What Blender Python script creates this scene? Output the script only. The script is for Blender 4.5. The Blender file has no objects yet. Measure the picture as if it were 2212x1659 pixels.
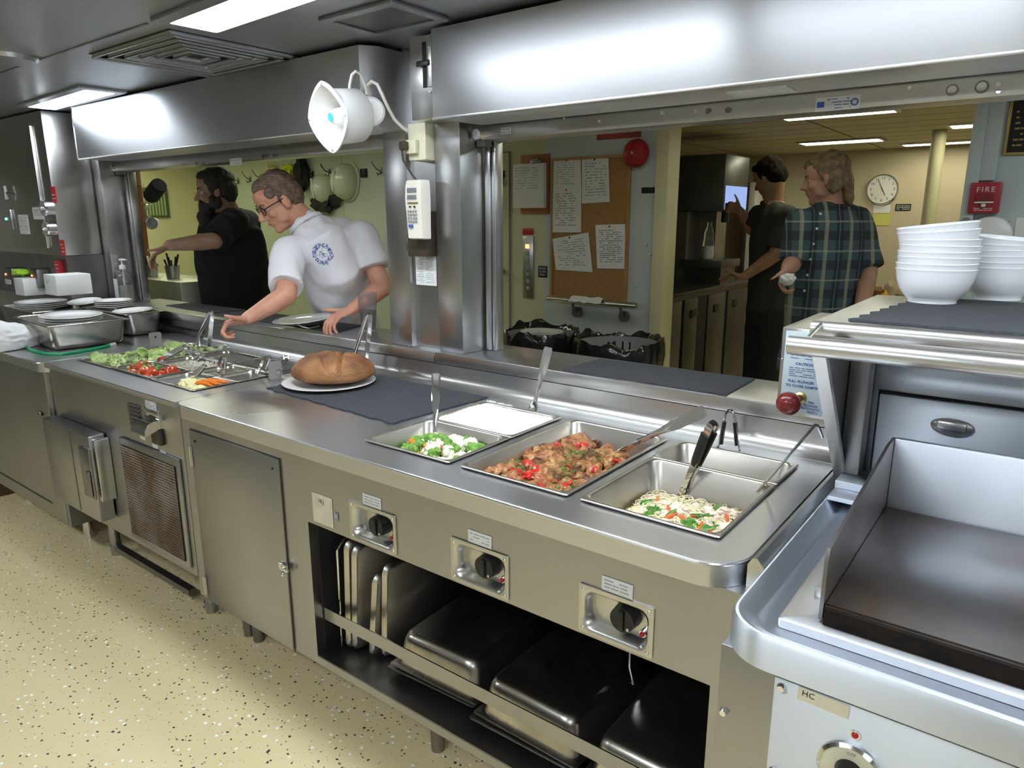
import bpy, bmesh, math, random
from mathutils import Vector, Matrix, Euler, noise
R_ = math.radians
SC = bpy.context.scene
COL = SC.collection
random.seed(7)

# ---------------------------------------------------------------- camera
cam_d = bpy.data.cameras.new('camera'); cam = bpy.data.objects.new('camera', cam_d); COL.objects.link(cam)
CX, CY, CZ = 1.84681, -1.14893, 1.51413
cr = Vector((0.79403788, 0.60786626, -0.00156937)); cu = Vector((-0.1387558, 0.18376502, 0.97312756)); cf = Vector((-0.5918198, 0.77248238, -0.23026135))
FPX, IW, IH = 1524.889, 2212., 1659.
cam.matrix_world = Matrix(((cr.x, cu.x, -cf.x, CX), (cr.y, cu.y, -cf.y, CY), (cr.z, cu.z, -cf.z, CZ), (0, 0, 0, 1)))
cam_d.sensor_width = 36; cam_d.sensor_fit = 'HORIZONTAL'; cam_d.lens = 36 * FPX / IW
cam_d.clip_start = 0.02; cam_d.clip_end = 60
SC.camera = cam
# ---------------------------------------------------------------- world, exposure
w = bpy.data.worlds.new('world'); SC.world = w; w.use_nodes = True
w.node_tree.nodes['Background'].inputs[0].default_value = (.6, .65, .7, 1)
w.node_tree.nodes['Background'].inputs[1].default_value = .12
SC.view_settings.view_transform = 'Standard'; SC.view_settings.look = 'None'
SC.view_settings.exposure = 0.38; SC.view_settings.gamma = 1.0
SC.view_settings.use_curve_mapping = False
try:
    SC.cycles.max_bounces = 6; SC.cycles.diffuse_bounces = 3; SC.cycles.glossy_bounces = 4
    SC.cycles.use_adaptive_sampling = True; SC.cycles.adaptive_threshold = .05
    SC.cycles.transmission_bounces = 6; SC.cycles.sample_clamp_indirect = 6.0
except Exception: pass
GALLEY_LAMP = 26.0     # strength of the cool tubes over the galley
MESS_LAMP = 11.0        # strength of the tubes in the mess room
COOL = (.86, .93, 1.0); WARM = (1.0, .97, .74)

def ray(px, py): return cf + cr * ((px - IW / 2) / FPX) - cu * ((py - IH / 2) / FPX)
def at(px, py, X=None, Y=None, Z=None):
    """point of the plane X=, Y= or Z= that is seen at a pixel of the photograph"""
    d = ray(px, py); c = Vector((CX, CY, CZ))
    i, v = (0, X) if X is not None else (1, Y) if Y is not None else (2, Z)
    return c + d * ((v - c[i]) / d[i])
def dep(px, py, t): return Vector((CX, CY, CZ)) + ray(px, py) * t

# ---------------------------------------------------------------- materials
def mat(name, col, rough=.5, metal=0., bump=0., bscale=60., var=0., vscale=8., col2=None, aniso=0., tang=None, trans=0., ior=1.45,
        emit=None, estr=0., coat=0., bd=.002, spec=None, stretch=None, rvar=0., alpha=None, sss=0.):
    m = bpy.data.materials.new(name); m.use_nodes = True; nt = m.node_tree; N = nt.nodes; L = nt.links
    b = N['Principled BSDF']; I = b.inputs
    I['Base Color'].default_value = (*col, 1); I['Roughness'].default_value = rough; I['Metallic'].default_value = metal
    I['IOR'].default_value = ior; I['Transmission Weight'].default_value = trans; I['Coat Weight'].default_value = coat
    if spec is not None: I['Specular IOR Level'].default_value = spec
    if sss: I['Subsurface Weight'].default_value = sss; I['Subsurface Radius'].default_value = (.01, .004, .002)
    if emit: I['Emission Color'].default_value = (*emit, 1); I['Emission Strength'].default_value = estr
    tc = N.new('ShaderNodeTexCoord'); src = tc.outputs['Object']
    if stretch:
        mp = N.new('ShaderNodeMapping'); mp.inputs['Scale'].default_value = stretch; L.new(src, mp.inputs['Vector']); src = mp.outputs[0]
    if aniso:
        I['Anisotropic'].default_value = aniso
        cx = N.new('ShaderNodeCombineXYZ'); t = tang or (1, 0, 0)
        for i in range(3): cx.inputs[i].default_value = t[i]
        L.new(cx.outputs[0], I['Tangent'])
    n = N.new('ShaderNodeTexNoise'); n.inputs['Scale'].default_value = vscale; n.inputs['Detail'].default_value = 1.5 if metal > .5 else 4
    L.new(src, n.inputs['Vector'])
    if var or col2:
        mx = N.new('ShaderNodeMix'); mx.data_type = 'RGBA'
        c2 = col2 or tuple(max(0, c * (1 - var)) for c in col)
        mx.inputs['A'].default_value = (*col, 1); mx.inputs['B'].default_value = (*c2, 1)
        mr = N.new('ShaderNodeMapRange'); mr.inputs['From Min'].default_value = .35; mr.inputs['From Max'].default_value = .65
        L.new(n.outputs['Fac'], mr.inputs['Value']); L.new(mr.outputs[0], mx.inputs['Factor']); L.new(mx.outputs['Result'], I['Base Color'])
    if rvar:
        mr2 = N.new('ShaderNodeMapRange'); mr2.inputs['To Min'].default_value = max(.02, rough - rvar); mr2.inputs['To Max'].default_value = rough + rvar
        L.new(n.outputs['Fac'], mr2.inputs['Value']); L.new(mr2.outputs[0], I['Roughness'])
    if bump:
        n2 = N.new('ShaderNodeTexNoise'); n2.inputs['Scale'].default_value = bscale; n2.inputs['Detail'].default_value = 3
        L.new(src, n2.inputs['Vector'])
        bp = N.new('ShaderNodeBump'); bp.inputs['Strength'].default_value = bump; bp.inputs['Distance'].default_value = bd
        L.new(n2.outputs['Fac'], bp.inputs['Height']); L.new(bp.outputs[0], I['Normal'])
    return m

STL = (.56, .555, .54)
M = {}
M['steel'] = mat('brushed_steel', STL, .30, 1, aniso=.55, tang=(0, .7, .7), rvar=.04, vscale=2)
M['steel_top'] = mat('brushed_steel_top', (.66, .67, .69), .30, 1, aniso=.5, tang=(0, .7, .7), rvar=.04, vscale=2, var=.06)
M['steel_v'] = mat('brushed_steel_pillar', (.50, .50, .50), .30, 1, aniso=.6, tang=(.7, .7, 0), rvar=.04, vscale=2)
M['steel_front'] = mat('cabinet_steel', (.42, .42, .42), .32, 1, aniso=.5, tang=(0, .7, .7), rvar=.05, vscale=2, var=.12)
M['steel_hood'] = mat('hood_steel', (.57, .58, .61), .36, 1, aniso=.85, tang=(0, .3, 1), rvar=.04, vscale=1.5)
M['steel_ceil'] = mat('ceiling_steel', (.42, .44, .47), .34, .8, rvar=.05, vscale=2)
M['steel_dark'] = mat('dull_steel', (.30, .29, .28), .38, 1, var=.3, vscale=6)
M['steel_pan'] = mat('pan_steel', (.56, .53, .48), .33, 1, rvar=.06, vscale=8, var=.15)
M['steel_old'] = mat('worn_pan_steel', (.50, .47, .42), .30, 1, rvar=.1, vscale=9, var=.3)
M['label_steel'] = mat('grey_tab_steel', (.42, .40, .38), .5, .6, var=.1)
M['chrome'] = mat('polished_steel', (.78, .78, .79), .10, 1, rvar=.04)
M['panel_bright'] = mat('bright_panel_steel', (.70, .75, .83), .46, 1, aniso=.85, tang=(0, .1, 1), rvar=.05, vscale=4)
M['griddle'] = mat('griddle_steel', (.38, .37, .37), .33, 1, col2=(.18, .14, .115), vscale=4.5, rvar=.12)
M['grease'] = mat('burnt_grease', (.008, .007, .006), .7, 0, bump=.8, bscale=90, col2=(.020, .011, .006), vscale=30, spec=.15)
M['black'] = mat('black_plastic', (.012, .012, .013), .38, 0, var=.3, vscale=40)
M['black_m'] = mat('black_matt', (.018, .018, .018), .8, 0, var=.3, vscale=20)
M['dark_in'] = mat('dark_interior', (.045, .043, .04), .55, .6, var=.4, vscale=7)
M['mat_grey'] = mat('rubber_liner', (.050, .054, .062), .85, 0, bump=1.0, bscale=420, var=.25, vscale=150)
M['white'] = mat('white_plastic', (.78, .78, .76), .35, var=.04)
M['cream_pl'] = mat('cream_plastic', (.72, .69, .52), .4, var=.05)
M['phone'] = mat('ivory_plastic', (.78, .75, .66), .35, var=.04)
M['china'] = mat('white_china', (.82, .82, .79), .12, coat=.5, var=.03)
M['melamine'] = mat('white_melamine', (.86, .87, .90), .22, var=.03)
M['paper'] = mat('paper', (.76, .77, .76), .8, var=.06, vscale=30)
M['ink'] = mat('grey_ink', (.28, .29, .33), .8, var=.1)
M['inkblk'] = mat('black_ink', (.03, .03, .03), .7, var=.1)
M['inkblue'] = mat('blue_ink', (.05, .12, .40), .7, var=.2, vscale=80)
M['inkcyan'] = mat('cyan_ink', (.05, .40, .70), .5, var=.1)
M['red'] = mat('red_plastic', (.50, .02, .03), .35, var=.15)
M['redlamp'] = mat('red_lens', (.45, .01, .015), .2, var=.1)
M['maroon'] = mat('maroon_knob', (.20, .018, .018), .28, coat=.3, var=.2, vscale=30)
M['label'] = mat('label_plate', (.66, .67, .66), .45, var=.08, vscale=40)
M['bluelabel'] = mat('pale_blue_plate', (.52, .62, .66), .45, var=.08, vscale=20)
M['brownbox'] = mat('brown_metal', (.075, .055, .042), .5, .2, var=.2)
M['cable'] = mat('white_cable', (.70, .68, .60), .5, var=.08)
M['cable_b'] = mat('brown_cable', (.06, .045, .04), .5, var=.1)
M['glow_red'] = mat('lit_red', (.6, .1, .05), .4, emit=(1, .15, .05), estr=6)
M['glow_green'] = mat('lit_green', (.1, .6, .3), .4, emit=(.1, 1, .5), estr=5)
M['rust'] = mat('rusty_mesh', (.36, .32, .26), .5, .6, col2=(.22, .15, .09), vscale=7, bump=.3)
M['peel'] = mat('peeling_paint', (.66, .62, .48), .6, var=.15, vscale=30)
M['brass'] = mat('brass', (.55, .40, .16), .35, 1, var=.15)
M['wood'] = mat('orange_wood', (.42, .17, .06), .5, var=.3, vscale=12, stretch=(1, 1, .1))
M['tan'] = mat('tan_wood', (.55, .42, .20), .45, var=.15, vscale=10)
M['mess_steel'] = mat('dark_machine_steel', (.12, .12, .115), .34, .8, rvar=.06, var=.2)

# floor: pale epoxy with scattered chips
def floor_mat():
    m = bpy.data.materials.new('chip_epoxy'); m.use_nodes = True; nt = m.node_tree; N = nt.nodes; L = nt.links
    b = N['Principled BSDF']; b.inputs['Roughness'].default_value = .42
    tc = N.new('ShaderNodeTexCoord')
    ns = N.new('ShaderNodeTexNoise'); ns.inputs['Scale'].default_value = 2.2; L.new(tc.outputs['Object'], ns.inputs['Vector'])
    base = N.new('ShaderNodeMix'); base.data_type = 'RGBA'; base.inputs['A'].default_value = (.66, .55, .305, 1); base.inputs['B'].default_value = (.71, .60, .345, 1)
    L.new(ns.outputs['Fac'], base.inputs['Factor'])
    prev = base.outputs['Result']
    nw = N.new('ShaderNodeTexNoise'); nw.inputs['Scale'].default_value = 90; L.new(tc.outputs['Object'], nw.inputs['Vector'])
    for sc, thr, lo, c in ((54, .22, .93, (.03, .025, .02)), (46, .20, .93, (.88, .88, .84)), (70, .20, .93, (.12, .09, .06)), (26, .13, .95, (.9, .9, .88)), (80, .18, .90, (.40, .34, .24))):
        off = N.new('ShaderNodeMapping'); off.inputs['Location'].default_value = (sc * .37, sc * .11, 0); off.inputs['Scale'].default_value = (1, 1.15, 0)
        L.new(tc.outputs['Object'], off.inputs['Vector'])
        vec = N.new('ShaderNodeVectorMath'); vec.operation = 'MULTIPLY_ADD'
        L.new(nw.outputs['Color'], vec.inputs[0]); vec.inputs[1].default_value = (.012, .012, 0); L.new(off.outputs[0], vec.inputs[2])
        v = N.new('ShaderNodeTexVoronoi'); v.inputs['Scale'].default_value = sc; v.voronoi_dimensions = '2D'
        L.new(vec.outputs[0], v.inputs['Vector'])
        d = N.new('ShaderNodeMath'); d.operation = 'LESS_THAN'; d.inputs[1].default_value = thr; L.new(v.outputs['Distance'], d.inputs[0])
        sp = N.new('ShaderNodeSeparateColor'); L.new(v.outputs['Color'], sp.inputs[0])
        g = N.new('ShaderNodeMath'); g.operation = 'GREATER_THAN'; g.inputs[1].default_value = lo; L.new(sp.outputs[0], g.inputs[0])
        mu = N.new('ShaderNodeMath'); mu.operation = 'MULTIPLY'; L.new(d.outputs[0], mu.inputs[0]); L.new(g.outputs[0], mu.inputs[1])
        mx = N.new('ShaderNodeMix'); mx.data_type = 'RGBA'; mx.inputs['B'].default_value = (*c, 1)
        L.new(mu.outputs[0], mx.inputs['Factor']); L.new(prev, mx.inputs['A']); prev = mx.outputs['Result']
    L.new(prev, b.inputs['Base Color'])
    return m
M['floor'] = floor_mat()

def tile_mat(name, c1, seam, sx, sy, w=.012):
    m = bpy.data.materials.new(name); m.use_nodes = True; nt = m.node_tree; N = nt.nodes; L = nt.links
    b = N['Principled BSDF']; b.inputs['Roughness'].default_value = .7
    tc = N.new('ShaderNodeTexCoord'); br = N.new('ShaderNodeTexBrick')
    br.inputs['Color1'].default_value = (*c1, 1); br.inputs['Color2'].default_value = (*[x * .93 for x in c1], 1); br.inputs['Mortar'].default_value = (*seam, 1)
    br.inputs['Scale'].default_value = 1; br.inputs['Mortar Size'].default_value = w; br.inputs['Brick Width'].default_value = sx; br.inputs['Row Height'].default_value = sy
    br.inputs['Mortar Smooth'].default_value = .2; br.offset = 0
    L.new(tc.outputs['Object'], br.inputs['Vector']); L.new(br.outputs['Color'], b.inputs['Base Color'])
    return m
M['tiles'] = tile_mat('ceiling_tiles', (.60, .55, .38), (.07, .065, .045), 1.22, .305, .009)
M['wall_green'] = mat('pale_green_wall', (.50, .55, .43), .6, var=.05, vscale=3)
M['wall_cream'] = mat('cream_wall', (.56, .56, .36), .6, var=.06, vscale=3)
M['wall_blue'] = mat('pale_blue_wall', (.50, .56, .56), .55, var=.05, vscale=3)
M['wall_beige'] = mat('beige_wall', (.58, .50, .36), .65, var=.05, vscale=2)
M['wall_yellow'] = mat('yellow_wall', (.74, .73, .46), .6, var=.05, vscale=3)
M['post'] = mat('yellowish_paint', (.60, .58, .36), .5, var=.06)
M['cork'] = mat('cork', (.40, .22, .085), .9, var=.25, vscale=120, bump=.4, bscale=200)
M['galley_wall'] = mat('galley_wall', (.50, .50, .48), .4, .5, var=.08)

# ---------------------------------------------------------------- mesh builder
class MB:
    def __init__(s): s.v = []; s.f = []
    def add(s, vs, fs):
        n = len(s.v); s.v += [Vector(x) for x in vs]; s.f += [tuple(i + n for i in f) for f in fs]; return s
    def _bm(s, bm):
        bm.verts.ensure_lookup_table(); bm.verts.index_update()
        s.add([v.co.copy() for v in bm.verts], [tuple(v.index for v in f.verts) for f in bm.faces]); bm.free(); return s
    def box(s, x0, x1, y0, y1, z0, z1, b=0, seg=2, mtx=None):
        bm = bmesh.new(); bmesh.ops.create_cube(bm, size=1)
        for v in bm.verts: v.co = Vector(((x0 + x1) / 2 + v.co.x * (x1 - x0), (y0 + y1) / 2 + v.co.y * (y1 - y0), (z0 + z1) / 2 + v.co.z * (z1 - z0)))
        if b: bmesh.ops.bevel(bm, geom=bm.edges[:], offset=min(b, abs(x1 - x0) * .49, abs(y1 - y0) * .49, abs(z1 - z0) * .49), segments=seg, profile=.5, affect='EDGES')
        if mtx: bmesh.ops.transform(bm, matrix=mtx, verts=bm.verts)
        return s._bm(bm)
    def cyl(s, p, q, r, r2=None, n=16, caps=True):
        return s.tube([p, q], [r, r if r2 is None else r2], n, caps=caps)
    def tube(s, pts, r, n=8, caps=True, closed=False, flat=1.0, side=None):
        pts = [Vector(p) for p in pts]; k = len(pts); rr = r if isinstance(r, (list, tuple)) else [r] * k
        t0 = (pts[1] - pts[0]).normalized()
        if side is None:
            up = Vector((0, 0, 1)) if abs(t0.z) < .9 else Vector((1, 0, 0)); u = t0.cross(up).normalized()
        else: u = (Vector(side) - t0 * Vector(side).dot(t0)).normalized()
        loops = []
        for i in range(k):
            if closed: t = (pts[(i + 1) % k] - pts[i - 1]).normalized()
            else: t = (pts[min(i + 1, k - 1)] - pts[max(i - 1, 0)]).normalized()
            u = (u - t * u.dot(t)).normalized(); w_ = t.cross(u)
            loops.append([pts[i] + u * (rr[i] * math.cos(a)) + w_ * (rr[i] * flat * math.sin(a)) for a in [2 * math.pi * j / n for j in range(n)]])
        return s.loft(loops, caps=caps and not closed, closed=closed)
    def loft(s, loops, caps=True, closed=False, cap0=None, cap1=None):
        n = len(loops[0]); vs = [p for l in loops for p in l]; fs = []
        k = len(loops); rng = range(k if closed else k - 1)
        for i in rng:
            j2 = (i + 1) % k
            for j in range(n):
                a, b = i * n + j, i * n + (j + 1) % n; c, d = j2 * n + (j + 1) % n, j2 * n + j
                fs.append((a, b, c, d))
        if cap0 if cap0 is not None else caps: fs.append(tuple(reversed(range(n))))
        if cap1 if cap1 is not None else caps: fs.append(tuple((k - 1) * n + j for j in range(n)))
        return s.add(vs, fs)
    def lathe(s, prof, c=(0, 0, 0), n=32, mtx=None, cap0=False, cap1=False):
        c = Vector(c); loops = []
        for r, z in prof:
            l = [Vector((r * math.cos(a), r * math.sin(a), z)) for a in [2 * math.pi * j / n for j in range(n)]]
            if mtx: l = [mtx @ p for p in l]
            loops.append([p + c for p in l])
        return s.loft(loops, cap0=cap0, cap1=cap1)
    def ell(s, c, r, n=16, m=10, mtx=None):
        c = Vector(c); r = (r, r, r) if isinstance(r, (int, float)) else r; loops = []
        for i in range(1, m):
            ph = math.pi * i / m
            l = [Vector((r[0] * math.sin(ph) * math.cos(2 * math.pi * j / n), r[1] * math.sin(ph) * math.sin(2 * math.pi * j / n), -r[2] * math.cos(ph))) for j in range(n)]
            if mtx: l = [mtx @ p for p in l]
            loops.append([c + p for p in l])
        return s.loft(loops)
    def prism(s, poly, axis, a0, a1):
        def P(p, a):
            return Vector((a, p[0], p[1])) if axis == 'x' else Vector((p[0], a, p[1])) if axis == 'y' else Vector((p[0], p[1], a))
        return s.loft([[P(p, a0) for p in poly], [P(p, a1) for p in poly]])
    def quad(s, a, b, c, d, th=.001):
        """thin plate with a real thickness"""
        a, b, c, d = map(Vector, (a, b, c, d)); nrm = (b - a).cross(d - a).normalized() * th
        return s.loft([[a, b, c, d], [a + nrm, b + nrm, c + nrm, d + nrm]])
    def build(s, name, m, parent=None, smooth=35, origin=None):
        me = bpy.data.meshes.new(name)
        if parent is not None: o = ORG[parent.name]
        elif origin is not None: o = Vector(origin)
        else:
            xs = [v.x for v in s.v]; ys = [v.y for v in s.v]; zs = [v.z for v in s.v]
            o = Vector(((min(xs) + max(xs)) / 2, (min(ys) + max(ys)) / 2, min(zs)))
        me.from_pydata([v - o for v in s.v], [], s.f); me.validate()
        bm = bmesh.new(); bm.from_mesh(me); bmesh.ops.recalc_face_normals(bm, faces=bm.faces)
        if smooth:
            for f in bm.faces: f.smooth = True
            lim = R_(smooth)
            for e in bm.edges:
                if len(e.link_faces) == 2 and e.calc_face_angle(0) > lim: e.smooth = False
        bm.to_mesh(me); bm.free()
        if m is not None: me.materials.append(m if not isinstance(m, str) else M[m])
        ob = bpy.data.objects.new(name, me); COL.objects.link(ob)
        if parent is not None: ob.parent = parent; ORG[ob.name] = o
        else: ob.location = o; ORG[ob.name] = o
        return ob
ORG = {}
def tag(o, label, cat, group=None, kind=None):
    if label: o['label'] = label
    if cat: o['category'] = cat
    if group: o['group'] = group
    if kind: o['kind'] = kind
    return o
def thing(name, label, cat, loc=(0, 0, 0), group=None):
    o = bpy.data.objects.new(name, None); COL.objects.link(o); o.location = loc; o.empty_display_size = .05
    ORG[o.name] = Vector(loc); return tag(o, label, cat, group)
def struct(name, mb, m, smooth=35):
    o = mb.build(name, m, smooth=smooth); o['kind'] = 'structure'; return o
def dup(root, loc=None, rot=None, label=None, group=None, scale=None):
    r = root.copy(); COL.objects.link(r)
    if loc is not None: r.location = loc
    if rot is not None: r.rotation_euler = rot
    if scale is not None: r.scale = (scale,) * 3 if isinstance(scale, (int, float)) else scale
    if label: r['label'] = label
    if group: r['group'] = group
    ORG[r.name] = Vector(r.location)
    for ch in list(root.children):
        c = ch.copy(); COL.objects.link(c); c.parent = r
        for g in ch.children: d = g.copy(); COL.objects.link(d); d.parent = c
    return r
def rrect(hx, hy, r, z, n=4, c=(0, 0)):
    r = max(min(r, hx * .98, hy * .98), 1e-4); out = []
    for k, (sx, sy) in enumerate(((1, 1), (-1, 1), (-1, -1), (1, -1))):
        for j in range(n + 1):
            a = math.pi / 2 * (k + j / n)
            out.append(Vector((c[0] + sx * (hx - r) + r * math.cos(a), c[1] + sy * (hy - r) + r * math.sin(a), z)))
    return out
def blob(r, seed, amp=.25, freq=1.5, sub=2, sq=(1, 1, 1)):
    bm = bmesh.new(); bmesh.ops.create_icosphere(bm, subdivisions=sub, radius=1)
    o = Vector((seed * 3.1, seed * 1.7, seed * .9))
    for v in bm.verts:
        d = 1 + amp * noise.noise(v.co * freq + o) * 2 + amp * .4 * noise.noise(v.co * freq * 3 + o)
        v.co = Vector((v.co.x * sq[0], v.co.y * sq[1], v.co.z * sq[2])) * (d * r)
    return MB()._bm(bm)
def merge(a, b, mtx=None):
    a.add([(mtx @ v) if mtx else v for v in b.v], b.f); return a
def text(s, size, mtx, m, parent, name='lettering', th=.0004, align='CENTER', spacing=1.0, bold=0):
    cu_ = bpy.data.curves.new('t', 'FONT'); cu_.body = s; cu_.size = size; cu_.align_x = align; cu_.align_y = 'CENTER'; cu_.extrude = th; cu_.space_character = spacing
    cu_.resolution_u = 2; cu_.offset = bold * size
    ob = bpy.data.objects.new('t', cu_); COL.objects.link(ob); dg = bpy.context.evaluated_depsgraph_get()
    me = bpy.data.meshes.new_from_object(ob.evaluated_get(dg)); bpy.data.objects.remove(ob); bpy.data.curves.remove(cu_)
    o = ORG[parent.name]; me.transform(Matrix.Translation(-o) @ mtx); me.name = name
    me.materials.clear(); me.materials.append(M[m])
    n = bpy.data.objects.new(name, me); COL.objects.link(n); n.parent = parent; ORG[n.name] = o
    return n
FACE_F = Matrix(((1, 0, 0), (0, 0, -1), (0, 1, 0))).to_4x4()    # text lying in XY turned to face -Y
def front(p): return Matrix.Translation(Vector(p)) @ FACE_F
def scribble(mb, x0, x1, y, z0, z1, rows, seed=0, h=.0016, gap=.25, cols=1):
    rd = random.Random(seed)
    for c in range(cols):
        cx0 = x0 + (x1 - x0) * c / cols; cx1 = x0 + (x1 - x0) * (c + .85 if cols > 1 else 1)/ cols
        for i in range(rows):
            z = z1 - (z1 - z0) * (i + .5) / rows; x = cx0
            while x < cx1 - .004:
                l = rd.uniform(.006, .022)
                if rd.random() > gap: mb.box(x, min(x + l, cx1), y - .0004, y, z - h / 2, z + h / 2)
                x += l + .003
    return mb
# ================================================================ room shell
struct('floor', MB().box(-6.2, 4.6, -3.3, 6.5, -.1, 0), 'floor')
struct('ceiling', MB().box(-6.2, 4.6, -3.3, .84, 2.10, 2.2), 'steel_ceil')
struct('ceiling', MB().box(-6.2, 4.6, .96, 6.5, 2.12, 2.2), 'tiles')
struct('wall_front', MB().box(-6.2, 4.6, -3.3, -3.2, 0, 2.1), 'galley_wall')
struct('wall_left', MB().box(-6.2, -6.1, -3.2, .84, 0, 2.1), 'galley_wall')
struct('wall_right', MB().box(4.5, 4.6, -3.2, 6.4, 0, 2.12), 'galley_wall')
struct('wall_left', MB().box(-5.3, -5.2, .96, 2.8, 0, 2.12), 'wall_yellow')
struct('wall_back', MB().box(-5.2, -2.3, 2.8, 2.88, 0, 2.12), 'wall_green')
struct('wall_back', MB().box(-2.3, -.90, 2.8, 2.88, 0, 2.12), 'wall_cream')
struct('wall_back', MB().box(-.90, -.10, 2.8, 2.88, 0, 2.12), 'wall_blue')
struct('wall_back', MB().box(1.505, 4.5, 2.8, 2.88, 0, 2.12), 'wall_blue')
struct('trim_1', MB().box(-.10, -.02, 2.77, 2.93, 0, 2.12, b=.006), 'post')
struct('trim_2', MB().box(1.452, 1.505, 2.77, 2.93, 0, 2.12, b=.006), 'wall_blue')
struct('wall_far', MB().box(-3, 4.5, 6.35, 6.45, 0, 2.12), 'wall_beige')
struct('wall_left', MB().box(-3.1, -3, 2.88, 6.35, 0, 2.12), 'wall_beige')
# wall seams on the back wall
struct('trim_3', MB().box(-2.94, -2.932, 2.796, 2.80, 0, 2.12).box(-2.31, -2.302, 2.796, 2.80, 0, 2.12).box(-5.2, -2.3, 2.785, 2.80, .93, .97), 'wall_cream')
# partition below the serving ledge and above the openings
struct('wall_partition', MB().box(-5.2, 4.5, .84, .96, 0, .975), 'galley_wall')
struct('wall_partition', MB().box(-5.2, 4.5, .84, .96, 1.84, 2.2), 'galley_wall')
# centre pillar: two folded legs with a recessed channel between
struct('trim_4', MB().box(-.241, -.12, .777, .95, 1.02, 2.1, b=.004).box(-.121, .03, .80, .95, 1.02, 2.1), 'steel_v')
struct('trim_5', MB().box(.024, .145, .777, .95, 1.02, 2.1, b=.004), 'steel_v')
struct('trim_6', MB().box(.152, .178, .90, .95, 1.02, 1.80, b=.006).box(.181, .20, .905, .95, 1.02, 1.80, b=.004), 'steel_v')
struct('trim_7', MB().box(-3.3, -2.71, .79, .95, .9, 2.1).box(-2.71, -2.627, .777, .95, 1.02, 2.1, b=.004), 'steel_v')
struct('trim_8', MB().box(-2.61, -2.585, .90, .95, 1.02, 1.78, b=.006).box(-2.58, -2.56, .905, .95, 1.02, 1.78, b=.004), 'steel_v')
struct('trim_9', MB().box(-5.2, -3.3, .79, .96, .975, 1.84), 'steel_v')

# shutter beams over the two openings
def beam(x0, x1, label, marks, stickers):
    t = thing('shutter_beam', label, 'beam', ((x0 + x1) / 2, .85, 1.773))
    MB().box(x0, x1, .85, .95, 1.775, 1.832, b=.002).build('beam_body', 'steel', t)
    MB().box(x0, x1, .80, .95, 1.8325, 1.85).box(x0, x1, .70, .80, 1.842, 1.86).build('track', 'steel_dark', t)
    for k, (px, py, r) in enumerate(marks):
        p = at(px, py, Y=.85); m = MB().cyl(p, p + Vector((0, -.004, 0)), r, n=14)
        b = m.build('bolt', 'chrome' if r < .006 else 'steel_dark', t)
        if r > .012: MB().cyl(p + Vector((0, -.0041, 0)), p + Vector((0, -.006, 0)), r * .72, n=14).build('bolt_head', 'chrome', b)
    for (px0, py0, px1, py1, kind) in stickers:
        a, b_ = at(px0, py0, Y=.849), at(px1, py1, Y=.849); z0, z1 = sorted((a.z, b_.z))
        s = MB().box(a.x, b_.x, .8485, .8495, z0, z1).build('sticker', 'label', t)
        if kind == 2:
            m = MB(); w_ = b_.x - a.x; zc = (z0 + z1) / 2
            m.box(a.x + .004, a.x + w_ * .2, .8478, .8484, zc - .007, zc + .007)
            m.lathe([(.009, 0), (.009, .0006), (.006, .0006), (.006, 0)], (b_.x - .014, .8484, zc), 20, mtx=Matrix.Rotation(R_(90), 3, 'X'))
            m.build('logo', 'inkblue', s)
            scribble(MB(), a.x + w_ * .25, a.x + w_ * .8, .8484, z0 + .002, z1 - .002, 4, 3, .0018).build('print', 'inkblue', s)
        else: scribble(MB(), a.x + .003, b_.x - .003, .8484, z0 + .001, z1 - .001, 2, 5, .002).build('print', 'inkblue', s)
    return t
beam(.146, 4.4, 'long steel shutter beam over the right opening, with gauges and bolts', [(1965, 190, .004), (2057, 195, .013), (2121, 188, .014), (2157, 183, .005), (2157, 197, .005), (1648, 219, .004), (1573, 238, .008), (1430, 243, .005), (1530, 240, .008), (1504, 240, .005), (1295, 262, .004), (1220, 256, .004)], [(1763, 213, 1858, 234, 2), (1082, 277, 1105, 288, 1)])
beam(-2.66, -.24, 'long steel shutter beam over the left opening', [(433, 356, .004), (425, 353, .006), (440, 354, .006), (569, 338, .008), (576, 337, .008), (592, 336, .008), (598, 336, .006), (395, 357, .004)], [(496, 343, 523, 356, 1)])
for (x, px, lb) in ((.17, 1063, 'round steel roller cap at the head of the right opening'), (-2.60, 262, 'small steel roller cap at the head of the left opening')):
    t = thing('roller_cap', lb, 'roller', (x, .86, 1.79))
    MB().box(x - .02, x + .02, .86, .90, 1.755, 1.83, b=.003).build('mounting_block', 'steel_dark', t)
    MB().cyl((x + .004, .86, 1.795), (x + .004, .83, 1.795), .021, .017, n=20).build('cap', 'chrome', t)

# hoods
t = thing('hood', 'long bright steel hood over the right opening', 'hood', (1.5, .6, 1.823))
MB().box(.188, 4.4, .60, .84, 1.823, 2.085, b=.003).build('hood_shell', 'steel_hood', t)
MB().box(.188, 4.4, .596, .604, 1.815, 1.824, b=.002).build('lip', 'steel', t)
s = MB().box(1.19 - .075, 1.19 + .075, .70, .78, 1.8185, 1.8225).build('caution_strip', 'label', t)
t = thing('hood', 'long steel hood over the left opening with the horn speaker on its end', 'hood', (-1.3, .6, 1.815))
MB().prism([(-2.445, .60), (-.150, .60), (-.112, .655), (-.112, .80), (-2.445, .80)], 'z', 1.822, 2.085).build('hood_shell', 'steel_hood', t)
MB().box(-2.445, -.15, .596, .604, 1.815, 1.824, b=.002).build('lip', 'steel', t)
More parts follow.
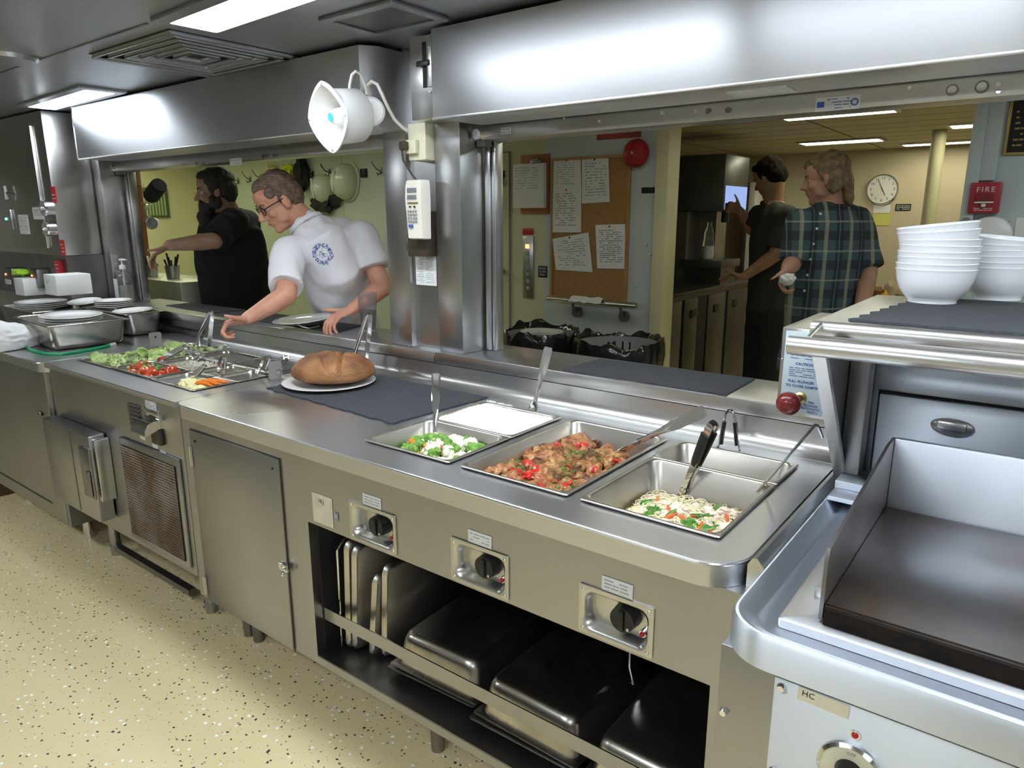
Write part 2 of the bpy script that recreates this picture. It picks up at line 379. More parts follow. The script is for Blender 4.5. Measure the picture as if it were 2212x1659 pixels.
# bracket plates at the left end of each hood
for (x0, x1, y, lb, gx) in ((.035, .150, .66, 'grey slotted bracket plate beside the right hood', .105), (-2.56, -2.45, .64, 'grey slotted bracket plate beside the left hood', -2.5)):
    t = thing('bracket_plate', lb, 'bracket', ((x0 + x1) / 2, y, 1.83))
    MB().box(x0, x1, y, .78, 1.832, 2.09, b=.002).build('plate', 'steel_v', t)
    MB().box(gx - .012, gx + .008, y - .0015, y + .001, 1.93, 2.07).build('slot', 'black_m', t)
    MB().box(gx + .012, gx + .034, y - .008, y - .0004, 1.93, 2.085, b=.002).build('hasp', 'steel', t)
    MB().box(gx - .03, gx + .026, y - .014, y - .0084, 1.995, 2.012, b=.002).build('slide_bar', 'black', t)
    for z in (1.915, 2.05): MB().ell((gx + .022, y - .006, z), (.005, .004, .005), 10, 6).build('bolt', 'chrome', t)

# ceiling things over the galley
def ceiling_light(cx, cy, lx, ly, z, lb, col, st, ang=0, fr=.04, group=None):
    t = thing('ceiling_light', lb, 'light', (0, 0, 0), group)
    m = MB(); hx, hy = lx / 2, ly / 2
    lo = [rrect(hx + fr, hy + fr, .004, z - .0005, 1), rrect(hx + fr, hy + fr, .004, z - .012, 1), rrect(hx, hy, .004, z - .014, 1), rrect(hx, hy, .004, z - .0005, 1)]
    m.loft(lo, closed=True).build('frame', 'steel_ceil' if col == COOL else 'white', t)
    g = mat('diffuser_glow', (.9, .9, .9), .5, emit=col, estr=st)
    MB().box(-hx, hx, -hy, hy, z - .010, z - .004).build('diffuser', g, t)
    t.location = (cx, cy, 0); t.rotation_euler = (0, 0, R_(ang)); return t
ceiling_light(.22, .115, 1.22, .15, 2.10, 'long cool ceiling light nearest the camera, cut off by the top edge', COOL, GALLEY_LAMP, -3)
ceiling_light(1.29, .08, .74, .15, 2.10, 'cool ceiling light just out of view above the bright hood', COOL, GALLEY_LAMP * .6, 0)
ceiling_light(-2.22, .50, .80, .13, 2.10, 'small cool ceiling light far left, against the hood', COOL, GALLEY_LAMP, -3)
ceiling_light(2.36, .03, 1.22, .17, 2.10, 'cool ceiling light above the griddle', COOL, GALLEY_LAMP, 0)
ceiling_light(.9, -1.7, 1.22, .30, 2.10, 'cool ceiling light behind the camera over the cook line', COOL, GALLEY_LAMP * .8, 0)
ceiling_light(-2.4, -1.6, 1.22, .30, 2.10, 'cool ceiling light over the aisle, left of the camera', COOL, GALLEY_LAMP * .8, 0)
ceiling_light(3.2, -1.9, 1.22, .30, 2.10, 'cool ceiling light over the aisle, right of the camera', COOL, GALLEY_LAMP * .8, 0)
# air grille with nested louvre frames, and plain hatch
t = thing('air_grille', 'square ceiling air grille of nested louvres beside the long light', 'vent', (-.80, .37, 2.08))
m = MB()
for k in range(6):
    h0x, h0y = .285 - k * .044, .245 - k * .038
    m.loft([rrect(h0x, h0y, .004, 2.099, 1, (-.80, .385)), rrect(h0x + .004, h0y + .004, .004, 2.084, 1, (-.80, .385)), rrect(h0x - .012, h0y - .010, .004, 2.087, 1, (-.80, .385)), rrect(h0x - .014, h0y - .012, .004, 2.099, 1, (-.80, .385))], closed=True)
m.build('louvre', 'steel_ceil', t); MB().box(-1.09, -.51, .13, .64, 2.0985, 2.0995).build('throat', 'black_m', t)
t = thing('ceiling_hatch', 'plain square hatch in the ceiling above the centre pillar', 'hatch', (.13, .47, 2.08))
MB().loft([rrect(.16, .12, .004, 2.099, 1, (.13, .46)), rrect(.16, .12, .004, 2.088, 1, (.13, .46)), rrect(.13, .09, .004, 2.088, 1, (.13, .46)), rrect(.13, .09, .004, 2.099, 1, (.13, .46))], closed=True).build('frame', 'steel_ceil', t)
MB().box(.0, .26, .37, .55, 2.0935, 2.097).build('panel', 'steel_dark', t)
struct('trim_10', MB().box(-6, -.5, .055, .063, 2.097, 2.10).box(-1.302, -1.29, -3.2, .05, 2.097, 2.10), 'steel_dark')
a = at(10, 122, Z=2.10)
tag(MB().cyl((a.x, a.y, 2.0995), (a.x, a.y, 2.085), .11, .10, n=28).build('ceiling_disc', 'steel_ceil'), 'round steel disc on the ceiling at the far left', 'disc')

# ================================================================ serving ledge
t = thing('serving_ledge', 'long narrow steel serving ledge behind the food counters', 'ledge', (0, .75, .98))
MB().box(-2.6, 4.4, .752, 1.03, 1.0, 1.02, b=.004).build('ledge_top', 'steel_top', t)
MB().box(-2.6, .02, .750, .762, .978, 1.0195, b=.003).box(.024, 4.4, .750, .762, .978, 1.0195, b=.003).build('front_apron', 'steel', t)
m = MB()
for i in range(9): x = -2.2 + i * .42; m.ell((x, .7615, .955), (.004, .003, .004), 8, 6)
MB().box(-2.6, 4.4, .764, .80, .94, .99).build('back_strip', 'steel_dark', t)

# ================================================================ hot counter (steam table)
def deck(m, x0, x1, y0, y1, z, th, holes, rl, rr):
    """flat sheet with holes; front corners rounded by rl (left) and rr (right)"""
    bm = bmesh.new()
    pts = []
    def arc(cx, cy, r, a0, a1, n=8): return [(cx + r * math.cos(a0 + (a1 - a0) * i / n), cy + r * math.sin(a0 + (a1 - a0) * i / n)) for i in range(n + 1)]
    pts += arc(x0 + rl, y0 + rl, rl, math.pi, 1.5 * math.pi) if rl else [(x0, y0)]
    pts += arc(x1 - rr, y0 + rr, rr, 1.5 * math.pi, 2 * math.pi) if rr else [(x1, y0)]
    pts += [(x1, y1), (x0, y1)]
    xs = sorted({x0, x1, x0 + rl, x1 - rr, *[v for h in holes for v in h[:2]]}); ys = sorted({y0, y1, y0 + max(rl, rr), *[v for h in holes for v in h[2:]]})
    def inside(x, y): return any(h[0] < x < h[1] and h[2] < y < h[3] for h in holes)
    vs = []; fs = []; idx = {}
    def V(x, y, zz):
        k = (round(x, 5), round(y, 5), zz)
        if k not in idx: idx[k] = len(vs); vs.append((x, y, zz))
        return idx[k]
    yr = y0 + max(rl, rr)
    for zz, flip in ((z, False), (z - th, True)):
        for i in range(len(xs) - 1):
            for j in range(len(ys) - 1):
                xa, xb, ya, yb = xs[i], xs[i + 1], ys[j], ys[j + 1]
                if inside((xa + xb) / 2, (ya + yb) / 2): continue
                if rl and xb <= x0 + rl + 1e-6 and yb <= yr + 1e-6:
                    p = [V(*q, zz) for q in arc(x0 + rl, y0 + rl, rl, math.pi, 1.5 * math.pi)] + [V(x0 + rl, yr, zz)] + ([V(x0, yr, zz)] if yr > y0 + rl + 1e-6 else [])
                    fs.append(tuple(p if not flip else p[::-1])); continue
                if rr and xa >= x1 - rr - 1e-6 and yb <= yr + 1e-6:
                    p = [V(*q, zz) for q in arc(x1 - rr, y0 + rr, rr, 1.5 * math.pi, 2 * math.pi)] + ([V(x1, yr, zz)] if yr > y0 + rr + 1e-6 else []) + [V(x1 - rr, yr, zz)]
                    fs.append(tuple(p if not flip else p[::-1])); continue
                p = [V(xa, ya, zz), V(xb, ya, zz), V(xb, yb, zz), V(xa, yb, zz)]
                fs.append(tuple(p if not flip else p[::-1]))
    m.add(vs, fs)
    # outer apron
    def wall(path, za, zb, closed):
        n = len(path); b = len(m.v); m.v += [Vector((x, y, za)) for x, y in path] + [Vector((x, y, zb)) for x, y in path]
        for i in range(n if closed else n - 1): j = (i + 1) % n; m.f.append((b + i, b + j, b + n + j, b + n + i))
    return pts, wall
def counter_top(name, x0, x1, y0, y1, holes, rl, rr, parent, m_, apron=.05, lip_r=.006):
    m = MB(); pts, wall = deck(m, x0 + .0, x1, y0, y1, .90, .004, holes, rl, rr)
    wall(pts, .90, .90 - apron, True)
    c = ((x0 + x1) / 2, (y0 + y1) / 2)
    ins = [(p[0] + (.006 if p[0] < c[0] else -.006), p[1] + (.006 if p[1] < c[1] else -.006)) for p in pts]
    b = len(m.v); n = len(pts); m.v += [Vector((x, y, .90 - apron)) for x, y in pts] + [Vector((x, y, .90 - apron)) for x, y in ins]
    for i in range(n): j = (i + 1) % n; m.f.append((b + i, b + j, b + n + j, b + n + i))
    wall(ins, .90 - apron, .894, True)
    ring = [Vector((p[0], p[1], .8955)) for p in pts]
    cc = Vector((*c, .8955)); bead = [p + (cc - p) * (.0035 / max(.3, (cc - p).length)) for p in ring]
    m.tube(bead, .0046, 8, closed=True)
    for h in holes: wall([(h[0], h[2]), (h[1], h[2]), (h[1], h[3]), (h[0], h[3])], .90, .70, True)
    return m.build(name, m_, parent, smooth=30)
def upstand(x0, x1, parent, m_='steel'):
    """coved splash at the back of a counter"""
    prof = [(.70, .9005)]
    for i in range(7): a = R_(90 * i / 6); prof.append((.715 + .035 * math.sin(a), .9005 + .035 * (1 - math.cos(a))))
    prof += [(.7495, .976), (.7605, .978), (.7605, .895), (.70, .895)]
    return MB().prism(prof, 'x', x0, x1).build('splash', m_, parent)

CW = [(-1.551, -1.226), (-1.226, -.901), (-.901, -.576)]; CY0, CY1 = .115, .645
HW = [(.358, .683), (.717, 1.042), (1.072, 1.397)]; HY0, HY1 = .102, .632
g = .012
hot = thing('steam_table', 'steel hot counter in the middle with three dials and an open pan shelf', 'counter', (.49, .36, 0))
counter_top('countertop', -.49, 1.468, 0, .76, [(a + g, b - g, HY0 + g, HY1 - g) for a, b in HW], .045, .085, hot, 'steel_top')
upstand(-.49, 1.468, hot)
# body shell with the open shelf bay
OX0, OX1, OZ0, OZ1 = .192, 1.428, .19, .64
m = MB()
m.box(-.4935, OX0, .02, .74, .165, .8495); m.box(OX0, OX1, .02, .05, OZ1, .662); m.box(OX0, OX1, .02, .05, .746, .8495)
hx_ = [OX0, .402, .558, .779, .929, 1.147, 1.293, OX1]
for i in (0, 2, 4, 6): m.box(hx_[i], hx_[i + 1], .02, .05, .662, .746)
m.box(OX1, 1.4985, .02, .74, .165, .8495)
m.box(OX0, OX1, .02, .74, .165, OZ0); m.box(OX0, OX1, .70, .74, OZ0, .85)
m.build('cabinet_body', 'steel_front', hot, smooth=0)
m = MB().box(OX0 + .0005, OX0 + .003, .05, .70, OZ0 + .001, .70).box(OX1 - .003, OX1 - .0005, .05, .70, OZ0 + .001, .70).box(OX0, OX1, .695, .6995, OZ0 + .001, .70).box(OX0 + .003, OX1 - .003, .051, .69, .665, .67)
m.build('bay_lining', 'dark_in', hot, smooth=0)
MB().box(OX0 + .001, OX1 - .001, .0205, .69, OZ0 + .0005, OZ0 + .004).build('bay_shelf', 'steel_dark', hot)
MB().box(OX0 + .0005, OX1 - .0005, .052, .056, .305, .345).build('guard_rail', 'steel_front', hot)
d = MB().box(-.433, .075, .012, .0195, .155 + .012, .81, b=.002).build('door', 'steel_front', hot)
MB().box(-.436, -.4335, .0185, .0198, .160, .813).box(.0755, .077, .0185, .0198, .160, .813).box(-.436, .077, .0185, .0198, .8105, .8125).build('door_gap', 'brownbox', hot)
for z in (.715, .225):
    m = MB().box(-.447, -.424, .009, .0118, z - .035, z + .035, b=.001)
    m.cyl((-.4345, .008, z - .035), (-.4345, .008, z + .035), .0035, n=8).build('hinge', 'steel', d)
m = MB().box(.045, .085, .003, .0118, .445, .47, b=.002).box(.06, .10, -.002, .004, .452, .462, b=.002); m.ell((.07, 0, .438), (.008, .006, .008), 10, 6).build('latch', 'chrome', d)
for x, z in ((-.40, .775), (.045, .775)): MB().cyl((x, .0118, z), (x, .0105, z), .004, n=10).build('hole_plug', 'black_m', d)
for k, (x0, x1) in enumerate(((.388, .572), (.765, .943), (1.133, 1.307))):
    z0, z1 = .648, .760; xc, zc = (x0 + x1) / 2, (z0 + z1) / 2
    rot = Matrix.Rotation(R_(90), 4, 'X'); T = Matrix.Translation((xc, .0195, zc)) @ rot
    hx, hz = (x1 - x0) / 2, (z1 - z0) / 2
    pr = [(0, 0, .004, 0), (0, 0, .004, .0035), (.008, .008, .022, .0045), (.014, .014, .024, .001), (.020, .020, .022, -.024)]
    lp = [[T @ p for p in rrect(hx - a, hz - b_, r, h, 5)] for a, b_, r, h in pr]
    MB().loft(lp, cap0=False, cap1=True).build('dial_plate', 'steel', hot, smooth=60)
    pl = [o for o in hot.children][-1]
    kx, kz = xc + .018, zc + .008
    kb = MB().cyl((kx, .0432, kz), (kx, .012, kz), .030, .027, n=28)
    kb.box(kx - .006, kx + .006, .006, .0121, kz - .023, kz + .023, b=.003).build('knob', 'black', pl)
    MB().cyl((x1 - .030, .0432, zc - .018), (x1 - .030, .030, zc - .018), .0075, n=14).build('lamp_bezel', 'chrome', pl)
    MB().ell((x1 - .030, .029, zc - .018), (.0055, .006, .0055), 12, 8).build('indicator_lamp', 'redlamp', pl)
    MB().box(kx + .012, kx + .017, .0108, .0119, kz - .020, kz - .014).build('dial_mark', 'peel', pl)
    for sx in (-1, 1):
        for sz in (-1, 1): MB().ell((xc + sx * (hx - .011), .0155, zc + sz * (hz - .011)), (.0045, .003, .0045), 10, 6).build('screw', 'chrome', pl)
    lx = xc + .002; l = MB().box(lx - .036, lx + .036, .0180, .0194, z1 + .002, z1 + .034, b=.001).build('label_plate', 'label', hot)
    scribble(MB(), lx - .030, lx + .030, .0179, z1 + .007, z1 + .030, 3, k, .0022, .12).build('print', 'ink', l)
s = MB().box(.222, .312, .0185, .0194, .652, .742); s = s.build('old_sticker', 'peel', hot)
text('18.J', .018, front((.262, .0183, .722)), 'inkblk', s)
s = MB().box(.318, .336, .0180, .0194, .680, .705, b=.001).build('number_tag', 'ink', hot); text('82', .011, front((.327, .0179, .692)), 'label', s)
MB().cyl((-.30, .12, .165), (-.30, .12, 0), .025, .02, n=14).build('foot', 'steel_dark', hot)
for p in ((-.30, .62), (.6, .12), (.6, .62), (1.3, .12), (1.3, .62), (-.36, .12)): MB().cyl((*p, .165), (*p, 0), .025, .02, n=14).build('foot', 'steel_dark', hot)
cm_ = at(566, 876, Z=.9)
MB().cyl((cm_.x, cm_.y, .9001), (cm_.x, cm_.y, .9012), .105, n=56).build('round_mark', 'steel', hot)  # thin steel disc drawing a faint circle on the counter
# pipes and valve in the bay
t = thing('drain_valve', 'dark drain pipe with a side valve inside the open bay', 'valve', (.66, .5, .4))
MB().tube([(.62, .45, .655), (.62, .45, .52), (.56, .42, .45), (.55, .40, .40)], .017, 12).build('pipe', 'steel_dark', t)
MB().tube([(.62, .45, .53), (.70, .43, .56), (.74, .42, .58)], .011, 10).build('branch', 'steel_dark', t)
MB().ell((.66, .44, .545), (.024, .02, .024), 14, 8).build('valve_body', 'steel_dark', t)
a = at(1358, 1418, Y=.30)
t = thing('hook_rod', 'bent bright steel rod hanging in the bay above the right pan', 'rod', (a.x, a.y, .5))
b1, b2 = at(1360, 1440, Y=.30), at(1368, 1478, Y=.30)
MB().tube([(a.x, .30, .66), tuple(b1), tuple(b2), tuple(b2 + Vector((-.012, 0, .003)))], .004, 8).build('rod', 'chrome', t)

# gap strip between hot counter and griddle
t = thing('gap_strip', 'narrow peaked steel strip bridging hot counter and griddle', 'strip', (1.485, .3, .8))
MB().prism([(1.469, .893), (1.476, .906), (1.485, .909), (1.4985, .893), (1.4985, .83), (1.469, .83)], 'y', .055, .70).build('cap', 'steel', t)

# ================================================================ cold counter
cold = thing('cold_counter', 'steel cold counter left of the hot counter with mesh vent and insulated door', 'counter', (-1.05, .36, 0))
counter_top('countertop', -1.600, -.492, .002, .76, [(a + g, b - g, CY0 + g, CY1 - g) for a, b in CW], 0, 0, cold, 'steel_top', apron=.02)
upstand(-1.600, -.492, cold)
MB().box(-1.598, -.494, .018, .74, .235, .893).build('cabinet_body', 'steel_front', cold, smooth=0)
MB().box(-1.598, -1.2, .0185, .019, .3, .8).build('seam', 'steel_dark', cold)
d = MB().box(-1.575, -1.115, -.048, .0145, .300, .668, b=.006).build('insulated_door', 'steel_front', cold)
MB().box(-1.30, -1.292, -.0495, -.0485, .31, .66).build('door_seam', 'steel_dark', d)
MB().box(-1.195, -1.10, -.062, -.0485, .405, .62, b=.008).box(-1.13, -1.10, -.072, -.063, .42, .53, b=.006).build('latch_handle', 'steel_dark', d)
MB().box(-1.1145, -1.085, -.04, .0175, .395, .655, b=.004).build('latch_keeper', 'steel', d)
MB().box(-.975, -.525, .008, .0175, .262, .682, b=.003).build('vent_frame', 'steel_front', cold)
vf = cold.children[-1]
m = MB().box(-.957, -.548, .0045, .0078, .285, .652)
MBm = MB()
for i in range(38): x = -.955 + i * .01085; MBm.cyl((x, .003, .285), (x, .003, .652), .0016, n=5)
for i in range(34): z = .287 + i * .0110; MBm.cyl((-.957, .0022, z), (-.548, .0022, z), .0016, n=5)
m.build('filter_backing', 'black_m', vf); MBm.build('wire_mesh', 'rust', vf)
# louvre slots, labels and hooded thermostat
m = MB()
for i in range(6): z = .745 + i * .0155; m.box(-.878, -.785, .0155, .0178, z, z + .006, b=.001)
m.build('louvre_slot', 'black_m', cold)
m = MB()
for i in range(6): z = .752 + i * .0155; m.box(-.88, -.783, .011, .0178, z, z + .003)
m.build('louvre_lip', 'steel_front', cold)
hd = MB(); a0 = [( .0178, .800), (-.004, .806), (-.028, .798), (-.040, .778), (-.042, .757), (-.036, .757), (.0178, .774)]
hd.prism(a0, 'x', -.745, -.640).build('thermostat_hood', 'chrome', cold)
MB().box(-.742, -.640, .012, .0178, .80, .838, b=.001).build('hinge_plate', 'chrome', cold)
MB().box(-.700, -.632, .006, .0178, .712, .770, b=.002).build('thermostat', 'brownbox', cold)
l = MB().box(-.735, -.655, .0160, .0177, .838, .868, b=.0005).build('label_plate', 'label', cold); scribble(MB(), -.73, -.66, .0159, .842, .866, 4, 9, .002).build('print', 'ink', l)
for x, z in ((-.79, .712), (-.70, .695), (-.645, .683)): MB().box(x - .02, x + .02, .0165, .0177, z - .007, z + .007).build('small_label', 'label', cold)
for x, y in ((-1.43, .12), (-1.40, .62), (-.62, .12), (-.62, .62)):
    MB().cyl((x, y, .235), (x, y, .05), .022, n=14).cyl((x, y, .05), (x, y, 0), .026, .022, n=14).build('leg', 'steel_front', cold)
MB().box(-1.40, -.75, .10, .13, .03, .055).build('pipe_guard', 'steel_dark', cold)
for (px, py, lb, dx) in ((172, 752, 'small steel hinge tab at the left end of the cold counter', 0), (600, 815, 'small steel tab with a ring at the right end of the cold counter', 1)):
    p = at(px, py, Z=.9)
    if dx: p = Vector((-.530, .43, .9))
    else: p = Vector((-1.615, .50, .9))
    t = thing('hinge_tab', lb, 'tab', p)
    T = Matrix.Translation(p + Vector((0, 0, .034))) @ Matrix.Rotation(R_(90), 4, 'Y') @ Matrix.Rotation(R_(90), 4, 'Z')
    MB().loft([[T @ q for q in rrect(.030, .034, .010, z, 4)] for z in (-.0015, .0015)]).build('tab', 'label_steel', t)
    if dx: MB().tube([p + Vector((.008, .012 + .011 * math.cos(a), .03 + .011 * math.sin(a))) for a in [2 * math.pi * i / 16 for i in range(16)]], .003, 8, closed=True).build('ring', 'chrome', t)
    else: MB().cyl(p + Vector((.0016, 0, .045)), p + Vector((.003, 0, .045)), .005, n=10).build('hole', 'black_m', t)

# ================================================================ left counter
lc = thing('side_counter', 'steel counter at the far left carrying the deep pans of plates', 'counter', (-2.6, .36, 0))
counter_top('countertop', -4.2, -1.605, -.012, .78, [], 0, .05, lc, 'steel_top', apron=.045)
MB().box(-2.62, -1.601, .012, .74, .125, .854).build('cabinet_body', 'steel_front', lc, smooth=0)
MB().box(-2.60, -1.80, .0075, .0118, .19, .195).build('seam', 'steel_dark', lc)
MB().box(-1.640, -1.632, .006, .0118, .13, .852).build('corner_strip', 'steel', lc)
MB().ell((-1.76, .006, .64), (.02, .006, .012), 8, 6).build('dent', 'steel_dark', lc)
for x, y in ((-2.45, .12), (-2.45, .6), (-1.72, .12), (-1.72, .6)): MB().cyl((x, y, .125), (x, y, 0), .02, .024, n=14).build('foot', 'chrome', lc)
tag(MB().box(-3.5, -2.66, .03, .72, .003, .30, b=.005).build('floor_box', mat('brown_box', (.10, .05, .03), .6, var=.2)), 'dark brown box on the floor beyond the side counter', 'box')
# ================================================================ griddle stand
gr = thing('griddle_stand', 'bright steel griddle at the right edge with a dark cooking plate', 'griddle', (2.3, .3, 0))
x0, x1, y0, y1 = 1.5, 3.6, -.172, .76
def rl(ins, z, r):
    cx_, cy_ = (x0 + x1) / 2, (y0 + y1) / 2
    return rrect((x1 - x0) / 2 - ins, (y1 - y0) / 2 - ins, r, z, 8, (cx_, cy_))
MB().loft([rl(0.012, .845, .07), rl(0, .845, .08), rl(0, .893, .08), rl(.004, .901, .078), rl(.010, .902, .074), rl(.034, .886, .055), rl(.040, .8845, .05)], cap0=False, cap1=True).build('countertop', 'panel_bright', gr, smooth=50)
MB().box(1.4995, 3.58, -.142, .74, .10, .8448, b=.002).build('stand_body', 'steel_front', gr)
MB().loft([rrect(1.0, .30, .004, .885, 1, (2.573, .195)), rrect(1.0, .30, .004, .899, 1, (2.573, .195)), rrect(.996, .296, .004, .9015, 1, (2.573, .195)), rrect(.94, .245, .004, .9, 1, (2.573, .205)), rrect(.935, .24, .004, .892, 1, (2.573, .205))], cap0=False, cap1=True).build('top_frame', 'steel_top', gr)
MB().box(1.632, 3.4, -.075, .405, .885, .930, b=.002).build('griddle_plate', 'griddle', gr)
m = MB(); rd = random.Random(4); top = []; bot = []
for i in range(60):
    x = 1.634 + i * .03; top.append((x, .928)); bot.append((x, .894 + .010 * noise.noise(Vector((i * .35, 2, 0)))))
m.prism(top + bot[::-1], 'y', -.0835, -.0755).build('baked_grease', 'grease', gr, smooth=0)
MB().box(1.6325, 3.38, -.0752, -.070, .9302, .9308).build('grease_edge', 'grease', gr)
bt = [(1.634 + i * .03, .8905 + .006 * noise.noise(Vector((i * .35, 5, 0)))) for i in range(60)]
MB().prism([(x, z + .008) for x, z in bt] + bt[::-1], 'y', -.0842, -.0836).build('brown_drips', mat('brown_grease', (.16, .06, .02), .5, var=.5, vscale=60), gr, smooth=0)
pts = [at(px, py, X=1.628) for px, py in ((1775, 1308), (1783, 1215), (1790, 1185), (1928, 950))]
pl = [(p.y, p.z) for p in pts]; pl = [(-.078, .905), (-.078, pl[1][1] - .002), (-.070, pl[2][1]), (.355, 1.075), (.42, 1.075), (.42, .905)]
MB().prism(pl, 'x', 1.6255, 1.6312).build('side_splash', 'steel_dark', gr)  # darker steel puts the dark reflection of this face into its colour
MB().box(1.6315, 3.4, .408, .424, .9, 1.076, b=.003).build('back_splash', 'panel_bright', gr)
MB().box(1.600, 1.6252, -.005, .34, .9, .918, b=.002).build('splash_bracket', 'steel', gr)
# front control panel
fy = -.143
tl = at(1673, 1460, Y=fy - .006)
MB().box(tl.x, 3.4, fy - .006, fy, .30, tl.z, b=.002).build('control_panel', 'panel_bright', gr)
cp = gr.children[-1]
for x, z in ((tl.x + .012, tl.z - .014), (1.512, at(1567, 1539, Y=fy).z), (tl.x + .012, tl.z - .165)): MB().cyl((x, fy - (.0065 if x > 1.53 else -.0008), z), (x, fy - (.013 if x > 1.53 else .006), z), .0075, .005, n=12).build('screw', 'chrome', cp)
p = at(1838, 1657, Y=fy); kx, kz = p.x, p.z
MB().lathe([(.0, -.004), (.040, -.004), (.044, 0), (.044, .004), (.041, .008), (.036, .006), (0, .006)], (kx, fy - .006, kz), 36, mtx=Matrix.Rotation(R_(90), 3, 'X')).build('dial_ring', 'cream_pl', cp)
dr = cp.children[-1]
MB().lathe([(.0455, -.002), (.0455, .006), (.041, .010), (.0408, .004)], (kx, fy - .006, kz), 36, mtx=Matrix.Rotation(R_(90), 3, 'X')).build('dial_bezel', 'chrome', cp)
MB().cyl((kx, fy - .0121, kz), (kx, fy - .030, kz), .020, .017, n=24).box(kx - .005, kx + .005, fy - .040, fy - .029, kz - .018, kz + .018, b=.003).build('dial_knob', 'black', cp)
text('OFF', .007, front((kx, fy - .0123, kz + .030)), 'ink', cp)
text('250', .006, front((kx + .031, fy - .0123, kz + .012)), 'ink', cp)
p = at(1848, 1586, Y=fy - .006)
MB().cyl(p, p + Vector((0, -.003, 0)), .007, n=14).build('lamp_bezel', 'chrome', cp)
MB().ell(p + Vector((0, -.003, 0)), (.005, .004, .005), 10, 8).build('indicator_lamp', 'redlamp', cp)
a, b_ = at(1713, 1489, Y=fy - .0065), at(1848, 1530, Y=fy - .0065)
T = Matrix.Translation(((a.x + b_.x) / 2, fy - .0065, (a.z + b_.z) / 2 - .006)) @ Matrix.Rotation(R_(1.5), 4, 'Y')
s = MB().box(-.036, .036, -.0008, 0, -.011, .011, b=.0003, mtx=T).build('worn_badge', 'peel', cp)
text('HC', .013, T @ Matrix.Translation((-.021, -.0010, .002)) @ FACE_F, 'inkblk', s)

# ================================================================ overshelf behind the griddle
ov = thing('overshelf', 'bright steel shelf unit behind the griddle with round front bars and panel door', 'shelf', (2.3, .6, .9))
MB().box(1.458, 3.5, .385, 1.02, 1.283, 1.3035, b=.003).build('shelf_top', 'steel_top', ov)
MB().cyl((1.458, .383, 1.289), (3.5, .383, 1.289), .0165, n=24).box(1.458, 3.5, .372, .39, 1.262, 1.28, b=.002).build('rolled_edge', 'steel', ov)
MB().cyl((1.442, .285, 1.266), (3.5, .285, 1.266), .0185, n=28).build('front_rail', 'steel', ov)
MB().tube([(1.478, .285, 1.284), (1.478, .37, 1.300)], .004, 8).build('rail_arm', 'steel', ov)
MB().prism([(.285, 1.25), (.60, 1.262), (.66, 1.262), (.66, .905), (.60, .895)], 'x', 1.4985, 1.5015).build('side_gusset', 'steel_dark', ov)
MB().prism([(.277, 1.25), (.297, 1.25), (.612, .895), (.596, .892)], 'x', 1.490, 1.515).build('gusset_flange', 'steel', ov)
MB().box(1.503, 1.545, .56, .62, .93, 1.262, b=.002).build('corner_post', 'steel_dark', ov)
MB().box(1.512, 3.5, .622, .75, .905, 1.283, b=.003).build('back_panel', 'panel_bright', ov)
MB().box(1.535, 3.4, .6205, .6218, 1.196, 1.218).build('long_slot', 'black_m', ov)
MB().box(1.545, 3.4, .606, .6204, 1.187, 1.205, b=.004).build('slot_lip', 'panel_bright', ov)
d = MB().box(1.562, 2.25, .606, .6212, .935, 1.120, b=.003).build('panel_door', 'panel_bright', ov)
MB().box(1.5575, 1.5615, .619, .6216, .932, 1.126).box(1.5575, 2.26, .619, .6216, 1.1205, 1.126).build('door_gap', 'black_m', ov)
p = at(2057, 920, Y=.605)
h = MB()
h.loft([[Vector((p.x + c * math.cos(a), y, p.z + e * math.sin(a) * (1 if math.sin(a) < 0 else .8))) for a in [2 * math.pi * i / 24 for i in range(24)]] for c, e, y in ((.037, .019, .6055), (.041, .022, .601), (.040, .021, .594), (.030, .014, .590))], caps=True)
h.build('door_handle', 'steel_dark', d)
MB().box(p.x - .028, p.x + .028, .586, .594, p.z - .006, p.z + .012, b=.004).build('handle_grip', 'steel', d)
MB().box(1.51, 3.4, .44, .60, .902, .912, b=.002).box(1.51, 3.4, .50, .61, .912, .93, b=.002).build('back_step', 'panel_bright', ov)

# damper control box
db = thing('damper_box', 'damper control box with a blue lettered plate on the overshelf side', 'control box', (1.39, .62, 1.04))
MB().box(1.336, 1.452, .60, .93, 1.038, 1.254, b=.003).build('box_body', 'steel', db)
s = MB().box(1.345, 1.444, .5978, .5996, 1.046, 1.246, b=.0005).build('lettered_plate', 'bluelabel', db)
text('CAUTION', .0090, front((1.394, .5974, 1.168)), 'inkblue', s, bold=.01)
text('DAMPER CONTROL', .0058, front((1.394, .5974, 1.214)), 'inkblue', s)
text('PULL PLUNGER', .0090, front((1.390, .5974, 1.124)), 'inkblue', s, bold=.01)
text('TO CLOSE DAMPER', .0090, front((1.394, .5974, 1.113)), 'inkblue', s, bold=.01)
text('FIRE', .0075, front((1.418, .5974, 1.076)), 'inkblue', s); text('PLUNGER', .0075, front((1.418, .5974, 1.068)), 'inkblue', s); text('AUTOMATIC', .0075, front((1.418, .5974, 1.060)), 'inkblue', s); text('RESETS', .0075, front((1.422, .5974, 1.052)), 'inkblue', s)
scribble(MB(), 1.36, 1.43, .5976, 1.135, 1.160, 5, 4, .0013, .1).build('print', 'inkblue', s)
scribble(MB(), 1.36, 1.43, .5976, 1.178, 1.206, 4, 8, .0012, .1).build('print', 'inkblue', s)
for x, z in ((1.341, 1.175), (1.4475, 1.08), (1.4475, 1.056)): MB().ell((x, .5985, z), (.003, .003, .003), 8, 6).build('screw', 'chrome', db)
p = at(1703, 872, Y=.545)
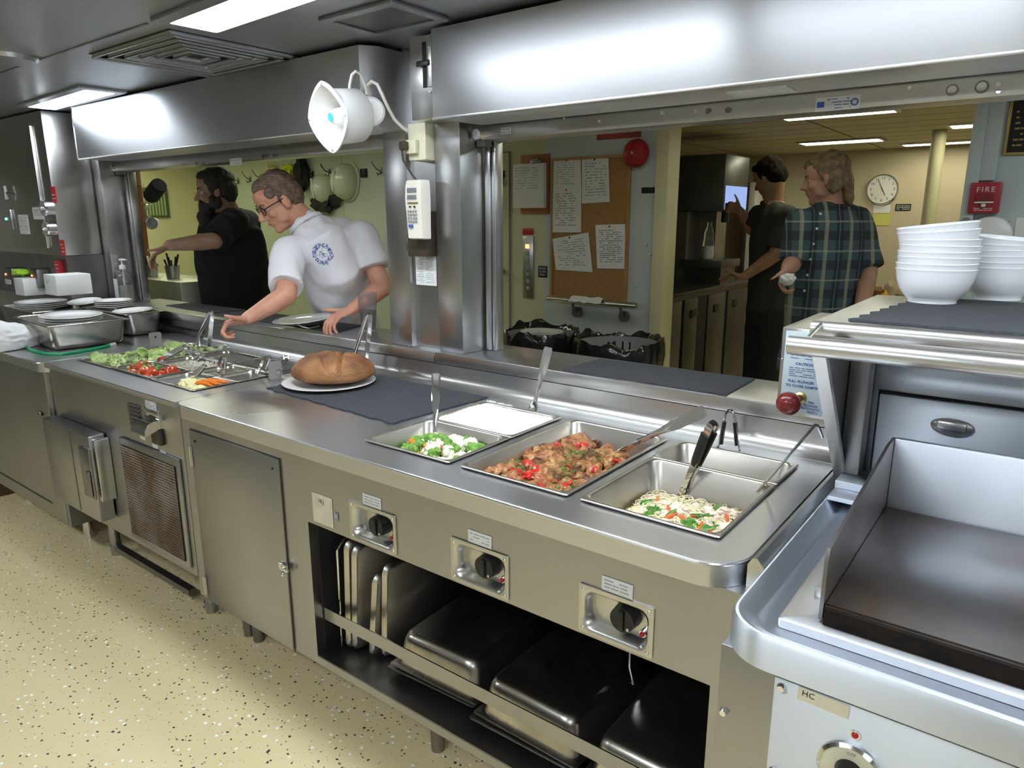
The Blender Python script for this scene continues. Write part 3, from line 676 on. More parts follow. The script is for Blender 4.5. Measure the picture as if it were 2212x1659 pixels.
MB().cyl((p.x + .012, .600, p.z + .006), (p.x + .003, .555, p.z + .001), .007, n=14).lathe([(.0, 0), (.014, 0), (.014, .010), (.009, .014), (0, .014)], (p.x + .013, .600, p.z + .007), 18, mtx=Matrix.Rotation(R_(90), 3, 'X')).build('plunger_rod', 'brass', db)
MB().ell(p, (.0285, .026, .0285), 28, 18).build('plunger_knob', 'maroon', db)

# ================================================================ phone, junction box, notice
ph = thing('wall_phone', 'ivory keypad phone handset hanging on its brown box on the pillar', 'phone', (-.09, .76, 1.3))
MB().box(-.095, .008, .745, .7995, 1.372, 1.535, b=.004).build('wall_box', 'brownbox', ph)
A = at(877, 390, Y=.70)
hx0, hx1 = at(877, 440, Y=.70).x, at(909, 440, Y=.70).x; z1 = at(895, 388, Y=.70).z; z0 = at(895, 517, Y=.70).z
zc = (z0 + z1) / 2
lo = []
for z, e, yy in ((z0, .004, .712), (z0 + .004, .001, .706), (zc - .03, 0, .702), (zc + .03, -.0015, .698), (z1 - .02, -.0005, .700), (z1 - .003, .002, .704), (z1, .006, .71)):
    lo.append([Vector((hx0 + e, yy, z)), Vector((hx1 - e, yy, z)), Vector((hx1 + .004 - e, yy + .010, z)), Vector((hx1 + .006 - e, .742, z)), Vector((hx0 + .006 + e, .742, z)), Vector((hx0 + e, yy + .008, z))])
MB().loft(lo).build('handset', 'phone', ph)
hs = ph.children[-1]; wx = hx1 - hx0
m = MB()
for r in (0, 1):
    for i in range(10): x = hx0 + .012 + i * .0046; m.box(x, x + .0018, .6945, .7015, z1 - .028 - r * .024 - .016, z1 - .028 - r * .024)
m.build('speaker_grille', 'ink', hs)
y = .6965
MB().box(hx0 + .012, hx1 - .012, y - .001, y + .005, z1 - .082, z1 - .077).build('name_strip', 'brass', hs)
m = MB()
for i in (0, 1): m.box(hx0 + .020 + i * .022, hx0 + .026 + i * .022, y - .002, y + .004, z1 - .096, z1 - .090)
m.build('function_key', 'black', hs)
m = MB()
for r in range(4):
    for c in range(4): m.ell((hx0 + .013 + c * .0125, y + .001, z1 - .108 - r * .012), (.0042, .003, .0042), 10, 6)
m.build('keypad_key', 'ink', hs)
MB().box(hx0 + .011, hx0 + .031, y + .001, y + .005, z0 + .042, z0 + .052).build('logo', 'inkblue', hs)
jb = thing('junction_box', 'cream box with an outlet high on the centre pillar', 'electrical box', (-.08, .76, 1.62))
ja, jb_ = at(880, 268, Y=.735), at(920, 345, Y=.735)
MB().box(ja.x, jb_.x, .735, .80, jb_.z, ja.z, b=.004).build('box_body', 'cream_pl', jb)
MB().box(ja.x + .006, ja.x + .055, .715, .7345, jb_.z + .022, jb_.z + .070, b=.004).build('outlet', 'cream_pl', jb)
MB().box(ja.x - .004, ja.x + .026, .690, .7145, jb_.z + .034, jb_.z + .064, b=.006).build('plug', 'brownbox', jb)
MB().tube([(ja.x + .004, .70, jb_.z + .034), (ja.x + .008, .70, jb_.z), (ja.x + .04, .71, jb_.z - .05), (ja.x + .075, .73, jb_.z - .10), (-.005, .75, 1.56), (-.005, .765, 1.535)], .0035, 8).build('cord', 'cable_b', ph)
a, b_ = at(897, 520, Y=.797), at(944, 618, Y=.797)
n_ = MB().box(a.x, b_.x, .7955, .797, b_.z, a.z).build('notice', 'paper', origin=(a.x, .797, b_.z)); tag(n_, 'white printed notice taped below the phone on the pillar', 'notice')
scribble(MB(), a.x + .006, b_.x - .006, .7953, b_.z + .008, a.z - .012, 22, 11, .0016, .3, 2).build('print', 'ink', n_)
p = at(890, 530, Y=.79); tag(MB().box(p.x - .008, p.x + .006, .765, .7995, p.z - .02, p.z + .03, b=.003).build('phone_hook', 'steel_dark'), 'small dark bracket under the ivory phone', 'bracket')

# ================================================================ horn speaker
sp = thing('horn_speaker', 'white weatherproof horn speaker mounted on the hood end', 'loudspeaker', (-.13, .6, 1.85))
c0 = at(708, 254, Y=.44); c1 = at(765, 250, Y=.555)
ax = (c0 - c1).normalized(); ex = ax.cross(Vector((0, 0, 1))).normalized(); ez = ex.cross(ax).normalized()
def hl(s, r, rnd, d):
    out = []
    for i in range(40):
        a = 2 * math.pi * i / 40; ca, sa = math.cos(a), math.sin(a)
        q = (abs(ca) ** rnd + abs(sa) ** rnd) ** (-1 / rnd)
        out.append(c0 + ax * d + ex * (ca * q * s * .92) + ez * (sa * q * s * 1.06))
    return out
S = .102
MB().loft([hl(S * .70, 0, 2, -.145), hl(S * .80, 0, 2, -.13), hl(S * .82, 0, 2, -.03), hl(S * .86, 0, 1.8, -.012), hl(S * 1.03, 0, 1.45, -.006), hl(S * 1.04, 0, 1.45, .002), hl(S * .92, 0, 1.45, .004), hl(S * .84, 0, 1.5, -.012), hl(S * .62, 0, 1.8, -.04), hl(S * .40, 0, 2, -.085)], cap0=True, cap1=True).build('horn_shell', 'white', sp, smooth=50)
MB().loft([hl(S * .30, 0, 2, -.084), hl(S * .26, 0, 2, -.045), hl(S * .20, 0, 2, -.02), hl(S * .06, 0, 2, -.012)]).build('horn_cone', 'white', sp, smooth=50)
MB().loft([hl(S * .13, 0, 2, -.0125), hl(S * .13, 0, 2, -.0105)]).build('blue_badge', 'inkcyan', sp)
for a in (0, 90, 180, 270): MB().ell(c0 + ax * .003 + (ex * math.cos(R_(a)) * S * .88 + ez * math.sin(R_(a)) * S * 1.0), .004, 8, 6).build('screw', 'ink', sp)
w0 = Vector((-.128, .625, 1.872))
nrm = Vector((.82, -.57, 0)).normalized()
MB().lathe([(0, 0), (.048, 0), (.048, .008), (.040, .014), (.0, .014)], w0, 28, mtx=(nrm.to_track_quat('Z', 'Y')).to_matrix()).build('wall_flange', 'white', sp)
m = MB()
for k in range(6): o = Vector((0, 0, .022 - k * .0075)); q0 = w0 + nrm * .012 + o; m.cyl(q0, q0 + (c1 - w0) * .75 + nrm * .02, .0028, n=6)
m.tube([w0 + nrm * .01, w0 + nrm * .035 + Vector((-.03, -.02, -.005)), c1 + ax * .02], [.014, .018, .02], 10)
m.build('knuckle_bracket', 'white', sp)
def P(px, py, y): return at(px, py, Y=y)
tag(MB().tube([P(757, 210, .54), P(755, 185, .53), P(760, 162, .53), P(768, 154, .54), P(779, 160, .56), P(788, 180, .58), P(793, 203, .60)], .005, 8).build('speaker_cable', 'cable'), 'short white cable looping over the horn speaker', 'cable')
tag(MB().tube([P(792, 205, .60), P(793, 185, .61), P(803, 176, .61), P(815, 182, .62), P(826, 205, .63), P(838, 232, .66), P(852, 258, .69), P(870, 276, .72), P(881, 283, .735)], .006, 8).build('speaker_cable', 'cable'), 'white cable running from the horn speaker to the cream box', 'cable')

# ================================================================ tall unit at far left
tu = thing('tall_cabinet', 'tall steel cabinet at the far left edge with latches and notices', 'cabinet', (-3.4, .5, .9))
FY = .55
MB().box(-4.6, -2.72, FY, .785, 1.30, 2.09, b=.003).build('cabinet_shell', 'steel', tu)
MB().box(-4.6, -2.72, FY + .02, .785, 1.035, 1.298).build('lower_back', 'steel_dark', tu)
a, b_ = at(0, 278, Y=FY), at(100, 560, Y=FY)
MB().box(-4.5, at(75, 300, Y=FY).x, FY - .02, FY, 1.34, 2.02, b=.004).build('cabinet_door', 'steel', tu)
dr = tu.children[-1]
q = at(12, 420, Y=FY - .05); MB().cyl((q.x, FY - .05, q.z - .03), (q.x, FY - .05, q.z + .05), .012, n=12).cyl((q.x, FY - .05, q.z + .01), (q.x + .08, FY - .02, q.z), .006, n=8).build('door_latch', 'chrome', dr)
q = at(13, 473, Y=FY - .022); MB().ell(q, (.008, .006, .008), 10, 6).build('green_lamp', 'glow_green', dr)
q = at(22, 460, Y=FY - .03); MB().box(q.x - .01, q.x + .012, FY - .035, FY - .0205, q.z - .10, q.z + .02, b=.003).build('latch_bar', 'steel_v', dr)
for (px, py, r) in ((100, 450, .043), (105, 495, .040)):
    p = at(px - 4, py, Y=FY - .045)
    t = MB().cyl(p, (p.x + .002, FY - .001, p.z), r * .95, n=26).build('timer_body', 'steel', tu)
    MB().cyl(p + Vector((0, -.010, 0)), p, r, r * 1.02, n=26).ell(p + Vector((0, -.014, 0)), (.012, .012, .012), 12, 8).build('timer_face', 'chrome', t)
for (px0, py0, px1, py1) in ((38, 464, 65, 506), (69, 448, 96, 474)):
    a, b_ = at(px0, py0, Y=FY - .022), at(px1, py1, Y=FY - .022)
    n_ = MB().box(a.x, b_.x, FY - .0225, FY - .0205, b_.z, a.z).build('notice', 'paper', tu); scribble(MB(), a.x + .01, b_.x - .01, FY - .0228, b_.z + .02, a.z - .01, 5, px0, .003, .3).build('print', 'ink', n_)
for (px, py) in ((117, 421), (136, 536), (124, 580)):
    p = at(px, py, Y=FY - .003); n_ = MB().box(p.x - .035, p.x + .025, FY - .004, FY - .0005 if p.z > 1.3 else FY + .0195, p.z - .045, p.z + .045).build('red_sign', 'red', tu); scribble(MB(), p.x - .028, p.x + .018, FY - .0045, p.z - .03, p.z + .03, 3, px, .004, .3).build('print', 'label', n_)
# toasters / small boxes under the tall cabinet
for (px0, py0, px1, py1, lb, mt, dep_) in ((92, 592, 125, 640, 'white steel box on the ledge under the tall cabinet, rightmost', 'white', .16), (28, 600, 54, 640, 'white box with a lime rag on top, under the tall cabinet', 'white', .12), (4, 578, 30, 622, 'grey control box with a red lamp at the left edge', 'steel_dark', .05), (60, 580, 84, 622, 'grey control box with a red lamp between the two white boxes', 'steel_dark', .05)):
    y = FY - dep_; a, b_ = at(px0, py0, Y=y), at(px1, py1, Y=y)
    t = thing('small_box', lb, 'box', ((a.x + b_.x) / 2, y, b_.z))
    MB().box(a.x, b_.x, y, FY + .0195, b_.z, a.z, b=.005).build('box_body', mt, t)
    if mt == 'white': MB().box(a.x + .03, a.x + .06, y - .003, y - .0003, a.z - .05, a.z - .03).build('label_plate', 'label', t)
    else:
        MB().ell((a.x + .05, y - .001, a.z - .04), (.007, .004, .007), 10, 6).build('red_lamp', 'glow_red', t)
        MB().box(a.x + .03, b_.x - .03, y - .003, y - .0003, b_.z + .02, b_.z + .05).build('label_plate', 'label', t)
p = at(50, 594, Y=FY - .06)
tag(blob(.045, 5, .3, 2, 3, (1.3, .9, .45)).build('lime_rag', mat('lime_cloth', (.45, .75, .05), .8, var=.2)), 'lime green rag lying on a white box under the tall cabinet', 'cloth').location = at(47, 597, Y=FY - .06)

# sanitizer bottle on the ledge
p = at(267, 655, Y=.80); sx, sy = -2.35, .86
p = at(274, 652, Z=1.02)
sb = thing('pump_bottle', 'clear pump bottle of hand gel at the left end of the ledge', 'bottle', (p.x, min(p.y, .9), 1.02))
o = Vector((p.x, min(p.y, .9), 1.02))
GLASS = mat('clear_plastic', (.9, .9, .9), .06, trans=.95, ior=1.35)
MB().lathe([(0, .001), (.040, .001), (.044, .006), (.044, .15), (.036, .172), (.015, .182), (.015, .195)], o, 24, cap0=True).build('bottle_body', GLASS, sb)
MB().lathe([(0, .003), (.038, .003), (.038, .10), (0, .10)], o, 24).build('gel', mat('gel', (.75, .70, .62), .15, trans=.5), sb)
MB().lathe([(.0, .195), (.018, .195), (.018, .218), (.006, .222), (.006, .245), (.016, .247), (.016, .256), (0, .258)], o, 20).box(o.x - .008, o.x + .055, o.y - .008, o.y + .008, o.z + .247, o.z + .257, b=.003).cyl(o + Vector((0, 0, .01)), o + Vector((0, 0, .2)), .003, n=8).build('pump', 'white', sb)
MB().box(o.x - .036, o.x + .012, o.y - .0462, o.y - .0448, o.z + .03, o.z + .14).build('label_plate', 'label', sb)
# ================================================================ hotel pans
def pan_mb(W, L, D, cx, cy, z, flip=False, fl=.011, rim_h=.005):
    """hollow steel hotel pan with rolled rim, radiused corners and walls that taper to the floor; its rim top is at z"""
    hx, hy = W / 2, L / 2; c = (cx, cy); s = -1 if flip else 1; n = 5
    lo = [rrect(hx - fl - .028, hy - fl - .028, .025, z - s * (D + .0015), n, c), rrect(hx - fl - .016, hy - fl - .016, .034, z - s * (D - .006), n, c), rrect(hx - fl - .010, hy - fl - .010, .034, z - s * (D - .022), n, c),
          rrect(hx - fl + .001, hy - fl + .001, .028, z - s * .006, n, c), rrect(hx - .003, hy - .003, .010, z - s * rim_h, n, c), rrect(hx, hy, .010, z - s * rim_h * .6, n, c), rrect(hx - .001, hy - .001, .010, z - s * .001, n, c), rrect(hx - .004, hy - .004, .009, z, n, c),
          rrect(hx - fl + .002, hy - fl + .002, .026, z - s * .0005, n, c), rrect(hx - fl - .001, hy - fl - .001, .028, z - s * .005, n, c), rrect(hx - fl - .0115, hy - fl - .0115, .033, z - s * (D - .022), n, c), rrect(hx - fl - .0175, hy - fl - .0175, .033, z - s * (D - .006), n, c), rrect(hx - fl - .030, hy - fl - .030, .024, z - s * D, n, c)]
    return MB().loft(lo, cap0=True, cap1=True)
def pan(name, label, x0, x1, y0, y1, z, D, m_='steel_pan', group=None, cat='pan', flip=False):
    o = pan_mb(x1 - x0, y1 - y0, D, (x0 + x1) / 2, (y0 + y1) / 2, z, flip).build(name, m_, smooth=50)
    return tag(o, label, cat, group)
ZR = .9075
HS = HY0 + .354; HH = HY0 + .265
pan('hotel_pan', 'half size steel pan of broccoli and cauliflower in the hot counter', HW[0][0], HW[0][1], HY0, HH, ZR, .10)
pan('hotel_pan', 'half size steel pan full of white rice behind the broccoli pan', HW[0][0], HW[0][1], HH, HY1, ZR, .10)
pan('hotel_pan', 'full size steel pan holding the braised chicken', HW[1][0], HW[1][1], HY0, HY1, ZR, .10)
pan('hotel_pan', 'large steel pan of thin noodle soup nearest the griddle', HW[2][0], HW[2][1], HY0, HS, ZR, .15)
pan('hotel_pan', 'narrow near-empty steel pan behind the noodle pan with black-handled tongs', HW[2][0], HW[2][1], HS, HY1, ZR, .10)

def copies(protos, spots, name_label_group):
    lab, cat, grp = name_label_group
    for i, (p, e, s) in enumerate(spots):
        o = protos[i % len(protos)]
        if i < len(protos): o.location = p; o.rotation_euler = e; o.scale = (s, s, s); tag(o, lab, cat, grp)
        else: dup(o, p, e, lab, grp, s)
def rndrot(rd): return (rd.uniform(-.5, .5), rd.uniform(-.5, .5), rd.uniform(0, 6.28))
# --- vegetables
VW = mat('cauliflower_white', (.80, .78, .62), .55, bump=.6, bscale=260, var=.12, vscale=40, sss=.1)
VG = mat('broccoli_green', (.10, .26, .03), .5, bump=1, bscale=300, col2=(.25, .42, .08), vscale=60)
VO = mat('carrot_orange', (.85, .22, .02), .4, var=.2, vscale=30)
VY = mat('corn_yellow', (.80, .62, .10), .4, var=.2)
VST = mat('pale_green_stalk', (.52, .62, .25), .5, var=.2, vscale=30)
def floret(name, m_, seed, r=.022):
    m = MB(); rd = random.Random(seed)
    for i in range(16):
        a = rd.uniform(0, 6.28); ph = rd.uniform(0, 1.25); rr = r * rd.uniform(.34, .46)
        b = blob(rr, seed + i, .28, 2.2, 2); merge(m, b, Matrix.Translation((r * .8 * math.sin(ph) * math.cos(a), r * .8 * math.sin(ph) * math.sin(a), r * .55 * math.cos(ph))))
    o = m.build(name, m_, origin=(0, 0, 0), smooth=60)
    MB().cyl((0, 0, r * .3), (0, 0, -r * 1.0), r * .42, r * .3, n=10).build('stalk', VST if m_ is VG else VW, o)
    return o
rd = random.Random(3); sp_w, sp_g = [], []
cx_, cy_ = (HW[0][0] + HW[0][1]) / 2, (HY0 + HH) / 2
sv = MB()
def heap(x, y, cx, cy, sx, sy, h, base): return base + h * math.exp(-((x - cx) / sx) ** 2 - ((y - cy) / sy) ** 2)
for i in range(64):
    x = rd.uniform(HW[0][0] + .060, HW[0][1] - .035); y = rd.uniform(HY0 + .050, HH - .050)
    z = heap(x, y, cx_ + .02, cy_ + .0, .12, .10, .058, .836) + rd.uniform(-.004, .010)
    white = (i % 5) in (1, 3) or (x > cx_ + .02 and rd.random() < .35)
    (sp_w if white else sp_g).append(((x, y, z), rndrot(rd), rd.uniform(.75, 1.25)))
copies([floret('cauliflower_floret', VW, s) for s in (1, 2)], sp_w, ('small white cauliflower floret mixed into the vegetable pan', 'cauliflower', 'cauliflower florets in the vegetable pan'))
copies([floret('broccoli_floret', VG, s) for s in (11, 12)], sp_g, ('small green broccoli floret mixed into the vegetable pan', 'broccoli', 'broccoli florets in the vegetable pan'))
co = MB().cyl((0, 0, -.003), (0, 0, .003), .011, .010, n=12).build('carrot_slice', VO, origin=(0, 0, 0))
copies([co], [((rd.uniform(HW[0][0] + .07, HW[0][1] - .07), rd.uniform(HY0 + .05, HH - .06), .898 + rd.uniform(-.02, .004)), rndrot(rd), rd.uniform(.7, 1.1)) for i in range(9)], ('orange carrot slice among the broccoli and cauliflower', 'carrot', 'carrot slices in the vegetable pan'))
m = MB()
for i in range(260):
    x = rd.uniform(HW[0][0] + .05, HW[0][1] - .05); y = rd.uniform(HY0 + .045, HH - .05); z = heap(x, y, cx_ + .02, cy_, .12, .10, .056, .838)
    m.ell((x, y, z), rd.uniform(.003, .006), 6, 4)
tag(m.build('corn_kernels', VY), 'scattered yellow corn kernels and crumbs in the vegetable pan', 'corn', kind='stuff')
# --- rice
def surface(x0, x1, y0, y1, zf, nx, ny, r=.03):
    m = MB(); vs = []; fs = []
    for j in range(ny + 1):
        for i in range(nx + 1):
            u, v = i / nx, j / ny; x, y = x0 + (x1 - x0) * u, y0 + (y1 - y0) * v
            dx = max(0, r - min(x - x0, x1 - x)); dy = max(0, r - min(y - y0, y1 - y)); q = math.hypot(dx, dy)
            if q > r: k = r / q; x = (x0 + r - dx * k) if x < (x0 + x1) / 2 else (x1 - r + dx * k); y = (y0 + r - dy * k) if y < (y0 + y1) / 2 else (y1 - r + dy * k)
            vs.append((x, y, zf(x, y)))
    for j in range(ny):
        for i in range(nx): a = j * (nx + 1) + i; fs.append((a, a + 1, a + nx + 2, a + nx + 1))
    n = len(vs); vs += [(x, y, z - .015) for x, y, z in vs]; fs += [tuple(q + n for q in f[::-1]) for f in fs]
    ring = [i for i in range(nx + 1)] + [j * (nx + 1) + nx for j in range(1, ny + 1)] + [ny * (nx + 1) + i for i in range(nx - 1, -1, -1)] + [j * (nx + 1) for j in range(ny - 1, 0, -1)]
    for k in range(len(ring)): a, b = ring[k], ring[(k + 1) % len(ring)]; fs.append((a, a + n, b + n, b))
    return m.add(vs, fs)
RICE = mat('cooked_rice', (.84, .84, .81), .6, bump=.7, bscale=330, var=.05, vscale=200, sss=.1)
def zr(x, y): return .903 + .006 * noise.noise(Vector((x * 14, y * 14, 1))) + .0025 * noise.noise(Vector((x * 120, y * 120, 3)))
tag(surface(HW[0][0] + .014, HW[0][1] - .014, HH + .014, HY1 - .014, zr, 60, 46).build('cooked_rice', RICE), 'white cooked rice filling the pan behind the vegetables', 'rice', kind='stuff')
m = MB()
for i in range(90):
    x, y = rd.uniform(.36, .47), HY1 + rd.uniform(.002, .026); a = rd.uniform(0, 3.1)
    m.tube([(x - .003 * math.cos(a), y - .003 * math.sin(a), .9025 + rd.uniform(0, .003)), (x + .003 * math.cos(a), y + .003 * math.sin(a), .9025)], .0014, 5)
tag(m.build('spilled_rice', RICE), 'rice grains spilled on the counter behind the rice pan', 'rice', kind='stuff')
# --- chicken
CH = mat('braised_chicken', (.24, .065, .018), .42, col2=(.58, .30, .12), vscale=42, bump=1.0, bscale=150, coat=.2, bd=.006)
CHD = mat('charred_chicken', (.05, .018, .01), .32, col2=(.30, .09, .03), vscale=40, bump=1, bscale=130, coat=.4, bd=.006)
SAU = mat('tomato_braise', (.42, .09, .015), .3, col2=(.60, .26, .08), vscale=50, bump=1, bscale=90, coat=.4)
RP = mat('red_pepper', (.62, .03, .02), .28, var=.3, coat=.3); HB = mat('chopped_herb', (.10, .22, .03), .6, var=.4, vscale=80)
fx0, fx1 = HW[1][0] + .024, HW[1][1] - .024; fy0, fy1 = HY0 + .024, HY1 - .024
def zs_(x, y): return .838 + .010 * noise.noise(Vector((x * 20, y * 20, 5)))
tag(surface(fx0, fx1, fy0, fy1, zs_, 40, 60).build('tomato_sauce', SAU), 'chunky orange tomato sauce under the chicken', 'sauce', kind='stuff')
pr = [blob(.030, s, .30, 1.7, 3, (1.25, .85, .70)).build('chicken_piece', CH, origin=(0, 0, 0), smooth=80) for s in (1, 2, 3, 4)]
prd = [blob(.028, s, .38, 1.9, 3, (1.3, .75, .65)).build('chicken_piece', CHD, origin=(0, 0, 0), smooth=80) for s in (8, 9)]
A_, B_ = [], []
k = 0
for j in range(11):
    for i in range(6):
        x = fx0 + .025 + i * .044 + rd.uniform(-.010, .010); y = fy0 + .022 + j * .043 + rd.uniform(-.012, .012)
        if x > fx1 - .02 or y > fy1 - .015: continue
        if y > fy1 - .10 and x > fx0 + .10: continue
        z = .853 + .020 * noise.noise(Vector((x * 9, y * 9, 2))) + rd.uniform(-.004, .010); k += 1
        (B_ if k % 4 == 2 else A_).append(((x, y, z), rndrot(rd), rd.uniform(.72, 1.12)))
copies(pr, A_, ('golden brown braised chicken piece in the full size pan', 'chicken', 'chicken pieces in the braise'))
copies(prd, B_, ('dark charred chicken piece in the full size pan', 'chicken', 'charred chicken pieces in the braise'))
rp = blob(.014, 3, .3, 2, 2, (1.2, .8, .35)).build('pepper_piece', RP, origin=(0, 0, 0))
copies([rp], [((rd.uniform(fx0 + .03, fx1 - .03), rd.uniform(fy0 + .02, fy1 - .08), .874 + rd.uniform(-.004, .006)), rndrot(rd), rd.uniform(.7, 1.2)) for i in range(26)], ('small red pepper piece on the braised chicken', 'pepper', 'red pepper pieces on the chicken'))
m = MB()
for i in range(420):
    cxh, cyh = ((fx0 + .23, fy0 + .07), (fx0 + .12, fy0 + .30), (fx0 + .16, fy0 + .18), (fx0 + .06, fy0 + .12), (fx0 + .20, fy0 + .33))[i % 5]
    x, y = rd.gauss(cxh, .028), rd.gauss(cyh, .028)
    if not (fx0 < x < fx1 and fy0 < y < fy1): continue
    a = rd.uniform(0, 3.1); z = .884 + rd.uniform(-.012, .006); m.tube([(x, y, z), (x + .007 * math.cos(a), y + .007 * math.sin(a), z + .001)], .0012, 4)
tag(m.build('chopped_herbs', HB), 'chopped green herbs sprinkled over the chicken', 'herbs', kind='stuff')
# --- noodles
NO = mat('thin_noodles', (.86, .78, .50), .35, var=.12, vscale=90, coat=.3, sss=.05); BRO = mat('broth', (.55, .45, .26), .12, var=.15, vscale=12, coat=.5)
ZN = .026
nx0, nx1, ny0, ny1 = HW[2][0] + .028, HW[2][1] - .028, HY0 + .028, HS - .028
tag(surface(nx0, nx1, ny0, ny1, lambda x, y: .800 + ZN + .001 * noise.noise(Vector((x * 30, y * 30, 0))), 20, 20).build('broth', BRO), 'pale brown broth around the noodles', 'soup', kind='stuff')
m = MB()
def zn(x, y): return .804 + ZN + .026 * max(0, 1 - abs(x - 1.24) / .13) * max(0, 1 - abs(y - .235) / .16) + .010 * noise.noise(Vector((x * 22, y * 22, 7)))
for i in range(900):
    x, y = rd.uniform(nx0 + .01, nx1 - .01), rd.uniform(ny0 + .01, ny1 - .035); a = rd.uniform(0, 6.28); da = rd.uniform(-.35, .35); pts = []; h = rd.uniform(-.002, .006)
    for s in range(13):
        x += .008 * math.cos(a); y += .008 * math.sin(a); a += da + rd.uniform(-.25, .25)
        if not (nx0 + .004 < x < nx1 - .004): a = math.pi - a; x = min(max(x, nx0 + .004), nx1 - .004)
        if not (ny0 + .004 < y < ny1 - .004): a = -a; y = min(max(y, ny0 + .004), ny1 - .004)
        pts.append((x, y, zn(x, y) + h + .002 * math.sin(s)))
    m.tube(pts, .0011, 4, caps=False)
tag(m.build('thin_noodles', NO, smooth=80), 'tangled thin yellow noodles in the large pan', 'noodles', kind='stuff')
sh = blob(.013, 4, .3, 2, 2, (1.2, 1, .7)).build('white_chunk', mat('white_pink_shrimp', (.82, .66, .54), .4, var=.15, vscale=60), origin=(0, 0, 0))
def on_n(n_, lo_=.0): return [((x, y, zn(x, y) + .008), rndrot(rd), rd.uniform(.7, 1.2)) for x, y in [(rd.uniform(nx0 + .02, nx1 - .02), rd.uniform(ny0 + .03, ny1 - .04)) for i in range(n_)]]
copies([sh], on_n(22), ('small pale pink and white chunk on the noodles', 'topping', 'pale chunks on the noodles'))
lf = blob(.017, 6, .5, 2.4, 2, (1.3, .6, .22)).build('spinach_leaf', mat('wilted_green', (.03, .13, .02), .35, col2=(.16, .34, .05), vscale=60), origin=(0, 0, 0))
copies([lf], on_n(20), ('wilted dark green leaf piece in the noodle pan', 'leaf', 'green leaf pieces on the noodles'))
rs = blob(.011, 9, .4, 2, 2, (1.6, .5, .35)).build('pepper_strip', mat('orange_red_pepper', (.70, .15, .04), .3, var=.2), origin=(0, 0, 0))
copies([rs], on_n(9), ('orange red pepper strip on the noodles', 'pepper', 'pepper strips on the noodles'))
gl = blob(.014, 2, .3, 2, 2, (1, .8, .4)).build('white_scrap', RICE, origin=(0, 0, 0))
copies([gl], [((rd.uniform(HW[2][0] + .05, HW[2][1] - .05), rd.uniform(HS + .05, HY1 - .045), .812), rndrot(rd), rd.uniform(.6, 1.1)) for i in range(7)], ('leftover pale scrap in the narrow near-empty pan', 'scrap', 'scraps in the narrow pan'))

# ---------------------------------------------------------------- cold wells
ZC = .906
(a0, a1), (b0, b1), (c0_, c1_) = CW; cm = (c0_ + c1_) / 2
T3 = (CY1 - CY0) / 3
def cy(k): return CY0 + T3 * k
pan('hotel_pan', 'full size pan of green lettuce at the left of the cold counter', a0, a1, CY0, CY1, ZC, .10, 'steel_old')
pan('hotel_pan', 'third size pan of chopped tomato and chickpea salad', b0, b1, cy(0), cy(1), ZC + .004, .065, 'steel_old')
pan('hotel_pan', 'third size pan of white bean sprouts behind the tomato salad', b0, b1, cy(1), cy(2), ZC, .10, 'steel_old')
pan('hotel_pan', 'third size pan with sliced cheese at the back of the cold counter', b0, b1, cy(2), cy(3), ZC, .10, 'steel_old')
pan('hotel_pan', 'small empty looking pan with tongs in front of the carrot pan', c0_, cm, cy(0), cy(1), ZC, .10, 'steel_old')
pan('hotel_pan', 'small pan of pale cauliflower and carrot sticks at the front corner', cm, c1_, cy(0), cy(1), ZC, .10, 'steel_old')
pan('hotel_pan', 'small pan of grated red beet and carrot in the cold counter middle', c0_, cm, cy(1), cy(2), ZC, .10, 'steel_old')
pan('hotel_pan', 'small pan with upright tongs beside the loaf of bread', cm, c1_, cy(1), cy(2), ZC, .10, 'steel_old')
pan('hotel_pan', 'third size pan with a clear lid at the back beside the bread', c0_, c1_, cy(2), cy(3), ZC, .10, 'steel_old')
LE = mat('lettuce', (.42, .62, .14), .45, col2=(.70, .78, .42), vscale=30, coat=.2)
def leaf(seed):
    m = MB(); nx, ny = 10, 8; vs = []; fs = []
    for j in range(ny + 1):
        for i in range(nx + 1):
            u, v = i / nx - .5, j / ny - .5; q = Vector((u * 4 + seed, v * 4, seed))
            vs.append((u * .075 * (1 - 1.2 * v * v), v * .06, .022 * noise.noise(q) + .010 * noise.noise(q * 2.7) + .25 * u * u * .1))
    for j in range(ny):
        for i in range(nx): a = j * (nx + 1) + i; fs.append((a, a + 1, a + nx + 2, a + nx + 1))
    n = len(vs); vs += [(x, y, z - .0012) for x, y, z in vs]; fs += [tuple(k + n for k in f[::-1]) for f in fs]
    ring = list(range(nx + 1)) + [j * (nx + 1) + nx for j in range(1, ny + 1)] + [ny * (nx + 1) + i for i in range(nx - 1, -1, -1)] + [j * (nx + 1) for j in range(ny - 1, 0, -1)]
    for k in range(len(ring)): p_, q_ = ring[k], ring[(k + 1) % len(ring)]; fs.append((p_, p_ + n, q_ + n, q_))
    return m.add(vs, fs).build('lettuce_leaf', LE, origin=(0, 0, 0), smooth=80)
copies([leaf(s) for s in (1, 5, 9)], [((rd.uniform(a0 + .06, a1 - .06), CY0 + .06 + i * .0105 % .42, .884 + rd.uniform(-.012, .026) * (1 if i % 3 else .5)), (rd.uniform(-.9, .9), rd.uniform(-.9, .9), rd.uniform(0, 6.28)), rd.uniform(.8, 1.3)) for i in range(44)], ('torn crisp green lettuce leaf in the long pan', 'lettuce', 'lettuce leaves in the long pan'))
TO = mat('tomato_chunk', (.70, .09, .03), .25, var=.25, vscale=40, coat=.4); CK = mat('chickpea', (.55, .42, .16), .5, var=.2); GH = mat('herb_green', (.14, .30, .05), .5, var=.3)
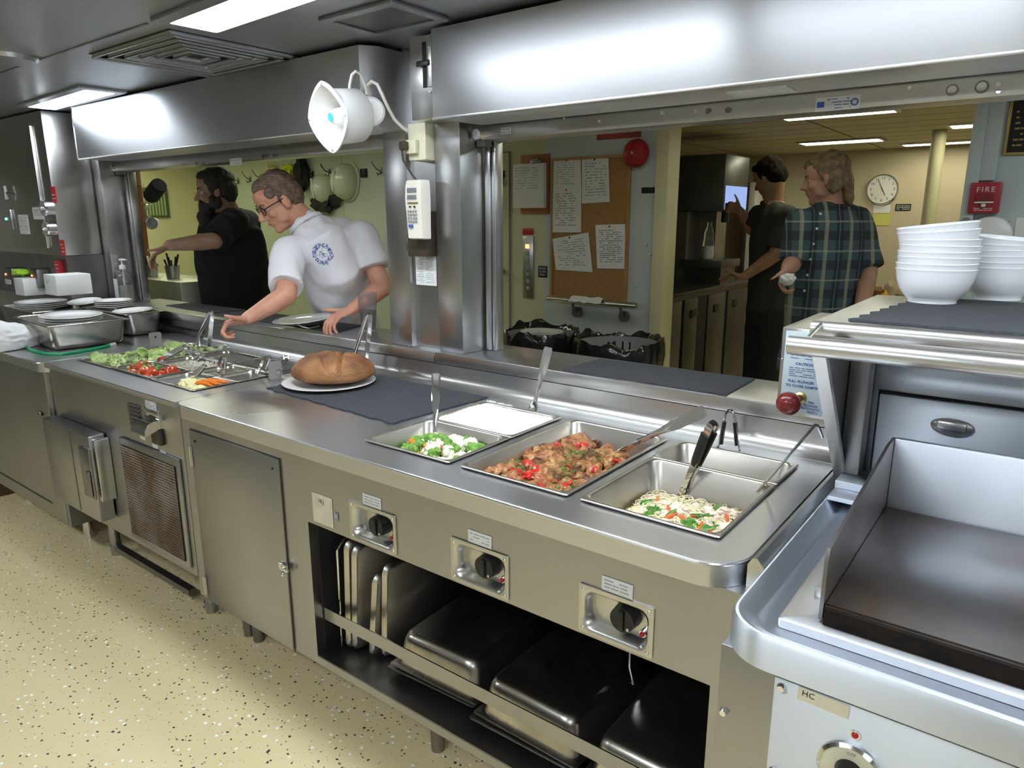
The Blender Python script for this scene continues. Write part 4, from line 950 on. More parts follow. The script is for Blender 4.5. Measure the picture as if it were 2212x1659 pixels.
def spots(x0, x1, y0, y1, z0, z1, n_, s0=.8, s1=1.2): return [((rd.uniform(x0, x1), rd.uniform(y0, y1), rd.uniform(z0, z1)), rndrot(rd), rd.uniform(s0, s1)) for i in range(n_)]
to = [blob(.017, s, .25, 1.6, 2, (1, .9, .7)).build('tomato_chunk', TO, origin=(0, 0, 0)) for s in (1, 2)]
copies(to, spots(b0 + .035, b1 - .03, cy(0) + .03, cy(1) - .03, .878, .915, 46), ('red chopped tomato chunk in the salad pan', 'tomato', 'tomato chunks in the salad pan'))
ck = MB().ell((0, 0, 0), (.0085, .008, .0075), 12, 8).build('chickpea', CK, origin=(0, 0, 0))
copies([ck], spots(b0 + .06, b1 - .06, cy(0) + .03, cy(0) + .09, .895, .915, 24), ('tan chickpea among the chopped tomatoes', 'chickpea', 'chickpeas in the salad pan'))
hg = blob(.012, 7, .5, 2, 2, (1.2, .9, .3)).build('herb_leaf', GH, origin=(0, 0, 0))
copies([hg], spots(b0 + .05, b1 - .06, cy(0) + .03, cy(1) - .04, .912, .920, 11), ('small green herb leaf on the tomato salad', 'herb', 'herb leaves on the tomato salad'))
m = MB()
for i in range(130):
    x, y = rd.gauss(b0 + .22, .03), rd.gauss(cy(1) + .07, .028); a = rd.uniform(0, 6.28); pts = []
    x = min(max(x, b0 + .04), b1 - .04); y = min(max(y, cy(1) + .04), cy(2) - .04)
    for s in range(8): x += .006 * math.cos(a); y += .006 * math.sin(a); a += rd.uniform(.1, .7); pts.append((min(max(x, b0 + .03), b1 - .03), min(max(y, cy(1) + .03), cy(2) - .03), .875 + rd.uniform(0, .022) + .003 * s))
    m.tube(pts, .0018, 5)
tag(m.build('bean_sprouts', mat('sprout_white', (.82, .78, .66), .4, var=.1)), 'curly white bean sprouts piled in a small pan', 'sprouts', kind='stuff')
CHS = mat('yellow_cheese', (.78, .70, .28), .45, var=.1)
for k, (x, y) in enumerate(((b0 + .20, cy(2) + .07), (b0 + .23, cy(2) + .09))):
    tag(MB().box(x - .06, x + .06, y - .03, y + .03, .862 + k * .009, .870 + k * .009, b=.002).build('cheese_slice', CHS), ('lower', 'upper')[k] + ' pale yellow cheese slice in the back pan', 'cheese')
cf_ = [blob(.032, s, .20, 2.5, 3, (1.1, 1, .75)).build('cauliflower_chunk', mat('pale_cauliflower', (.80, .76, .40), .5, bump=.5, bscale=200, var=.1, sss=.1), origin=(0, 0, 0)) for s in (3,)]
copies(cf_, [((cm + .042, cy(0) + .055, .900), (.1, .2, 1), 1.05), ((cm + .040, cy(0) + .105, .895), (0, .2, 2), .9), ((cm + .080, cy(0) + .045, .890), (0, .1, 3), .8), ((cm + .115, cy(0) + .050, .892), (0, .1, 4), .8)], ('pale yellow cauliflower chunk in the front corner pan', 'cauliflower', 'cauliflower chunks in the front corner pan'))
cs = MB().tube([(-.05, 0, -.004), (-.02, 0, .004), (.02, 0, .005), (.05, 0, -.003)], [.005, .008, .008, .004], 10).build('carrot_stick', VO, origin=(0, 0, 0))
copies([cs], [((cm + .105, cy(0) + .075 + i * .013, .906 + .004 * (i % 2)), (0, .05, .3 + .12 * i), .9) for i in range(5)], ('bright orange carrot stick in the front corner pan', 'carrot', 'carrot sticks in the front corner pan'))
tag(surface(c0_ + .026, cm - .026, cy(1) + .026, cy(2) - .026, lambda x, y: .856 + .012 * noise.noise(Vector((x * 50, y * 50, 1))), 20, 20, .02).build('grated_beet', mat('grated_beet', (.26, .05, .03), .5, bump=1, bscale=220, var=.4, vscale=90)), 'grated dark red beet in a small pan', 'beet', kind='stuff')
tag(blob(.03, 2, .3, 2, 3, (1.2, .8, .4)).build('grated_carrot', VO, origin=(0, 0, 0)), 'small mound of orange carrot beside the grated beet', 'carrot', kind='stuff').location = (c0_ + .11, cy(1) + .10, .868)
lid = MB().loft([rrect(.158, .084, .02, .909, 5, ((c0_ + c1_) / 2 - .005, cy(2.5))), rrect(.158, .084, .02, .912, 5, ((c0_ + c1_) / 2 - .005, cy(2.5)))])
tag(lid.build('clear_lid', GLASS), 'clear plastic lid over the back corner pan', 'lid')

# ---------------------------------------------------------------- utensils
def V(*a): return Vector(a)
def tongs(label, tip, top, spread=.035, w=.018, handle=None, group=None, m_='chrome', side=None, curl=True):
    """sprung kitchen tongs: two channel arms from a bent head at `top` to scalloped tips near `tip`"""
    tip, top = Vector(tip), Vector(top); ax = (tip - top); L_ = ax.length; ax.normalize()
    sd = Vector(side) if side else ax.cross(V(0, 0, 1))
    sd = (sd - ax * sd.dot(ax)).normalized(); nn = ax.cross(sd).normalized()
    t = thing('tongs', label, 'tongs', tip)
    for s in (-1, 1):
        pts = [top + sd * s * .006, top + sd * s * .010 + ax * .012, top + ax * L_ * .45 + sd * s * (.5 * spread + .004), top + ax * L_ * .8 + sd * s * (.9 * spread), tip + sd * s * spread * .62]
        ws = [w * .5, w * .55, w * .62, w * .42, w * .72]
        sh_ = []
        for p, q in zip(pts, ws):
            sh_.append([p + nn * q, p + nn * q * .9 + sd * s * .004, p - nn * q * .9 + sd * s * .004, p - nn * q, p - nn * q * .8 + sd * s * .0022, p + nn * q * .8 + sd * s * .0022])
        arm = MB().loft(sh_).build('arm', m_, t, smooth=50)
        m = MB()
        for i in range(5): m.ell(tip + sd * s * spread * .6 + nn * (w * .30 * (i - 2)) + ax * .003, (.003, .003, .005), 8, 5)
        m.build('scalloped_tip', m_, arm)
        if handle:
            i0 = top + ax * .030 + sd * s * .014; i1 = top + ax * L_ * handle + sd * s * (.5 * spread + .003)
            MB().tube([i0, (i0 + i1) / 2, i1], [w * .72, w * .78, w * .74], 10, flat=.42, side=nn).build('grip', 'black', arm)
    MB().tube([top + sd * -.008 + ax * .006, top + sd * -.005 - ax * .003, top + sd * .005 - ax * .003, top + sd * .008 + ax * .006], w * .5, 8, flat=.25, side=nn).build('spring_head', m_ if not handle else 'black', t)
    return t
def spoon(label, bowl, top, w=.014, bw=.032, name='serving_spoon', m_='chrome'):
    bowl, top = Vector(bowl), Vector(top); ax = (bowl - top); L_ = ax.length; ax.normalize(); sd = ax.cross(cf + V(0, 0, -.25)).normalized(); nn = sd.cross(ax)
    t = thing(name, label, 'spoon', bowl); sh_ = []
    for u, ww, d in ((0, .8, 0), (.04, 1.0, .002), (.35, .95, .004), (.55, .5, .001), (.72, .42, 0), (.86, .5, .001)):
        p = top + ax * L_ * u; q = w * ww; sh_.append([p + sd * q + nn * .001, p + sd * q * .5 + nn * (.002 + d), p - sd * q * .5 + nn * (.002 + d), p - sd * q + nn * .001, p - sd * q * .5 + nn * (d - .001), p + sd * q * .5 + nn * (d - .001)])
    MB().loft(sh_).build('handle', m_, t, smooth=50)
    c = bowl; sd = ax.cross(V(0, 0, 1)).normalized(); nn = sd.cross(ax); q = Matrix((sd, ax, nn)).transposed()
    MB().lathe([(.0, -.012), (.55, -.010), (.85, -.004), (1, .002), (.96, .002), (.8, -.003), (.5, -.0085), (0, -.0105)], c, 24, mtx=q @ Matrix(((bw, 0, 0), (0, bw * 1.35, 0), (0, 0, 1)))).build('spoon_bowl', m_, t, smooth=60)
    return t
spoon('steel serving spoon standing upright in the vegetable pan', (at(938, 940, Y=.25).x, .25, .870), at(942, 806, Y=.30), .013, .030)
b_ = at(1152, 882, Z=.91); spoon('long steel spoon standing in the white rice', (b_.x, b_.y, .905), dep(1185, 750, (b_ - V(CX, CY, CZ)).dot(cf) * 1.0 - .02), .014, .026)
b_ = at(1355, 965, Z=.885); spoon('large steel spoon resting in the chicken pan, handle over the counter', (b_.x, b_.y, b_.z), at(1522, 887, Z=1.02), .017, .036)
b_ = at(1475, 1070, Z=.83); tongs('black-handled tongs dipped in the noodle pan', (b_.x, b_.y, .832), dep(1541, 915, b_ and (b_ - V(CX, CY, CZ)).dot(cf) - .16), .006, .017, handle=.55, side=(0.3, 1, 0))
b_ = at(1573, 1010, Z=.85); tongs('open black-gripped tongs standing in the narrow pan', (b_.x, b_.y, .838), at(1577, 888, Y=b_.y + .02), .036, .018, handle=.55, side=(1, .2, 0))
b_ = at(1600, 1105, Z=.81); q_ = at(1760, 918, Y=.50)
t = thing('ladle', 'slim steel ladle lying across the corner of the noodle pan', 'ladle', b_)
q1 = at(1772, 932, Y=.52)
MB().tube([b_ + V(0, 0, .005), at(1700, 990, Y=.40) , q_, (q_ + q1) / 2 + V(0, 0, .006), q1, at(1777, 945, Y=.53)], [.0042, .0045, .0045, .0045, .0045, .004], 8, flat=.6).build('handle', 'chrome', t)
MB().lathe([(0, -.022), (.022, -.018), (.034, 0), (.033, .001), (.021, -.016), (0, -.020)], b_ + V(-.02, -.01, .008), 22).build('ladle_bowl', 'chrome', t)

b_ = at(770, 770, Y=.66); c_ = V(b_.x, .66, .905)
tongs('tall steel tongs standing open behind the loaf', (c_.x + .0, c_.y, .912), at(797, 680, Y=.66), .040, .018, side=(1, 0, 0))
b_ = at(440, 755, Z=.89); tp = at(456, 676, Y=b_.y)
tongs('tall steel tongs standing in the back of the lettuce pan', (b_.x - .02, b_.y, .885), tp, .055, .018, side=(1, 0, 0))
for (tx, ty, tz, ux, uy, uz, lb, sd) in ((343, 778, .915, 400, 748, .985, 'tongs with their head leaning left on the tomato salad', None), (436, 775, .895, 402, 752, .985, 'tongs leaning over the white bean sprouts', None), (405, 825, .90, 442, 790, .968, 'tongs lying in the small pan beside the cauliflower', None),
        (477, 815, .885, 482, 772, .97, 'thin pair of tongs standing in the cauliflower pan', None), (560, 812, .885, 580, 772, .985, 'shiny tongs leaning in the pan beside the loaf', None), (400, 760, .90, 491, 748, .955, 'tongs resting on the back rim near the cheese pan', None), (600, 790, .885, 618, 772, .955, 'tongs under the clear lid at the back corner', None)):
    tongs(lb, at(tx, ty, Z=tz), at(ux, uy, Z=uz), .014, .016)

# ---------------------------------------------------------------- mats
def liner(name, label, corners, z, th=.004, rag=.004, m_='mat_grey', seed=1, n=40):
    """rubber liner cut by hand: slightly ragged edge, laid flat"""
    P4 = [Vector((c[0], c[1], 0)) for c in corners]; ring = []
    for k in range(4):
        a, b = P4[k], P4[(k + 1) % 4]
        for i in range(n): u = i / n; p = a.lerp(b, u); q = Vector((noise.noise(Vector((i * .37, k * 9 + seed, 0))), noise.noise(Vector((i * .37, k * 9 + seed, 5))), 0)) * rag * (1 if 0 < i < n else 0); ring.append(p + q)
    lo = [[Vector((p.x, p.y, z)) for p in ring], [Vector((p.x, p.y, z + th)) for p in ring]]
    return tag(MB().loft(lo).build(name, m_, smooth=30), label, 'mat')
liner('rubber_liner', 'dark grey liner under the loaf on the hot counter', [(-.405, .305), (.300, .268), (.330, .695), (-.395, .70)], .9005, seed=3, rag=.012)
liner('rubber_liner', 'dark grey liner on the ledge behind the chicken and noodle pans', [(.590, .764), (1.150, .758), (1.145, 1.01), (.598, .998)], 1.0205, seed=7, rag=.002)
liner('rubber_liner', 'dark grey liner on the ledge under the plate held by the man in white', [(-1.60, .80), (-.63, .825), (-.70, 1.02), (-1.62, 1.02)], 1.0205, seed=9, rag=.004)
liner('rubber_liner', 'dark liner on the ledge at the far left before the bearded man', [(-2.2, .86), (-1.66, .83), (-1.66, 1.02), (-2.2, 1.02)], 1.0205, seed=12, rag=.004)
a = at(1835, 694, Z=1.305); b_ = at(1953, 645, Z=1.305)
P5 = []
ss = MB(); x0_, y0_ = a.x, a.y; ring = []
nn_ = 40
for i in range(nn_): u = i / nn_; ring.append(V(x0_ + (2.6 - x0_) * u, y0_ + .004 * math.sin(i * 1.9) + .005 - .02 * u, 0))
for i in range(nn_): u = i / nn_; ring.append(V(2.6 + .003 * math.sin(i), y0_ - .015 + (.98 - y0_) * u, 0))
for i in range(nn_): u = i / nn_; ring.append(V(2.6 + (1.575 - 2.6) * u, .975 + .003 * math.sin(i * 2.1), 0))
for i in range(nn_): u = i / nn_; ring.append(V(1.575 + (x0_ - 1.575) * u + .007 * math.sin(i * 1.25), .975 + (y0_ - .975) * u, 0))
tag(ss.loft([[V(p.x, p.y, 1.304) for p in ring], [V(p.x, p.y, 1.309) for p in ring]]).build('rubber_liner', 'mat_grey', smooth=30), 'dark wavy-edged liner on the shelf under the stacked bowls', 'mat')

# ---------------------------------------------------------------- bread on its plate
pc = V(-.270, .485, .905)
pl_ = MB().lathe([(0, .000), (.10, .000), (.13, .004), (.168, .010), (.172, .013), (.168, .0145), (.13, .008), (.10, .004), (0, .004)], pc, 48)
tag(pl_.build('dinner_plate', mat('stoneware', (.60, .58, .55), .3, var=.05)), 'large grey-white plate under the loaf of bread', 'plate')
CR = mat('bread_crust', (.13, .045, .016), .6, col2=(.36, .17, .065), vscale=9, bump=1, bscale=110, bd=.004)
bm = bmesh.new(); bmesh.ops.create_icosphere(bm, subdivisions=6, radius=1)
for v in bm.verts:
    p = v.co; z = p.z; rr = math.hypot(p.x, p.y)
    q = Vector((p.x * 1.0, p.y * .9, 0)); d = (1 + .03 * noise.noise(p * 1.6 + Vector((4, 2, 1))) + .008 * noise.noise(p * 9)) * (1 - abs(z) ** 3 * .0)
    h = (.074 if z > 0 else .034) * math.copysign(abs(z) ** .85, z)
    sc_ = 0
    if z > .25:
        sc_ = -.016 * math.exp(-((p.x - .22 + .15 * p.y) / .035) ** 2)                      # the cut down the middle
        for s0 in (-.45, -.12, .25): sc_ += -.005 * math.exp(-((p.y - s0 - .5 * (p.x - .6) ** 2) / .03) ** 2) * (1 if p.x > .28 else 0)
        for s0 in (-.55, -.1): sc_ += .005 * math.exp(-((p.x - s0 + .5 * p.y) / .13) ** 2) - .006 * math.exp(-((p.x - s0 - .17 + .5 * p.y) / .035) ** 2) if p.x < .15 else 0
    v.co = Vector((q.x * d * .155, q.y * d * .150, h * d + sc_))
lo_ = MB()._bm(bm); lo_.v = [Matrix.Rotation(R_(35), 3, 'Z') @ v + V(-.258, .500, .949) for v in lo_.v]
bread = tag(lo_.build('bread_loaf', CR, smooth=80), 'round crusty brown loaf cut down the middle on a plate', 'bread')

# ---------------------------------------------------------------- cup, plate on the ledge
cup = thing('plastic_tumbler', 'clear ribbed tumbler half full of dark drink on the ledge', 'cup', (-.58, .94, 1.02))
TB = mat('tinted_clear', (.86, .82, .84), .06, trans=.92, ior=1.06)
cpx = at(797, 716, Z=1.02); cc = V(cpx.x, cpx.y, 1.021)
MB().lathe([(0, .0), (.030, 0), (.033, .01), (.037, .095), (.0375, .10), (.041, .155), (.0425, .172), (.0405, .172), (.039, .155), (.0355, .10), (.031, .012), (0, .006)], cc, 28).build('tumbler_wall', TB, cup)
MB().lathe([(0, .008), (.030, .012), (.0345, .095), (0, .095)], cc, 28).build('drink', mat('dark_red_drink', (.035, .008, .008), .1, coat=.5), cup)

# ---------------------------------------------------------------- deep pans with plates
def tub(label, x0, x1, y0, y1, z, D, rot=0):
    o = pan_mb(x1 - x0, y1 - y0, D, 0, 0, 0, fl=.014).build('deep_pan', 'steel_old', origin=(0, 0, 0), smooth=50); o.location = ((x0 + x1) / 2, (y0 + y1) / 2, z); o.rotation_euler = (0, 0, R_(rot)); return tag(o, label, 'pan')
tub('deep steel pan of large plates nearest the cold counter', -2.37, -1.825, .13, .50, 1.022, .12, -4)
tub('deep steel pan holding a big flat plate, against the ledge', -2.52, -1.975, .53, .745, 1.022, .12, 0)
tub('deep steel pan at the far left of the side counter', -3.00, -2.47, .27, .70, 1.022, .12, 0)
def plate(label, c, r, rot=(0, 0, 0), group=None):
    o = MB().lathe([(0, 0), (r * .55, 0), (r * .62, .003), (r * .98, .011), (r, .0135), (r * .98, .0145), (r * .62, .0065), (r * .55, .004), (0, .004)], (0, 0, 0), 40).build('plate', 'china', origin=(0, 0, 0)); o.location = c; o.rotation_euler = rot; return tag(o, label, 'plate', group)
c_ = at(155, 683, Z=1.03)
for k in range(3): plate('large white plate, ' + ('bottom', 'middle', 'top')[k] + ' of the stack in the nearest deep pan', (-2.085 + .004 * k, .315, 1.002 + k * .012), .142, (0, R_(2), 0))
c_ = at(274, 657, Z=1.05)
for k in range(4): plate('small white plate, ' + ('lowest', 'second', 'third', 'top')[k] + ' of the small stack at the ledge', (-2.34 + .001 * k, .635, 1.022 + k * .010), .095)
plate('big white plate tilted in the pan against the ledge', (-2.12, .635, 1.012), .10, (R_(3), 0, 0))
for k in range(4): plate('white plate, ' + ('lowest', 'second', 'third', 'top')[k] + ' of the stack at the far left', (-2.75, .42, 1.008 + k * .010), .13)
plate('pale plate leaning in the far left deep pan', (-2.62, .60, 1.03), .09, (R_(6), R_(4), 0))
def C9(px, py, z=.906): return at(px, py, Z=z)
hz = thing('green_hose', 'thin green hose curling round the nearest deep pan', 'hose', C9(140, 768))
MB().tube([C9(46, 738), C9(52, 747), C9(70, 757), C9(100, 764), C9(135, 765), (at(180, 758, Z=.906)), C9(225, 749), C9(236, 746)], .007, 10).build('hose_tube', mat('green_rubber', (.01, .30, .12), .35, var=.1), hz)
MB().cyl(C9(236, 746), C9(248, 743), .0085, n=12).build('hose_end', 'label', hz)
# towel heap
bm = bmesh.new(); bmesh.ops.create_icosphere(bm, subdivisions=5, radius=1)
for v in bm.verts:
    p = v.co; d = 1 + .16 * noise.noise(p * 1.5) + .06 * noise.noise(Vector((p.x * 2, p.y * 6, p.z * 6))); v.co = Vector((p.x * .20 * d, p.y * .17 * d, max(p.z, -.45) * .085 * d))
tw = MB()._bm(bm); o_ = at(2, 738, Z=.93); tw.v = [v + Vector((o_.x - .03, o_.y, .94)) for v in tw.v]
tag(tw.build('towel', mat('white_towel', (.80, .80, .80), .9, bump=.8, bscale=300, var=.06), smooth=80), 'crumpled white towel at the left edge of the side counter', 'towel')

# ---------------------------------------------------------------- stored pans in the open bay
def inv(label, x0, x1, y0, y1, z, D, rot=0, mt='steel_old', under=1):
    o = pan_mb(x1 - x0, y1 - y0, D, 0, 0, 0, flip=True, fl=.016).build('stored_pan', mt, origin=(0, 0, 0), smooth=50); o.location = ((x0 + x1) / 2, (y0 + y1) / 2, z); o.rotation_euler = (0, 0, R_(rot)); return tag(o, label, 'pan')
zb_ = OZ0 + .005
inv('upturned steel pan at the left of the open bay', .44, .765, .085, .615, zb_ + .045, .10, 2)
inv('flat pan under the left upturned pan in the bay', .42, .745, .09, .62, zb_ + .026, .02, 3, 'steel_dark')
inv('upturned steel pan in the middle of the open bay', .785, 1.11, .065, .595, zb_ + .045, .10, -1)
inv('flat pan under the middle upturned pan in the bay', .765, 1.09, .065, .595, zb_ + .026, .02, 1, 'steel_dark')
inv('shiny upturned steel pan at the right of the open bay', 1.092 + .02, 1.395 + .02, .070, .60, zb_ + .03, .10, 0, 'steel_pan')
# racks and trays standing upright
def rack(label, x, y0, y1, z0, z1, tilt):
    t = thing('wire_rack', label, 'rack', (x, (y0 + y1) / 2, z0)); T = Matrix.Translation((x, 0, z0)) @ Matrix.Rotation(R_(tilt), 4, 'Y') @ Matrix.Translation((-x, 0, -z0))
    fr = [T @ V(x, y0, z0), T @ V(x, y1, z0), T @ V(x, y1, z1), T @ V(x, y0 + .03, z1), T @ V(x, y0, z1 - .03)]
    MB().tube(fr, .0035, 8, closed=True).build('rack_frame', 'chrome', t); m = MB()
    for i in range(14): y = y0 + (y1 - y0) * (i + 1) / 15; m.cyl(T @ V(x, y, z0), T @ V(x, y, z1), .0014, n=5)
    m.build('rack_wire', 'steel', t); return t
rack('chrome wire rack standing at the left wall of the bay', .222, .09, .50, .205, .56, 1)
def tray(label, x, y0, y1, z0, z1, tilt):
    T = Matrix.Translation((x, 0, z0)) @ Matrix.Rotation(R_(tilt), 4, 'Y') @ Matrix.Rotation(R_(-90), 4, 'Y'); c = (((z1 - z0) / 2), (y0 + y1) / 2)
    hx, hy = (z1 - z0) / 2, (y1 - y0) / 2
    lo = [[T @ q for q in rrect(hx - a, hy - a, .03, h, 5, c)] for a, h in ((.008, 0), (0, .012), (0, .014), (.004, .014), (.010, .002))]
    return tag(MB().loft(lo, cap0=True, cap1=True).build('sheet_tray', 'steel_pan', smooth=50), label, 'tray')
tray('steel tray standing second from the left wall of the bay', .262, .085, .56, .20, .575, 3)
tray('steel tray standing third from the left wall of the bay', .285, .09, .56, .20, .565, 4)
tray('thin tray leaning beside the left upturned pan, front one', .350, .10, .50, .20, .49, 7)
tray('thin tray leaning beside the left upturned pan, rear one', .385, .12, .55, .20, .52, 4)

# ---------------------------------------------------------------- bowls on the shelf
def bowl_proto():
    R = .086; H = .078
    prof = [(0, .004), (.040, .004), (.047, .0), (.052, 0), (.052, .006), (.060, .014), (.074, .033), (.081, .053), (.0845, .072), (.086, .078), (.0868, .0795), (.0855, .081), (.0835, .079), (.082, .072), (.078, .053), (.071, .035), (.058, .017), (.040, .010), (0, .009)]
    return MB().lathe(prof, (0, 0, 0), 56).build('bowl', 'melamine', origin=(0, 0, 0), smooth=50)
def rr_at(px, py, z): return at(px, py, Z=z)
b0_ = bowl_proto(); base = at(2012, 652, Z=1.309); base2 = at(2152, 645, Z=1.309)
sc = 1.0
d0 = (base - V(CX, CY, CZ)).dot(cf); rad = 77.5 / FPX * d0; sc = rad / .0868; STEP = 12.3 / FPX * d0 / .99
first = True; names = ('lowest', 'second', 'third', 'fourth', 'fifth', 'sixth', 'seventh', 'top')
for (bs, n_, side_) in ((base, 8, 'left'), (base2, 6, 'right')):
    for k in range(n_):
        nm = 'top' if k == n_ - 1 else names[k]
        tilt = ((0, 0), (.01, 0), (-.01, .01), (.012, 0), (0, .015), (.01, -.01), (.02, -.07), (.03, -.11))[k] if side_ == 'left' else ((0, 0), (.01, 0), (0, -.02), (0, -.02), (.01, .02), (.02, .10))[k]
        loc = bs + V(0, 0, k * STEP + (.005 if k >= 6 else 0)); e = (tilt[0], tilt[1], k * .7 * 0)
        lb = f'white bowl, {nm} of the {side_} stack on the shelf' + (', tilted' if abs(tilt[1]) > .05 else '')
        if first: b0_.location = loc; b0_.rotation_euler = e; b0_.scale = (sc,) * 3; tag(b0_, lb, 'bowl', 'white bowls stacked on the shelf'); first = False
        else: dup(b0_, loc, e, lb, 'white bowls stacked on the shelf')
# ================================================================ back wall of the serving side (Y = 2.8)
WY = 2.799
def W(px, py, d=0): return at(px, py, Y=WY - d)
def plate_on(name, label, cat, px0, py0, px1, py1, th, m_, b=.002, group=None):
    a, c = W(px0, py0), W(px1, py1)
    return tag(MB().box(a.x, c.x, WY - th, WY, c.z, a.z, b=b).build(name, m_, origin=((a.x + c.x) / 2, WY, c.z)), label, cat, group)
d1 = thing('door_1', None, None, (-1.3, 2.8, 0)); d1['kind'] = 'structure'
a = W(1101, 330)
MB().box(-2.05, a.x, WY - .012, WY, .02, a.z, b=.003).build('door_leaf', 'wall_cream', d1)
MB().box(a.x, a.x + .006, WY - .014, WY, .02, a.z + .006).box(-2.05, a.x + .006, WY - .014, WY, a.z, a.z + .006).build('door_gap', 'ink', d1)
p = W(1080, 586, .05); MB().cyl((p.x, WY - .012, p.z), (p.x, WY - .045, p.z), .014, n=14).ell((p.x, WY - .055, p.z), (.030, .022, .030), 18, 12).build('door_knob', 'brass', d1)
a = W(1069, 370); c = W(1093, 384); MB().box(a.x, c.x, WY - .03, WY - .012, c.z, a.z, b=.002).box(c.x - .035, c.x - .012, WY - .04, WY - .012, c.z - .045, c.z, b=.003).build('door_closer', 'black', d1)
bl, tr = W(1191, 642), W(1366, 333)
cb = thing('cork_board', 'large cork notice board in a wooden frame covered with printed sheets', 'notice board', ((bl.x + tr.x) / 2, 2.78, bl.z))
MB().box(bl.x, tr.x, WY - .014, WY, bl.z, tr.z).build('cork_sheet', 'cork', cb)
m = MB(); e = .016
m.box(bl.x, tr.x, WY - .022, WY - .0142, tr.z - e, tr.z).box(bl.x, tr.x, WY - .022, WY - .0142, bl.z, bl.z + e).box(bl.x, bl.x + e, WY - .022, WY - .0142, bl.z + e, tr.z - e).box(tr.x - e, tr.x, WY - .022, WY - .0142, bl.z + e, tr.z - e)
m.build('board_frame', mat('cork_frame_wood', (.42, .24, .09), .5, var=.2), cb)
def sheet(label, c4, seed, lines=12, m_='paper', cols=1, y=WY - .016, ink='ink'):
    P4 = [at(*q, Y=y - .002 - .0015 * (i % 2)) for i, q in enumerate(c4)]
    t = MB().quad(*P4, th=.0008).build('paper_sheet', m_, origin=P4[3]); tag(t, label, 'paper')
    mb = MB(); rd = random.Random(seed)
    for c in range(cols):
        for i in range(lines):
            v = .12 + .76 * i / lines; u = .12 + .76 * c / cols
            while u < .12 + .76 * (c + .85) / cols:
                l = rd.uniform(.03, .10)
                if rd.random() > .3:
                    q = [P4[0].lerp(P4[1], uu).lerp(P4[3].lerp(P4[2], uu), vv) + V(0, -.0022, 0) for uu, vv in ((u, v), (u + l, v), (u + l, v + .018), (u, v + .018))]
                    mb.quad(*q, th=.0003)
                u += l + .02
    mb.build('print', ink, t, smooth=0); MB().ell((P4[0].lerp(P4[1], .5)) + V(0, -.006, -.012), (.006, .005, .006), 10, 6).build('push_pin', 'red' if seed % 2 else 'black', t)
    return t
sheet('printed sheet pinned top left on the cork board', [(1196, 345), (1254, 341), (1256, 410), (1195, 408)], 1, 10)
sheet('sheet with a printed grid pinned top right on the cork board', [(1257, 341), (1314, 339), (1317, 436), (1257, 440)], 2, 12, cols=4)
sheet('white list pinned below the top left sheet, overlapping it', [(1193, 407), (1256, 405), (1255, 502), (1194, 502)], 3, 14)
sheet('slanted sheets pinned low on the left of the cork board', [(1193, 516), (1271, 502), (1280, 588), (1201, 583)], 4, 12, cols=2)
sheet('sheet of small print pinned low on the right of the cork board', [(1286, 486), (1350, 484), (1352, 581), (1290, 580)], 5, 16, cols=3)
cl = thing('clipboard', 'brown clipboard with a thick pad of white paper beside the cork board', 'clipboard', W(1155, 460))
a, c = W(1127, 336), W(1187, 462)
MB().box(a.x, c.x, WY - .012, WY - .001, c.z, a.z, b=.002).build('clip_board', 'wood', cl)
a, c = W(1108, 355, .05), W(1176, 449, .05)
MB().box(a.x, c.x - .01, WY - .05, WY - .013, c.z, a.z, b=.002).build('paper_pad', 'paper', cl); pad = cl.children[-1]
scribble(MB(), a.x + .02, c.x - .05, WY - .0502, c.z + .12, a.z - .02, 9, 3, .003, .2).build('print', 'ink', pad)
p = W(1158, 348, .05); MB().box(p.x - .045, p.x + .045, WY - .056, WY - .0505, p.z - .015, p.z + .012, b=.004).cyl((p.x - .03, WY - .054, p.z + .01), (p.x + .03, WY - .054, p.z + .01), .012, n=12).build('spring_clip', 'steel_dark', cl)
plate_on('red_label', 'small red label above the elevator buttons', 'sign', 1129, 493, 1153, 507, .003, 'red')
el = thing('call_panel', 'narrow steel button panel with one lit red button', 'button panel', W(1142, 575))
a, c = W(1131, 511), W(1153, 645); MB().box(a.x, c.x, WY - .010, WY, c.z, a.z, b=.002).build('face_plate', 'steel_v', el)
for i in range(7):
    p = W(1141 + i * .3, 532 + i * 15); lit = i == 0
    MB().box(p.x - .014, p.x + .014, WY - .016, WY - .0102, p.z - .014, p.z + .014, b=.002).build('button', 'glow_red' if lit else 'ink', el)
    if not lit: text(('E', 'O', 'B', 'S', '3', 'D')[i - 1], .018, front((p.x, WY - .0162, p.z)), 'label', el.children[-1])
s = plate_on('slops_sign', 'small black sign reading food slops only', 'sign', 1163, 574, 1182, 600, .003, 'black')
p = W(1172, 587, .0034)
for i, w_ in enumerate(('FOOD', 'SLOPS', 'ONLY')): text(w_, .020, front(p + V(0, 0, .021 - i * .021)), 'label', s)
plate_on('red_strip_sign', 'long faded red strip sign at the top of the blue wall', 'sign', 1290, 283, 1385, 296, .003, mat('faded_red', (.36, .06, .05), .6, var=.2))
s = plate_on('black_plate_sign', 'small black plate sign on the pale blue wall right of the board', 'sign', 1386, 405, 1418, 417, .003, 'black')
bz = W(1381, 332)
be = thing('alarm_bell', 'round red alarm bell over the corner of the cork board', 'bell', (bz.x, 2.7, bz.z))
MB().cyl((bz.x, WY, bz.z), (bz.x, WY - .035, bz.z), .035, n=16).build('bell_base', 'black', be)
RB = mat('bell_red', (.34, .015, .02), .35, var=.12)
MB().lathe([(0, .055), (.030, .053), (.062, .042), (.078, .020), (.082, 0), (.078, .0), (.060, .036), (0, .048)], (bz.x, WY - .036, bz.z), 36, mtx=Matrix.Rotation(R_(90), 3, 'X')).build('gong', RB, be)
